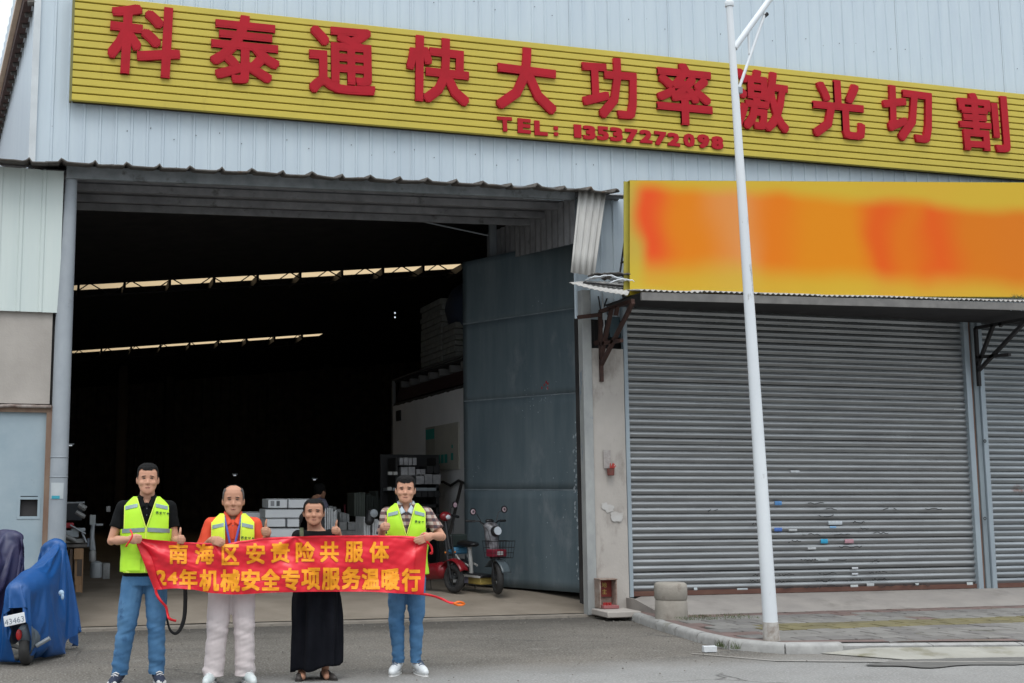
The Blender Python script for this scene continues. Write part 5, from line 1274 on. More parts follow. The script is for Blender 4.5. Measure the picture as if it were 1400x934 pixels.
# covered scooters at the left: a cloth sheet is really draped over each one
def drape(loc, rz_, label, proxy, c0, size, res, frames, fix=None, group='scooters under covers at the left edge', gath=0):
    r_ = empty('covered_scooter', loc, rz_, label, 'scooter', group)
    pm = MB()
    for q in proxy: pm.caps(*q, 10)
    px_o = bpy.data.objects.new('proxy', remesh(pm, .035, 1)); COL.objects.link(px_o)
    fl_ = MB().grid(lambda u, v: (-3 + 6 * u, -3 + 6 * v, 0), 2, 2).mesh('f'); fo = bpy.data.objects.new('f', fl_); COL.objects.link(fo)
    for q in (px_o, fo):
        cm = q.modifiers.new('c', 'COLLISION'); q.collision.thickness_outer = .012; q.collision.cloth_friction = 18 if q is px_o else 40
    g_ = MB().grid(lambda u, v: (c0[0] + size[0] * (u - .5), c0[1] + size[1] * (v - .5), c0[2] + .12 * math.exp(-((u - .5) * 5) ** 2)), res[0], res[1]).mesh('cover')
    co = bpy.data.objects.new('cover_sim', g_); COL.objects.link(co)
    cl = co.modifiers.new('cloth', 'CLOTH'); st = cl.settings; st.quality = 6; st.mass = .25; st.tension_stiffness = 18; st.compression_stiffness = 14; st.bending_stiffness = .35; st.shear_stiffness = 8; st.air_damping = 2.5
    st.shrink_min = gath
    cl.collision_settings.collision_quality = 3; cl.collision_settings.distance_min = .012; cl.collision_settings.use_self_collision = False
    cl.point_cache.frame_start = 1; cl.point_cache.frame_end = frames
    for f in range(1, frames + 1): sc.frame_set(f)
    dg = bpy.context.evaluated_depsgraph_get(); me = bpy.data.meshes.new_from_object(co.evaluated_get(dg), depsgraph=dg)
    for q in (co, px_o, fo): bpy.data.objects.remove(q)
    sc.frame_set(1)
    return r_, me
gA = gz(50, 909)
root, me = drape((gA.x + .02, gA.y + .45, 0), R(-14), 'scooter under a bright blue cover with white number plate showing', [
    ([(-.10, .52, 1.02), (.0, .50, 1.06), (.06, .48, 1.03)], [.045, .055, .045]), ([(.0, .50, .94), (.0, .56, .5)], [.08, .09]), ([(.0, .40, .72), (.0, .46, .3)], [.13, .14]), ([(-.02, .10, .68), (-.04, -.20, .70), (-.08, -.50, .66)], [.13, .15, .11]),
    ([(.0, .2, .3), (-.04, -.25, .42)], [.17, .17]), ([(.0, .58, .25), (.0, .68, .25)], [.14, .12])], (.03, .18, 1.24), (1.85, 2.15), (82, 92), 56)
m_blue = M('blue_cover_cloth', (.006, .078, .27), (.005, .06, .21), rough=.45, ns=5, space='obj', bump=.12, bs=14)
o = link('cover', me, m_blue, root, smooth=180); sb_ = o.modifiers.new('s', 'SUBSURF'); sb_.levels = 1; sb_.render_levels = 1
wheel(root, -.46, .15, .05)
s = MB(); s.caps([(-.0, -.52, .30), (.0, -.47, .18)], [.080, .07], 12); s.ell((0, -.38, .24), (.10, .14, .12)); link('rear_fender', remesh(s, .014, 3), M('slate_fender', (.10, .125, .15), rough=.4), root, smooth=180)
MB().ell((-.04, -.60, .29), (.028, .02, .05)).build('tail_light', M('red_tail_light', (.45, .02, .02), rough=.25), root)
MB().tube([(.08, -.44, .17), (.20, -.43, .24)], .02, 8).build('footrest', m_galv, root)
MB().tube([(-.05, -.43, .15), (-.16, -.40, .17)], .02, 8).build('axle', m_dg, root)
plo = MB().obox((0, 0, 0), (.094, .004, .048)).build('number_plate', M('white_plate', (.62, .64, .66), rough=.5), root, bevel=.004)
plo.location = (-.06, -.69, .435); plo.rotation_euler = (R(-12), R(-12), R(6))
for i, ch in enumerate('43463'):
    mt_, w_, h_ = text_mesh(ch, 1, .0, .002); k_ = .05
    mt_.transform(Matrix.Translation((-.072 + .036 * i, -.006, -.010)) @ Matrix.Rotation(R(90), 4, 'X') @ Matrix.Scale(k_ / h_, 4)); link('digit', mt_, M('plate_digit', (.13, .16, .20), rough=.6), plo, smooth=0)
tie = MB(); tie.ell((.20, -.05, .62), (.028, .02, .03)); tie.ell((.215, -.06, .585), (.016, .012, .03)); tie.build('cover_tie', M('pale_tie', (.35, .48, .62), rough=.7), root)
root2, me2 = drape((gA.x - .50, gA.y + .62, 0), R(-10), 'scooter under a dark navy cover cut by the left edge', [
    ([(.24, .14, 1.14), (.10, .20, 1.16)], [.05, .05]), ([(.14, .16, 1.05), (.08, .26, .5)], [.09, .10]), ([(.0, .0, .78), (-.12, -.40, .72)], [.14, .12]), ([(.0, .2, .35), (-.1, -.3, .42)], [.16, .16])], (.02, .0, 1.25), (1.5, 1.6), (56, 56), 42)
o = link('cover', me2, M('navy_cover_cloth', (.022, .026, .075), (.035, .025, .07), rough=.5, ns=4, space='obj', bump=.1, bs=14), root2, smooth=180); o.modifiers.new('s', 'SUBSURF').levels = 1
wheel(root2, -.50, .19, .05)
# ================================================================== people
def srf(secs, e=2.4):
    zs = [q[0] for q in secs]
    def at_z(z):
        z = min(max(z, zs[0]), zs[-1])
        for a, b in zip(secs, secs[1:]):
            if z <= b[0]:
                t = (z - a[0]) / (b[0] - a[0] + 1e-9); return [a[i] + (b[i] - a[i]) * t for i in range(1, 5)]
        return list(secs[-1][1:])
    def front(x, z):
        cx, cy, rx, ry = at_z(z); q = min(.999, abs((x - cx) / rx)); return cy - ry * (1 - q ** e) ** (1 / e)
    return at_z, front
def torso_secs(p, inf=0., z0=None, z1=None):
    zs, zh, w, wa, hip, dp, x0 = p['zs'], p['zh'], p['w'], p['wa'], p['hip'], p.get('dp', .115), p.get('x0', 0)
    b = p.get('belly', 0)
    L = [(zh - .12, hip * .98, dp * .92), (zh, hip, dp + b * .6), (zh + .14, wa, dp * .95 + b), (zs - .28, w * .96, dp + b * .4), (zs - .14, w, dp), (zs - .05, w * .97, dp * .92),
         (zs + .005, w * .84, dp * .78), (zs + .04, w * .58, dp * .64), (zs + .065, w * .40, dp * .56), (zs + .09, .062, .062)]
    return [(z, x0, 0.0, rx + inf, ry + inf) for z, rx, ry in L]
def smooth_secs(secs, n=40):
    z0, z1 = secs[0][0], secs[-1][0]; at_z, _ = srf(secs); raw = [at_z(z0 + (z1 - z0) * i / n) for i in range(n + 1)]
    for _ in range(3):
        raw = [raw[0]] + [[(raw[i - 1][k] + 2 * raw[i][k] + raw[i + 1][k]) / 4 for k in range(4)] for i in range(1, n)] + [raw[-1]]
    return [tuple([z0 + (z1 - z0) * i / n] + raw[i]) for i in range(n + 1)]
HEADP = [(.00, .022, -.084, -.050), (.04, .038, -.095, -.025), (.12, .052, -.098, .005), (.22, .062, -.095, .035), (.35, .070, -.094, .066), (.50, .075, -.092, .086), (.62, .077, -.093, .094), (.75, .075, -.090, .096), (.86, .066, -.076, .088), (.94, .049, -.052, .066), (1.0, .022, -.018, .028)]
def head_rings(hx, hy, zc, H, wf, inf=0., f0=0, top=0):
    return [(zc + H * f + (inf + top if f > .8 else 0) * f, hx, hy + (yf + yb) / 2, rx * wf + inf, (yb - yf) / 2 + inf) for f, rx, yf, yb in HEADP if f >= f0]
def hand(mb, W, zd, xd, ps, pose, k=1.):
    z = Vector(zd).normalized(); x = Vector(xd); x = (x - z * x.dot(z)).normalized(); y = z.cross(x); W = Vector(W)
    T = lambda a, b, c: W + (x * a + y * (b * ps) + z * c) * k
    # palm
    for i in range(4):
        fx = (.027, .009, -.009, -.026)[i]; mb.caps([T(fx * .7, .002, .0), T(fx, .0, .045), T(fx, .0, (.084, .088, .084, .076)[i])], [.014 * k, .0135 * k, .0115 * k], 8)
    mb.ell(T(0, .002, .045), (.036 * k, .036 * k, .04 * k), None, 10, 7)
    ln = (.94, 1.0, .95, .78)
    for i in range(4):
        fx = (.027, .009, -.009, -.026)[i]; zk = (.084, .088, .084, .076)[i]; l = ln[i]
        if pose in ('thumb', 'fist'): P = [(fx, .0, zk), (fx, .036 * l, zk + .012), (fx * .95, .046 * l, zk - .016), (fx * .9, .026, zk - .030)]
        elif pose == 'grip': P = [(fx, 0, zk), (fx * 1.02, .014 * l, zk + .036 * l), (fx, .036 * l, zk + .046 * l), (fx * .95, .044 * l, zk + .026)]
        else: P = [(fx, 0, zk), (fx * 1.08, .006, zk + .040 * l), (fx * 1.1, .016, zk + .063 * l), (fx * 1.1, .024, zk + .078 * l)]
        mb.caps([T(*q) for q in P], [.0105 * k, .0098 * k, .009 * k, .008 * k], 8)
    if pose == 'thumb': P = [(.018, .012, .018), (.042, .018, .045), (.070, .016, .060), (.098, .012, .058)]
    elif pose == 'fist': P = [(.018, .012, .018), (.036, .026, .046), (.030, .046, .066), (.012, .056, .074)]
    else: P = [(.018, .012, .018), (.040, .026, .045), (.040, .040, .070), (.030, .046, .090)]
    mb.caps([T(*q) for q in P], [.015 * k, .013 * k, .0115 * k, .0095 * k], 8)

def fold_disp(amp, seed, zc=(), hz=18, vz=5, rad=.12, sx=1.0):
    def f(co, no):
        out_ = co.copy()
        for i in range(len(co)):
            x, y, z = co[i]; w = .22
            for c in zc: w += math.exp(-((z - c) / rad) ** 2)
            q = noise.noise(Vector((x * vz * sx, y * vz, z * hz + x * 5 + seed))) + .5 * noise.noise(Vector((x * vz * 2.3, y * vz * 2, z * hz * 2.1 - x * 9 + seed * 2)))
            out_[i] = co[i] + no[i] * (amp * w * q)
        return out_
    return f
m_skin = M('light_skin', (.53, .285, .19), (.49, .25, .165), rough=.6, ns=9, space='obj', spec=.25, col3=(.50, .20, .14), n3=12, t3=.60, w3=.15)
m_skin2 = M('tanned_skin', (.46, .24, .155), (.42, .21, .135), rough=.6, ns=9, space='obj', spec=.25, col3=(.44, .17, .12), n3=12, t3=.60, w3=.15)
m_hair = M('black_hair', (.005, .005, .005), (.013, .012, .012), spec=.15, rough=.8, ns=60, space='obj', bump=.5, bs=160, bst=(1, 1, .3))
m_hairg = M('greying_stubble', (.055, .050, .048), (.12, .11, .10), rough=.85, ns=60, space='obj', bump=.4, bs=160)
m_eye = M('dark_eye', (.02, .015, .012), rough=.25); m_brow = M('dark_brow', (.035, .025, .02), rough=.9); m_lip = M('lip', (.34, .125, .10), rough=.5)
m_jean = M('blue_jeans', (.030, .110, .235), (.075, .185, .33), rough=.85, ns=4, st=(1, 1, .8), space='obj', bump=.25, bs=220, col3=(.018, .065, .15), n3=5, t3=.58)
m_khaki = M('pale_mauve_trousers', (.62, .55, .545), (.55, .485, .48), rough=.85, ns=5, space='obj', bump=.15, bs=200)
m_polo = M('black_polo_cloth', (.0055, .006, .0065), (.010, .0105, .011), spec=.12, rough=.95, ns=6, space='obj')
m_orange = M('orange_red_polo', (.70, .065, .015), (.60, .05, .015), rough=.75, ns=5, space='obj')
m_lime = M('lime_hi_vis', (.50, .86, .028), (.44, .79, .03), rough=.65, ns=5, space='obj', bump=.12, bs=260)
m_limey = M('yellow_hi_vis', (.62, .86, .035), (.70, .84, .05), rough=.65, ns=4, space='obj', bump=.12, bs=260)
m_bind = M('vest_binding', (.74, .90, .12), rough=.6); m_refl = M('grey_reflective_tape', (.26, .33, .33), (.20, .26, .27), rough=.35, met=.3, ns=20, space='obj')
m_skirt = M('black_skirt_cloth', (.004, .0045, .007), (.008, .0085, .012), spec=.12, rough=.95, ns=5, space='obj')
def plaid():
    m = bpy.data.materials.new('brown_cream_plaid'); m.use_nodes = True; t = m.node_tree; N = t.nodes; L = t.links; b = N['Principled BSDF']; b.inputs['Roughness'].default_value = .8
    tc = N.new('ShaderNodeTexCoord'); sp = N.new('ShaderNodeSeparateXYZ'); L.new(tc.outputs['Object'], sp.inputs[0])
    def mth(op, a, v): 
        x = N.new('ShaderNodeMath'); x.operation = op
        for i, q in enumerate((a, v)):
            if isinstance(q, (int, float)): x.inputs[i].default_value = q
            else: L.new(q, x.inputs[i])
        return x.outputs[0]
    xy = mth('ADD', sp.outputs['X'], mth('MULTIPLY', sp.outputs['Y'], .8))
    fx = mth('GREATER_THAN', mth('FRACT', mth('MULTIPLY', xy, 15), 0), .5); fz = mth('GREATER_THAN', mth('FRACT', mth('MULTIPLY', sp.outputs['Z'], 17), 0), .5)
    s_ = mth('ADD', mth('MULTIPLY', fx, .35), mth('MULTIPLY', fz, .65)); cr = N.new('ShaderNodeValToRGB'); cr.color_ramp.interpolation = 'CONSTANT'
    cr.color_ramp.elements[0].color = lin((.40, .34, .29)); cr.color_ramp.elements[1].position = .3; cr.color_ramp.elements[1].color = lin((.26, .16, .13))
    for p_, c_ in ((.6, (.13, .07, .065)), (.9, (.045, .03, .035))):
        e = cr.color_ramp.elements.new(p_); e.color = lin(c_)
    L.new(s_, cr.inputs[0]); L.new(cr.outputs[0], b.inputs['Base Color']); return m
m_plaid = plaid()

def person(cx, fy, s, cfg):
    X = lambda p: (p - cx) / s; Z = lambda p: (fy - p) / s
    base = gz(cx, fy - 4); th = math.atan2(-base.x, base.y) + cfg.get('turn', 0)
    if cfg.get('loc'): base = Vector(cfg['loc'])
    root = empty('person', base, th, cfg['label'], 'person', cfg.get('group', 'people holding the red banner'))
    p = cfg['torso']; vx = cfg.get('vox', .0062); skin = cfg.get('skin', m_skin)
    secs = smooth_secs(torso_secs(p)); at_z, front = srf(secs)
    hx, hy, zc, H, wf = cfg['head']
    b = MB()
    ins = [(z, x0, y0, max(.03, rx - .03), max(.03, ry - .03)) for z, x0, y0, rx, ry in secs]; b.rings(ins[::3] + [ins[-1]], 20, 2.3)
    b.caps([(hx * .5 + p.get('x0', 0) * .5, .012, p['zs'] - .02), (hx, hy + .012, zc + .05)], [.060 * wf, .054 * wf], 14)
    b.caps([(hx * .6 + p.get('x0', 0) * .4, -.01, p['zs'] + .03), (p.get('x0', 0), -.052, p['zs'] - .03)], [.052, .045], 12)
    b.rings(head_rings(hx, hy, zc, H, wf), 26, 2.25)
    yF = hy - .092
    b.caps([(hx, yF + .010, zc + .52 * H), (hx, yF - .012, zc + .375 * H)], [.009, .0135], 8)
    for sx in (-1, 1):
        b.ell((hx + sx * .011, yF - .004, zc + .36 * H), (.010, .010, .008), None, 8, 6)
        b.ell((hx + sx * .077 * wf, hy + .004, zc + .46 * H), (.011, .019, .033), None, 10, 8)
        b.ell((hx + sx * .038 * wf, hy - .066, zc + .37 * H), (.028, .030, .026), None, 10, 8)
        b.ell((hx + sx * .030, yF + .010, zc + .60 * H), (.026, .012, .009), None, 10, 6)
    b.ell((hx, yF + .003, zc + .235 * H), (.024, .012, .007), None, 10, 6); b.ell((hx, yF + .004, zc + .195 * H), (.021, .012, .008), None, 10, 6)
    b.ell((hx, yF + .012, zc + .06 * H), (.026, .016, .018), None, 10, 6)
    for side in ('R', 'L'):
        S_, E_, W_ = [Vector(q) for q in cfg['arm' + side]]; k = cfg.get('ak', 1.)
        M1 = (E_ + W_) / 2 + Vector((0, 0, .004))
        b.caps([S_, S_.lerp(E_, .5), E_, E_.lerp(W_, .35), E_.lerp(W_, .75), W_], [.050 * k, .044 * k, .038 * k, .040 * k, .031 * k, .024 * k], 12)
        zd, xd, ps, pose = cfg['hand' + side]; hand(b, W_, zd, xd, ps, pose, cfg.get('hk', 1.))
    for (hp, kn, an) in cfg['legs']:
        b.caps([hp, kn, an], [.062, .042, .034], 10)
        if cfg.get('barefoot'): b.caps([an, (an[0], an[1] - .02, .05), (an[0] + .01, an[1] - .12, .03)], [.032, .036, .026], 10)
    def scl(co, no):
        for sx in (-1, 1):
            for (ex, ez, rr, dd) in ((.031, .535, .015, .0075), (.0, .215, .0, 0)):
                if dd:
                    d2 = ((co[:, 0] - hx - sx * ex) / rr) ** 2 + ((co[:, 2] - zc - ez * H) / (rr * .62)) ** 2
                    m_ = (co[:, 1] < hy - .03); co[:, 1] += np.where(m_, dd * np.exp(-d2), 0)
        d2 = ((co[:, 0] - hx) / .024) ** 2 + ((co[:, 2] - zc - .216 * H) / .0035) ** 2
        co[:, 1] += np.where(co[:, 1] < hy - .05, .004 * np.exp(-d2), 0)
        return co
    body = link('body', remesh(b, vx, 2, scl), skin, root, smooth=180)
    for sx in (-1, 1):
        MB().ell((hx + sx * .031, yF + .0065, zc + .535 * H), (.0135, .006, cfg.get('eyeh', .0042)), Matrix.Rotation(R(sx * -4), 3, 'Y'), 10, 6).build('eye', m_eye, root)
        MB().ell((hx + sx * .032, yF + .002, zc + .612 * H), (.020, .005, .0042), Matrix.Rotation(R(sx * 5), 3, 'Y'), 10, 6).build('eyebrow', m_brow, root)
        MB().ell((hx + sx * .0075, yF - .012, zc + .345 * H), (.004, .004, .003), None, 6, 5).build('nostril', M('nostril_dark', (.12, .05, .04), rough=.9), root)
    MB().ell((hx, yF - .004, zc + .216 * H), (.022, .007, .0032), None, 10, 6).build('mouth', m_lip, root)
    # hair
    hs = cfg.get('hair', 'crop')
    hm = MB(); hm.rings(head_rings(hx, hy + .004, zc, H, wf, cfg.get('hinf', .009), .15, cfg.get('htop', .004)), 28, 2.35)
    if hs == 'long':
        hm.caps([(hx - .03, hy + .09, zc + .55 * H), (hx - .075, hy + .075, zc + .25 * H), (hx - .085, hy + .05, zc - .02), (hx - .07, hy + .045, zc - .07)], [.055, .058, .045, .028], 12)
        hm.ell((hx - .060, hy + .05, zc + .42 * H), (.035, .04, .06)); hm.ell((hx + .055, hy + .06, zc + .45 * H), (.025, .04, .05))
    def hd_(co, no):
        out_ = co.copy()
        for i, c in enumerate(co):
            f = (c[2] - zc) / H; side = max(0, min(1, (f - .55) / .3)) if hs == 'crop' else 1
            out_[i] = c + no[i] * (.0030 * noise.noise(Vector(c) * 75) - (1 - side) * .0045)
        return out_
    hme = remesh(hm, .0055, 2, hd_)
    fr_, bk_ = cfg.get('hline', (.80, .18))
    bm = bmesh.new(); bm.from_mesh(hme)
    KY = [(-.12, fr_), (-.062, fr_ + .015), (-.050, .66), (-.034, .50), (.012, .47), (.030, .40), (.05, .24), (.10, bk_)]
    def line(y):
        for (a0, b0), (a1, b1) in zip(KY, KY[1:]):
            if y <= a1: return b0 + (b1 - b0) * max(0, (y - a0) / (a1 - a0))
        return bk_
    def tst(c):
        f = (c.z - zc) / H; yr = c.y - hy; ax = abs(c.x - hx); j = .025 * noise.noise(c * 60)
        th_ = line(yr) + (.10 * max(0, (ax - .02) / .045) ** 2 if yr < -.05 else 0)
        if hs == 'bald': return f > th_ + j and (ax > (.056 + .10 * max(0, f - .86)) * wf or yr > .004)
        if hs == 'long': return f > (th_ if yr < -.05 else th_ - .04) + j * .5 or (yr > .022 and (c.x < hx + .03 or f > .3))
        return f > th_ + j
    keep(bm, hme, tst)
    link('hair', hme, m_hairg if hs == 'bald' else m_hair, root, smooth=180)
    # trousers or skirt
    zh = p['zh']; x0 = p.get('x0', 0)
    if cfg.get('trousers'):
        q = cfg['trousers']; t = MB(); t.rings([(z, x_, y_, rx + .008, ry + .008) for z, x_, y_, rx, ry in secs if z < zh + .06][:: 2] or secs[:3], 22, 2.3)
        for (hp, kn, an), rr in zip(cfg['legs'], q['r']):
            hp, kn, an = Vector(hp), Vector(kn), Vector(an); t.caps([hp, hp.lerp(kn, .5), kn, kn.lerp(an, .5), an, an - Vector((0, 0, .06))], rr + [rr[-1]], 14)
        zb_ = q['z']; me = remesh(t, .009, 3, fold_disp(q.get('amp', .010), cfg['seed'], (q.get('kz', .45), zb_ + .05), 15, 4))
        bm = bmesh.new(); bm.from_mesh(me); bmesh.ops.bisect_plane(bm, geom=bm.verts[:] + bm.edges[:] + bm.faces[:], plane_co=(0, 0, zb_), plane_no=(.0, 0, 1), dist=1e-5); keep(bm, me, lambda c: c.z > zb_)
        link('trousers', me, q['mat'], root, smooth=180)
    # shirt
    if cfg.get('shirt'):
        q = cfg['shirt']; t = MB()
        t.rings([(z, x_, y_, rx + .010, ry + .010) for z, x_, y_, rx, ry in secs if z > q['hem'] and z < p['zs'] + q.get('ntop', .075)], 26, 2.4)
        for side in ('R', 'L'):
            S_, E_, W_ = [Vector(v) for v in cfg['arm' + side]]; e_ = S_.lerp(E_, q['sl']); t.caps([S_ + Vector(((x0 - S_.x) * .25, 0, .0)), S_, S_.lerp(E_, q['sl'] * .6)], [.064, .060, .058], 14); t.tube([S_, S_.lerp(E_, q['sl'] * .5), e_], [.060, .059, .062], 16)
        me = remesh(t, .008, 2, fold_disp(.008, cfg['seed'] + 4, (p['zs'] - .16,), 9, 7))
        bm = bmesh.new(); bm.from_mesh(me); zv = p['zs'] - .01; zn = p['zs'] + .055
        for sx in (-1, 1): bmesh.ops.bisect_plane(bm, geom=bm.verts[:] + bm.edges[:] + bm.faces[:], plane_co=(x0, 0, zv), plane_no=Vector((.10, 0, -sx * .055)).normalized(), dist=1e-5)
        bmesh.ops.bisect_plane(bm, geom=bm.verts[:] + bm.edges[:] + bm.faces[:], plane_co=(0, 0, zn), plane_no=(0, .25, 1), dist=1e-5)
        if q.get('collar'): keep(bm, me, lambda c: not (c.y < 0 and c.z > zv and abs(c.x - x0) < .055 * (c.z - zv) / .10) and c.z + .25 * c.y < zn)
        else: keep(bm, me, lambda c: c.z + .25 * c.y < zn)
        link('shirt', me, q['mat'], root, smooth=180)
        if q.get('collar'):
            zt_ = p['zs'] + .055; c = MB(); hxx = hx * .6 + x0 * .4
            c.grid(lambda u, v: (hxx + (.070 + .012 * (1 - v)) * math.sin((u - .5) * 2 * math.pi * .86), .010 + (.068 + .012 * (1 - v)) * math.cos((u - .5) * 2 * math.pi * .86), zt_ + .038 * v - .025 * (abs(u - .5) * 2) ** 2), 30, 3)
            for sx in (-1, 1):
                I0 = Vector((hxx + sx * .060, -.030, zt_ + .030)); I1 = Vector((x0 + sx * .010, front(x0 + .01, zt_ - .06) - .022, zt_ - .060)); O0 = Vector((hxx + sx * .088, -.010, zt_ + .006)); O1 = Vector((x0 + sx * .048, front(x0 + .045, zt_ - .085) - .030, zt_ - .082))
                c.grid(lambda u, v: I0.lerp(I1, v).lerp(O0.lerp(O1, v), u) + Vector((0, -.012 * math.sin(v * math.pi), 0)), 3, 6)
            o = c.build('collar', q['collar'], root, smooth=180, fix=False); o.modifiers.new('t', 'SOLIDIFY').thickness = .005
        for k_ in range(q.get('buttons', 0)):
            z = p['zs'] - .03 - .055 * k_; MB().ell((x0 + hx * .2, front(x0, z) - .014, z), (.005, .003, .005), None, 8, 5).build('button', m_grey, root)
        if q.get('placket'):
            c = MB(); c.grid(lambda u, v: (x0 + .012 * (2 * u - 1), front(x0, p['zs'] + .02 - .16 * v) - .0135, p['zs'] + .02 - .16 * v), 1, 8); c.build('placket', q['mat'], root, fix=False)
    # vest
    if cfg.get('vest'):
        q = cfg['vest']; inf = .026; vs_ = smooth_secs(torso_secs(p, inf), 60); vs_ = [(z, a, b_, rx + max(0, (zh + .12 - z)) * .05, ry + max(0, (zh + .12 - z)) * .08) for z, a, b_, rx, ry in vs_ if z > q['hem'] and z < p['zs'] + .085]
        atv, fv = srf(vs_); t = MB(); t.rings(vs_, 96, 2.4, cap=False); me = t.mesh('vest')
        zV, wt, zT = q['zV'], q.get('wt', .082), p['zs'] + .07; wA = p['w'] * .93
        bm = bmesh.new(); bm.from_mesh(me)
        def bis(co, no): bmesh.ops.bisect_plane(bm, geom=bm.verts[:] + bm.edges[:] + bm.faces[:], plane_co=co, plane_no=no, dist=1e-5)
        w0 = q.get('w0', .006)
        for sx in (-1, 1):
            dv = Vector((sx * (wt - w0), 0, zT - zV)); bis((x0 + sx * w0, 0, zV), Vector((dv.z, 0, -dv.x)).normalized()); bis((x0 + sx * wA, 0, 0), (1, 0, 0)); bis((x0 + sx * w0, 0, 0), (1, 0, 0))
        bis((0, 0, zV), (0, 0, 1)); bis((0, 0, p['zs'] - .20), (0, 0, 1)); bis((0, 0, p['zs'] + .068), (0, 0, 1))
        def tst(c):
            dx = abs(c.x - x0)
            if dx > wA and c.z > p['zs'] - .20: return False
            if c.z > p['zs'] + .068: return False
            if c.y < 0 and c.z > zV and dx < w0 + (wt - w0) * (c.z - zV) / (zT - zV): return False
            return True
        keep(bm, me, tst)
        n = len(me.vertices); co = np.empty(n * 3, 'f'); no = np.empty(n * 3, 'f'); me.vertices.foreach_get('co', co); me.vertices.foreach_get('normal', no); co = co.reshape(-1, 3); no = no.reshape(-1, 3)
        for i in range(n):
            x, y, z = co[i]; r_ = math.hypot(x, y) + 1e-6; f = .007 * noise.noise(Vector((x * 8, y * 8, z * 6 + cfg['seed']))) + .004 * noise.noise(Vector((x * 22, y * 18, z * 9 + cfg['seed'])))
            co[i] += np.array((x / r_, y / r_, 0)) * (f + .002)
        me.vertices.foreach_set('co', co.ravel()); me.update()
        o = link('vest', me, q['mat'], root, smooth=180); sd_ = o.modifiers.new('t', 'SOLIDIFY'); sd_.thickness = .006; sd_.offset = 0
        def strip(xa, xb, za, zb_, h, mat, nm, off=.012, n=14):
            c = MB(); c.grid(lambda u, v: (lambda x, z: (x, fv(x, z) - off, z))(xa + (xb - xa) * u, za + (zb_ - za) * u + h * (v - .5)), n, 2); return c.build(nm, mat, root, smooth=180, fix=False)
        for sx in (-1, 1):
            if q.get('s1'): strip(x0 + sx * .075, x0 + sx * (wA - .004), q['s1'], q['s1'] - .022, .030, m_refl, 'reflective_strip')
            if q.get('s2'): strip(x0 + sx * .012, x0 + sx * (p['w'] * .97 + .01), q['s2'], q['s2'] - .012, .034, m_refl, 'reflective_strip', .013)
            c = MB(); pts = []
            for i in range(13):
                t_ = i / 12; x = x0 + sx * (w0 + (wt - w0) * t_); z = zV + (zT - .012 - zV) * t_; pts.append((x, fv(x, z) - .008, z))
            c.tube(pts, .0055, 6); c.build('binding', m_bind, root)
            pts = [(x0 + sx * wA, fv(x0 + sx * wA, p['zs'] - .20 + .2 * i / 8) - .004, p['zs'] - .20 + .2 * i / 8) for i in range(9)]
            MB().tube(pts, .005, 6).build('binding', m_bind, root)
        if q.get('zip'):
            pts = [(x0, fv(x0, z) - .010, z) for z in [q['hem'] + .01 + (zV - q['hem'] - .01) * i / 10 for i in range(11)]]; MB().tube(pts, .006, 6).build('zipper', m_bind, root)
        if q.get('pocket'):
            for sx in (-1, 1):
                cxp, zp = x0 + sx * .095, q['pocket']; strip(cxp - .055, cxp + .055, zp, zp, .12, q['mat'], 'pocket', .017, 8); strip(cxp - .058, cxp + .058, zp + .055, zp + .055, .032, q['mat'], 'pocket_flap', .021, 8)
            strip(x0 - wA, x0 + wA, q['hem'] + .012, q['hem'] + .012, .014, m_bind, 'hem_binding', .006, 30)
        if q.get('mark'):
            xm, zm = q['mark']
            for i, ch in enumerate('佛安管家'):
                mt_, w_, h_ = text_mesh(ch, 1, .03, .001); k_ = .024
                xx = xm + .030 * i; zz = zm - .004 * i
                mt_.transform(Matrix.Translation((xx, fv(xx, zz) - .0155, zz)) @ Matrix.Rotation(R(90), 4, 'X') @ Matrix.Scale(k_ / h_, 4)); link('character', mt_, M('vest_print_dark_green', (.03, .09, .03), rough=.8), root, smooth=0)
    # shoes
    for (sx_, sy_, yaw, L_), mm in zip(cfg['shoes'], [cfg['shoem']] * 2):
        rt = Matrix.Rotation(R(yaw), 4, 'Z'); T = Matrix.Translation((sx_, sy_, 0)) @ rt
        t = MB(); low = cfg.get('lowshoe', False)
        if low: t.caps([(0, .06, .035), (0, 0, .030), (0, -.10, .026), (0, -.15, .022)], [.034, .036, .036, .026], 12)
        else: t.caps([(0, .065, .075), (0, .02, .070), (0, -.04, .055), (0, -.12, .040), (0, -.165, .032)], [.040, .044, .042, .041, .030], 14)
        def flat(co, no): co[:, 2] = np.maximum(co[:, 2], .012); return co
        me = remesh(t, .006, 3, flat); me.transform(Matrix.Scale(L_ / .27, 4)); me.transform(T); sh_ = link('shoe', me, mm[0], root, smooth=180)
        if low:     # opening of a mary jane: strap over the foot
            me2_ = MB().tube([(-.034, -.03, .035), (0, -.035, .070), (.034, -.03, .035)], .008, 8).mesh('strap'); me2_.transform(T); link('strap', me2_, mm[0], sh_)
        out_ = [(.040 * math.cos(a) * (1.08 if math.sin(a) < 0 else .92), -.045 + .145 * math.sin(a)) for a in [2 * math.pi * i / 28 for i in range(28)]]
        me = MB().prism(out_, 'z', .0, .024 if not low else .014).mesh('sole'); me.transform(Matrix.Scale(L_ / .27, 4)); me.transform(T); so2 = link('sole', me, mm[1], sh_, smooth=50); so2.modifiers.new('b', 'BEVEL').width = .005
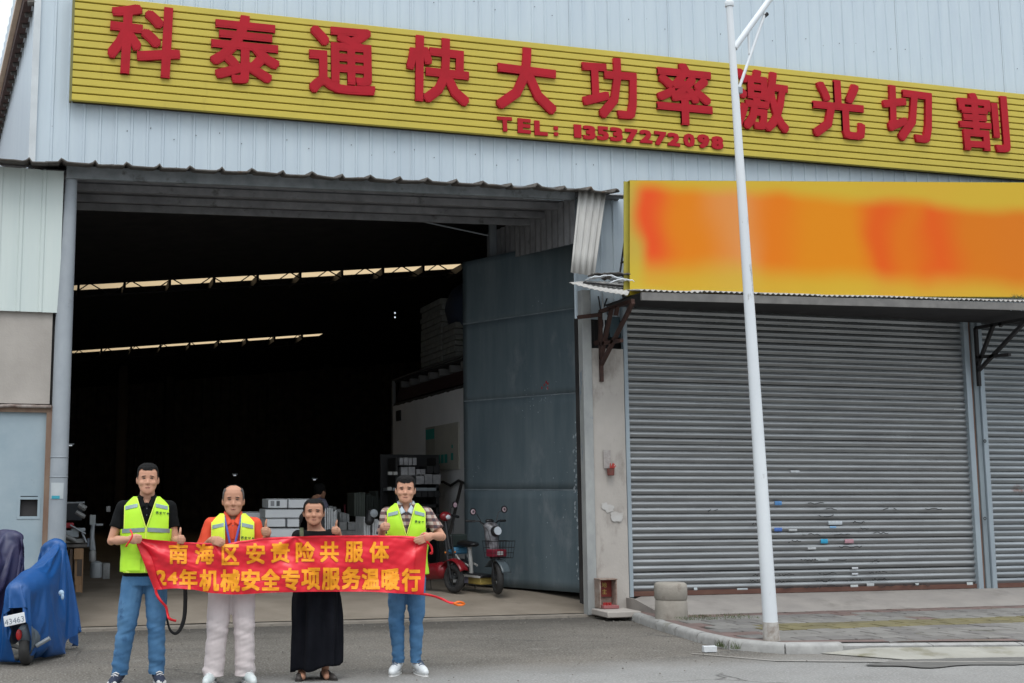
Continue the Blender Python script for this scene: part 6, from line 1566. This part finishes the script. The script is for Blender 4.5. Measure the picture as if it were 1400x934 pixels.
        if not low:
            if mm[3]:
                me = MB().ell((0, -.150, .034), (.040, .045, .026), None, 14, 8).mesh('toe_cap'); me.transform(Matrix.Scale(L_ / .27, 4)); me.transform(T); link('toe_cap', me, mm[3], sh_, smooth=180)
            l = MB()
            for k_ in range(4):
                y_ = -.030 - .026 * k_; z_ = .118 - .013 * k_; l.tube([(-.026, y_, z_ - .012), (0, y_ - .004, z_), (.026, y_, z_ - .012)], .0055, 6)
            me = l.mesh('laces'); me.transform(Matrix.Scale(L_ / .27, 4)); me.transform(T); link('laces', me, mm[2], sh_, smooth=180, kind=None)
    return root, front

m_wsh = M('white_shoe_leather', (.66, .68, .68), (.58, .60, .61), rough=.5, ns=12, space='obj'); m_wso = M('white_sole', (.62, .62, .60), rough=.6); m_navy = M('navy_canvas', (.02, .028, .055), rough=.8); m_lace = M('white_lace', (.7, .7, .7), rough=.7); m_lcd = M('dark_lace', (.05, .08, .14), rough=.7)
m_mint = M('pale_mint_shoe', (.62, .65, .64), (.46, .52, .52), rough=.6, ns=10, space='obj'); m_dk = M('dark_taupe_shoe', (.045, .038, .034), rough=.6)
# first man
s1 = 169.
person(193, 940, s1, dict(label='man in lime vest over black polo holding the left end of the red banner', seed=1, hline=(.80, .20), hinf=.007, htop=.010,
    torso=dict(zs=1.475, zh=.93, w=.192, wa=.172, hip=.172, x0=.008, dp=.12, belly=.012), head=(.012, -.02, 1.566, .243, 1.12),
    armR=[(-.185, .0, 1.455), (-.272, -.03, 1.178), (-.125, -.235, 1.195)], armL=[(.198, .0, 1.455), (.245, -.02, 1.178), (.285, -.24, 1.18)],
    handR=((.72, -.66, .02), (0, 0, 1), -1, 'fist'), handL=((.25, -.85, .15), (0, .05, 1), 1, 'thumb'),
    legs=[((-.085, 0, .86), (-.135, -.02, .46), (-.178, .01, .11)), ((.10, 0, .86), (.112, -.02, .46), (.125, .01, .11))],
    trousers=dict(mat=m_jean, r=[[.098, .092, .078, .072, .066], [.098, .092, .078, .072, .066]], z=.085, amp=.012),
    shirt=dict(mat=m_polo, hem=.87, sl=.62, collar=m_polo, buttons=2, placket=True), vest=dict(mat=m_lime, hem=.915, zV=1.295, s1=1.472, s2=1.272, zip=True, pocket=1.0, mark=(.095, 1.412)),
    shoes=[(-.19, .0, -16, .285), (.135, .0, 10, .285)], shoem=(m_navy, m_wso, m_lace, m_wso)))
# second man
s2 = 167.7
r2_, f2 = person(314, 938, s2, dict(label='balding man in orange polo, yellow vest and blue lanyard giving a thumbs up', seed=2, skin=m_skin2, hair='bald', hinf=.005, htop=.001, hline=(.80, .18), eyeh=.0035,
    torso=dict(zs=1.332, zh=.86, w=.188, wa=.178, hip=.172, x0=.005, dp=.12, belly=.02), head=(.006, -.02, 1.383, .254, 1.13),
    armR=[(-.178, 0, 1.312), (-.262, -.04, 1.06), (-.175, -.27, 1.19)], armL=[(.190, 0, 1.312), (.245, -.03, 1.065), (.300, -.16, 1.245)],
    handR=((.55, -.62, -.10), (.35, .25, .9), -1, 'grip'), handL=((-.15, -.95, .12), (.02, 0, 1), 1, 'thumb'),
    legs=[((-.085, 0, .80), (-.11, -.02, .44), (-.135, .01, .10)), ((.095, 0, .80), (.115, -.02, .44), (.125, .01, .10))],
    trousers=dict(mat=m_khaki, r=[[.105, .10, .090, .086, .086], [.105, .10, .090, .086, .086]], z=.062, amp=.012),
    shirt=dict(mat=m_orange, hem=.84, sl=.85, collar=m_orange, buttons=1, placket=True), vest=dict(mat=m_limey, hem=.88, zV=1.02, wt=.074, w0=.060, s1=1.312, s2=1.13, mark=(.085, 1.205)),
    shoes=[(-.15, .0, -14, .285), (.145, .0, 16, .285)], shoem=(m_mint, m_wso, m_lace, None)))
lan = MB(); sL = smooth_secs(torso_secs(dict(zs=1.332, zh=.86, w=.188, wa=.178, hip=.172, x0=.005, dp=.12, belly=.02)))
_, fL = srf(sL)
for sx in (-1, 1):
    lan.grid(lambda u, v: (lambda x, z: (x, fL(x, z) - .028 - .006 * v, z))(.005 + sx * (.075 - .062 * v) + .009 * (2 * u - 1), 1.39 - .27 * v), 1, 10)
o = lan.build('lanyard', M('blue_violet_lanyard', (.09, .10, .42), rough=.6), r2_, fix=False); o.modifiers.new('t', 'SOLIDIFY').thickness = .002
# woman
s3 = 163.9
r3_, f3 = person(431, 932, s3, dict(label='woman in black top and long black skirt between the two vested men on the right', seed=3, skin=m_skin2, hair='long', hinf=.008, htop=.002, hline=(.86, .22), eyeh=.0034, hk=.92, ak=.86, barefoot=True,
    torso=dict(zs=1.222, zh=.80, w=.172, wa=.165, hip=.178, x0=0, dp=.115), head=(-.022, -.02, 1.300, .215, 1.12),
    armR=[(-.155, 0, 1.20), (-.205, -.02, .96), (-.165, -.19, 1.12)], armL=[(.155, 0, 1.20), (.245, -.03, .985), (.190, -.14, 1.245)],
    handR=((.15, -.45, .55), (.8, .1, .1), -1, 'grip'), handL=((-.25, -.92, .12), (.10, 0, 1), 1, 'thumb'),
    legs=[((-.08, 0, .74), (-.09, -.01, .42), (-.115, .02, .10)), ((.08, 0, .74), (.085, -.01, .42), (.085, .03, .10))],
    shirt=dict(mat=m_polo, hem=.78, sl=.8, ntop=.035), shoes=[(-.12, .0, -8, .245), (.095, .01, 30, .245)], shoem=(m_dk, m_dk, None, None), lowshoe=True))
def skirt(u, v):
    a = 2 * math.pi * u; z = .86 - (.78 - .03 * math.cos(a) * v) * v
    w = .172 + .025 * min(1, v * 4) + .006 * v; fold = (math.sin(a * 7 + 2.5 * v) * .020 + math.sin(a * 13 + 1) * .009) * min(1, v * 2.2)
    pinch = 1 - .07 * math.exp(-((v - .0) / .1) ** 2)
    return ((w + fold) * math.cos(a) * pinch + .012 * v, (.135 + fold * 1.4 + .03 * v) * math.sin(a) * pinch, z + .02 * v + .012 * math.sin(a * 5 + 1) * v)
s = MB(); s.grid(skirt, 120, 30); me = s.mesh('skirt'); o = link('skirt', me, m_skirt, r3_, smooth=180); o.modifiers.new('t', 'SOLIDIFY').thickness = .004
sS = smooth_secs(torso_secs(dict(zs=1.222, zh=.80, w=.172, wa=.165, hip=.178, x0=0, dp=.115))); _, fS = srf(sS)
s = MB(); s.grid(lambda u, v: (-.145 + .035 * u + .01 * v, (fS(-.125, 1.245 - .2 * v) - .018 - .012) if v > .12 else .01 - .07 * v / .12, 1.272 - .26 * v), 3, 14)
o = s.build('bag_strap', M('olive_strap', (.075, .085, .04), rough=.8), r3_, fix=False); o.modifiers.new('t', 'SOLIDIFY').thickness = .006
# fourth man
s4 = 157.
person(556, 925, s4, dict(label='man in plaid shirt and lime vest holding the right end of the banner', seed=4, hline=(.76, .16), hinf=.008, htop=.014, eyeh=.0038,
    torso=dict(zs=1.415, zh=.90, w=.178, wa=.158, hip=.160, x0=.0, dp=.11), head=(-.008, -.02, 1.490, .224, 1.08),
    armR=[(-.172, 0, 1.395), (-.225, -.02, 1.125), (-.210, -.20, 1.275)], armL=[(.178, 0, 1.395), (.315, -.06, 1.19), (.225, -.245, 1.205)],
    handR=((.25, -.92, .10), (.05, 0, 1), -1, 'thumb'), handL=((-.62, -.22, -.22), (-.2, 0, .9), 1, 'relax'),
    legs=[((-.078, 0, .82), (-.088, -.02, .45), (-.070, .01, .11)), ((.085, 0, .82), (.088, -.02, .45), (.080, .01, .11))],
    trousers=dict(mat=m_jean, r=[[.090, .082, .068, .060, .052], [.090, .082, .068, .060, .052]], z=.095, amp=.012),
    shirt=dict(mat=m_plaid, hem=.84, sl=.72, collar=M('pale_blue_collar', (.50, .58, .64), rough=.7), buttons=1), vest=dict(mat=m_lime, hem=.86, zV=1.215, s1=1.405, s2=1.13, zip=True, pocket=.97, mark=(.085, 1.325)),
    shoes=[(-.088, .0, -14, .275), (.105, .0, 20, .275)], shoem=(m_wsh, m_wso, m_lcd, None)))
# worker in the hall, seen above the cartons
wk = at(430, 790, 19.0)
person(0, 0, 1., dict(label='dark haired worker in lavender grey shirt stooping behind the white cartons', group='worker in the hall', loc=(wk.x, 19.0, FZ), turn=-1.0, seed=6, vox=.012, skin=m_skin2, hline=(.80, .18), hinf=.012,
    torso=dict(zs=1.27, zh=.84, w=.18, wa=.165, hip=.165, x0=0, dp=.115), head=(-.0, -.11, 1.30, .235, 1.0),
    armR=[(-.17, 0, 1.25), (-.23, -.08, 1.0), (-.15, -.27, .95)], armL=[(.17, 0, 1.25), (.23, -.08, 1.0), (.15, -.27, .95)],
    handR=((.3, -.8, -.1), (0, 0, 1), -1, 'grip'), handL=((-.3, -.8, -.1), (0, 0, 1), 1, 'grip'),
    legs=[((-.08, 0, .78), (-.09, -.02, .44), (-.1, .01, .10)), ((.08, 0, .78), (.09, -.02, .44), (.1, .01, .10))],
    trousers=dict(mat=m_polo, r=[[.09, .085, .07, .065, .06]] * 2, z=.08), shirt=dict(mat=M('lavender_grey_cloth', (.17, .16, .22), rough=.8), hem=.8, sl=.9),
    shoes=[(-.1, 0, -8, .27), (.1, 0, 8, .27)], shoem=(m_navy, m_wso, m_lace, None)))

# ================================================================== the banner
ban = empty('banner', at(380, 812, 10.15), label='red cloth banner with two rows of yellow Chinese writing held by four people', cat='banner')
def interp(P, x):
    if x <= P[0][0]: return P[0][1]
    for a, b in zip(P, P[1:]):
        if x <= b[0]:
            t = (x - a[0]) / (b[0] - a[0]); t = t * t * (3 - 2 * t) * .6 + t * .4; return a[1] + (b[1] - a[1]) * t
    return P[-1][1]
TOPP = [(183, 735), (215, 738.5), (250, 741.5), (285, 742.5), (305, 744.5), (330, 739.5), (365, 735), (405, 733.5), (440, 732.5), (500, 732), (550, 732.5), (585, 735)]
BOTP = [(211, 806.5), (240, 804.5), (262, 806), (290, 811), (320, 813), (380, 810), (430, 809), (500, 809), (579, 813)]
def buv(u, v):
    xt, xb_ = 183 + 402 * u, 211 + 368 * u
    yt, ybt = interp(TOPP, xt), interp(BOTP, xb_)
    return xt + (xb_ - xt) * v, yt + (ybt - yt) * v
def bY(u, v):
    w = interp([(0, 10.24), (.09, 10.15), (.27, 10.045), (.55, 10.08), (1, 10.21)], u)
    w += .022 * math.sin(u * 17 + v * 2.2) * (.35 + .65 * v) + .012 * math.sin(u * 41 - v * 5) * (.3 + .7 * v) + .010 * math.sin(u * 9 + v * 9)
    for (gu, gv, sp, am) in ((0, 0, .16, .05), (.27, 0, .10, .03), (.55, 0, .07, .035), (1, 0, .16, .05)):    # folds running out from the grips
        du, dv = (u - gu) * 5.3, (v - gv); r_ = math.hypot(du, dv) + .02; a = math.atan2(dv, du)
        w += am * .62 * math.sin(a * 7 + gu * 9) * math.exp(-r_ / .75) * min(1, r_ * 3)
    w += .005 * noise.noise(Vector((u * 46 + v * 6, v * 7 - u * 5, 2))) + .004 * noise.noise(Vector((u * 24 - v * 9, v * 12, 7)))
    w += .03 * math.exp(-((u) / .03) ** 2) * (1 - v)
    return w
def bpt(u, v, off=0.):
    x, y = buv(u, v); p = at(x, y, bY(u, v) - off); return p
def inv_uv(x, y):
    u, v = (x - 190) / 390, .5
    for _ in range(12):
        xt, xb_ = 183 + 402 * u, 211 + 368 * u; yt, ybt = interp(TOPP, xt), interp(BOTP, xb_)
        v = (y - yt) / (ybt - yt); u = (x - 183 - 28 * v) / (402 - 34 * v)
    return u, v
m_ban = M('red_banner_satin', (.78, .008, .026), (.70, .006, .022), rough=.40, ns=3, space='obj', bump=.06, bs=30, spec=.6)
m_bt = M('golden_orange_print', (.95, .37, .006), (.90, .32, .006), rough=.55, ns=3, space='obj')
s = MB(); s.grid(bpt, 260, 44); s.build('cloth', m_ban, ban, world=True, smooth=180, fix=False)
# hems: top edge fold and folded left end
s = MB(); s.grid(lambda u, v: bpt(u, .0 + .035 * v, .004 + .003 * math.sin(v * math.pi)), 200, 2); s.build('top_hem', m_ban, ban, world=True, smooth=180, fix=False)
m_ban2 = M('bright_red_hem', (.72, .012, .02), (.62, .01, .02), rough=.45, ns=5, space='obj')
s = MB(); s.grid(lambda u, v: bpt(.002 + (.010 + .030 * v + .012 * math.sin(v * 5)) * u, v, .008 + .012 * math.sin(u * math.pi)), 8, 30); s.build('folded_end', m_ban2, ban, world=True, smooth=180, fix=False)
s = MB(); s.grid(lambda u, v: bpt(.962 + .036 * u, v, .004), 4, 30); s.build('side_hem', m_ban2, ban, world=True, smooth=180, fix=False)
def ban_char(ch, xc, yc, w, h, bold=.03):
    me, mw, mh = bold_text(ch, bold, 6, .0)
    bm = bmesh.new(); bm.from_mesh(me)
    bmesh.ops.triangulate(bm, faces=bm.faces)
    for _ in range(3):
        es = [e for e in bm.edges if e.calc_length() > .16]
        if es: bmesh.ops.subdivide_edges(bm, edges=es, cuts=1); bmesh.ops.triangulate(bm, faces=[f for f in bm.faces if len(f.verts) > 3])
    n = len(bm.verts)
    cop = n // 7 or 1
    bm.verts.ensure_lookup_table()
    for i, v_ in enumerate(bm.verts):
        x, y = xc + v_.co.x * w / mw, yc - v_.co.y * h / mh
        u, v = inv_uv(x, y); u = max(u, .012 + .028 * v)
        v_.co = bpt(u, v, .0055 + v_.co.z)
    bm.to_mesh(me); bm.free()
    me.transform(xf(ban).inverted()); link('character', me, m_bt, ban, smooth=0)
def bold_flat(ch, r, n):
    m0, w0, h0 = text_mesh(ch, 1, 0, 0, res=2); bm = bmesh.new()
    for k, (dx, dy) in enumerate(((0, 0), (-r, -r), (r, -r), (r, r), (-r, r), (0, r), (0, -r))):
        m1 = m0.copy(); m1.transform(Matrix.Translation((dx, dy, .00035 * k))); bm.from_mesh(m1); bpy.data.meshes.remove(m1)
    me = bpy.data.meshes.new('character'); bm.to_mesh(me); bm.free(); return me, w0 + 2 * r, h0 + 2 * r
_bt = bold_text
def bold_text(ch, r, n, depth=.5): return bold_flat(ch, r, n) if depth == 0 else _bt(ch, r, n, depth)
for (ch, x_, y_, w_) in (('南', 243.8, 757, 26), ('海', 279.5, 757.5, 26), ('区', 315, 758.5, 24), ('安', 349.5, 757, 26), ('责', 383.2, 755.5, 26), ('险', 417.3, 754.8, 26), ('共', 450.3, 754.5, 26), ('服', 484.2, 754.5, 25), ('体', 518.5, 754.8, 27)):
    ban_char(ch, x_, y_, w_, 28.5)
for (ch, x_, y_, w_, h_) in (('0', 207.5, 793, 12, 20), ('2', 220.5, 790, 14, 21), ('4', 236, 790.5, 14, 17), ('年', 257.5, 792, 25, 28), ('机', 286, 793.5, 27, 30), ('械', 314.6, 794, 27, 31), ('安', 342.5, 793, 26, 30), ('全', 369.8, 792.5, 26, 30), ('专', 397.4, 792, 25, 31), ('项', 424.8, 791.5, 26, 30.5), ('服', 452.4, 791.5, 25, 30.5), ('务', 480, 790.5, 26, 31), ('温', 506.8, 791.5, 25, 29.5), ('暖', 534, 792, 25, 30), ('行', 562, 793, 26, 32)):
    ban_char(ch, x_, y_, w_, h_, .036)
def catm(P, n=4):
    out_ = []
    for i in range(len(P) - 1):
        p0, p1, p2, p3 = P[max(i - 1, 0)], P[i], P[i + 1], P[min(i + 2, len(P) - 1)]
        for k in range(n):
            t = k / n; out_.append(tuple(.5 * (2 * p1[j] + (p2[j] - p0[j]) * t + (2 * p0[j] - 5 * p1[j] + 4 * p2[j] - p3[j]) * t * t + (3 * p1[j] - p0[j] - 3 * p2[j] + p3[j]) * t ** 3) for j in range(len(p1))))
    return out_ + [P[-1]]
def ribbon(px_pts, Y0, w, name, lab=None, mat=m_ban2):
    P = [at(x, y, Y0 + dy) for x, y, dy in catm(px_pts, 3)]; s = MB(); vs = []
    for i, p in enumerate(P):
        d = (P[min(i + 1, len(P) - 1)] - P[max(i - 1, 0)]).normalized(); n = d.cross(Vector((0, 1, 0))).normalized(); tw = math.sin(i * .5)
        n = (n * (.75 + .25 * tw) + Vector((0, .5 * math.cos(i * .5), 0))).normalized() * w / 2; vs += [p + n, p - n]
    s.add(vs, [(2 * i, 2 * i + 1, 2 * i + 3, 2 * i + 2) for i in range(len(P) - 1)])
    o = s.build(name, mat, ban, world=True, smooth=180, fix=False, label=lab); o.modifiers.new('t', 'SOLIDIFY').thickness = .003; return o
ribbon([(213, 804, 0), (214, 812, .0), (220, 822, -.02), (227, 830, 0), (229, 838, .01), (231, 845, -.01), (236, 848, 0), (241, 849, .0)], 10.24, .022, 'tie_ribbon')
ribbon([(566, 811, 0), (580, 812.5, 0), (592, 815, -.03), (604, 819, -.05), (614, 823.5, -.06), (622, 825, -.07)], 10.24, .022, 'tie_ribbon')
ribbon([(620, 826, -.07), (627, 823, -.08), (635, 825.5, -.08), (627, 827.5, -.08), (619, 825, -.07)], 10.24, .02, 'tie_ribbon', 'orange end of the tie ribbon', M('orange_ribbon', (.80, .16, .01), rough=.5))
ribbon([(580, 729, 0), (582, 736, -.02), (585, 742, -.02), (590, 748, 0), (591, 757, .01), (588, 756, 0)], 10.17, .02, 'tie_ribbon')
ribbon([(178, 724, 0), (181, 731, -.03), (179, 737, -.03), (175, 743, -.01), (172, 748, 0)], 10.12, .014, 'tie_ribbon')
# black strap loop hanging behind the banner
P = [at(x, y, 10.42) for x, y in catm([(253, 790), (253.5, 806), (253.5, 825), (252, 845), (247, 860), (240, 866.5), (233, 862), (229, 850), (226.5, 835), (225.5, 815), (225, 795)])]
s = MB(); vs = []
for i, p in enumerate(P):
    w_ = .017 - .009 * min(1, max(0, (i - 14) / 12))
    d = (P[min(i + 1, len(P) - 1)] - P[max(i - 1, 0)]).normalized(); n = d.cross(Vector((0, 1, 0))).normalized() * w_; vs += [p + n + Vector((0, .01, 0)), p - n]
s.add(vs, [(2 * i, 2 * i + 1, 2 * i + 3, 2 * i + 2) for i in range(len(P) - 1)])
o = s.build('strap_loop', M('black_webbing', (.014, .014, .015), rough=.8), None, smooth=180, fix=False, label='black webbing strap hanging in a loop below the left part of the banner', cat='strap'); o.modifiers.new('t', 'SOLIDIFY').thickness = .003
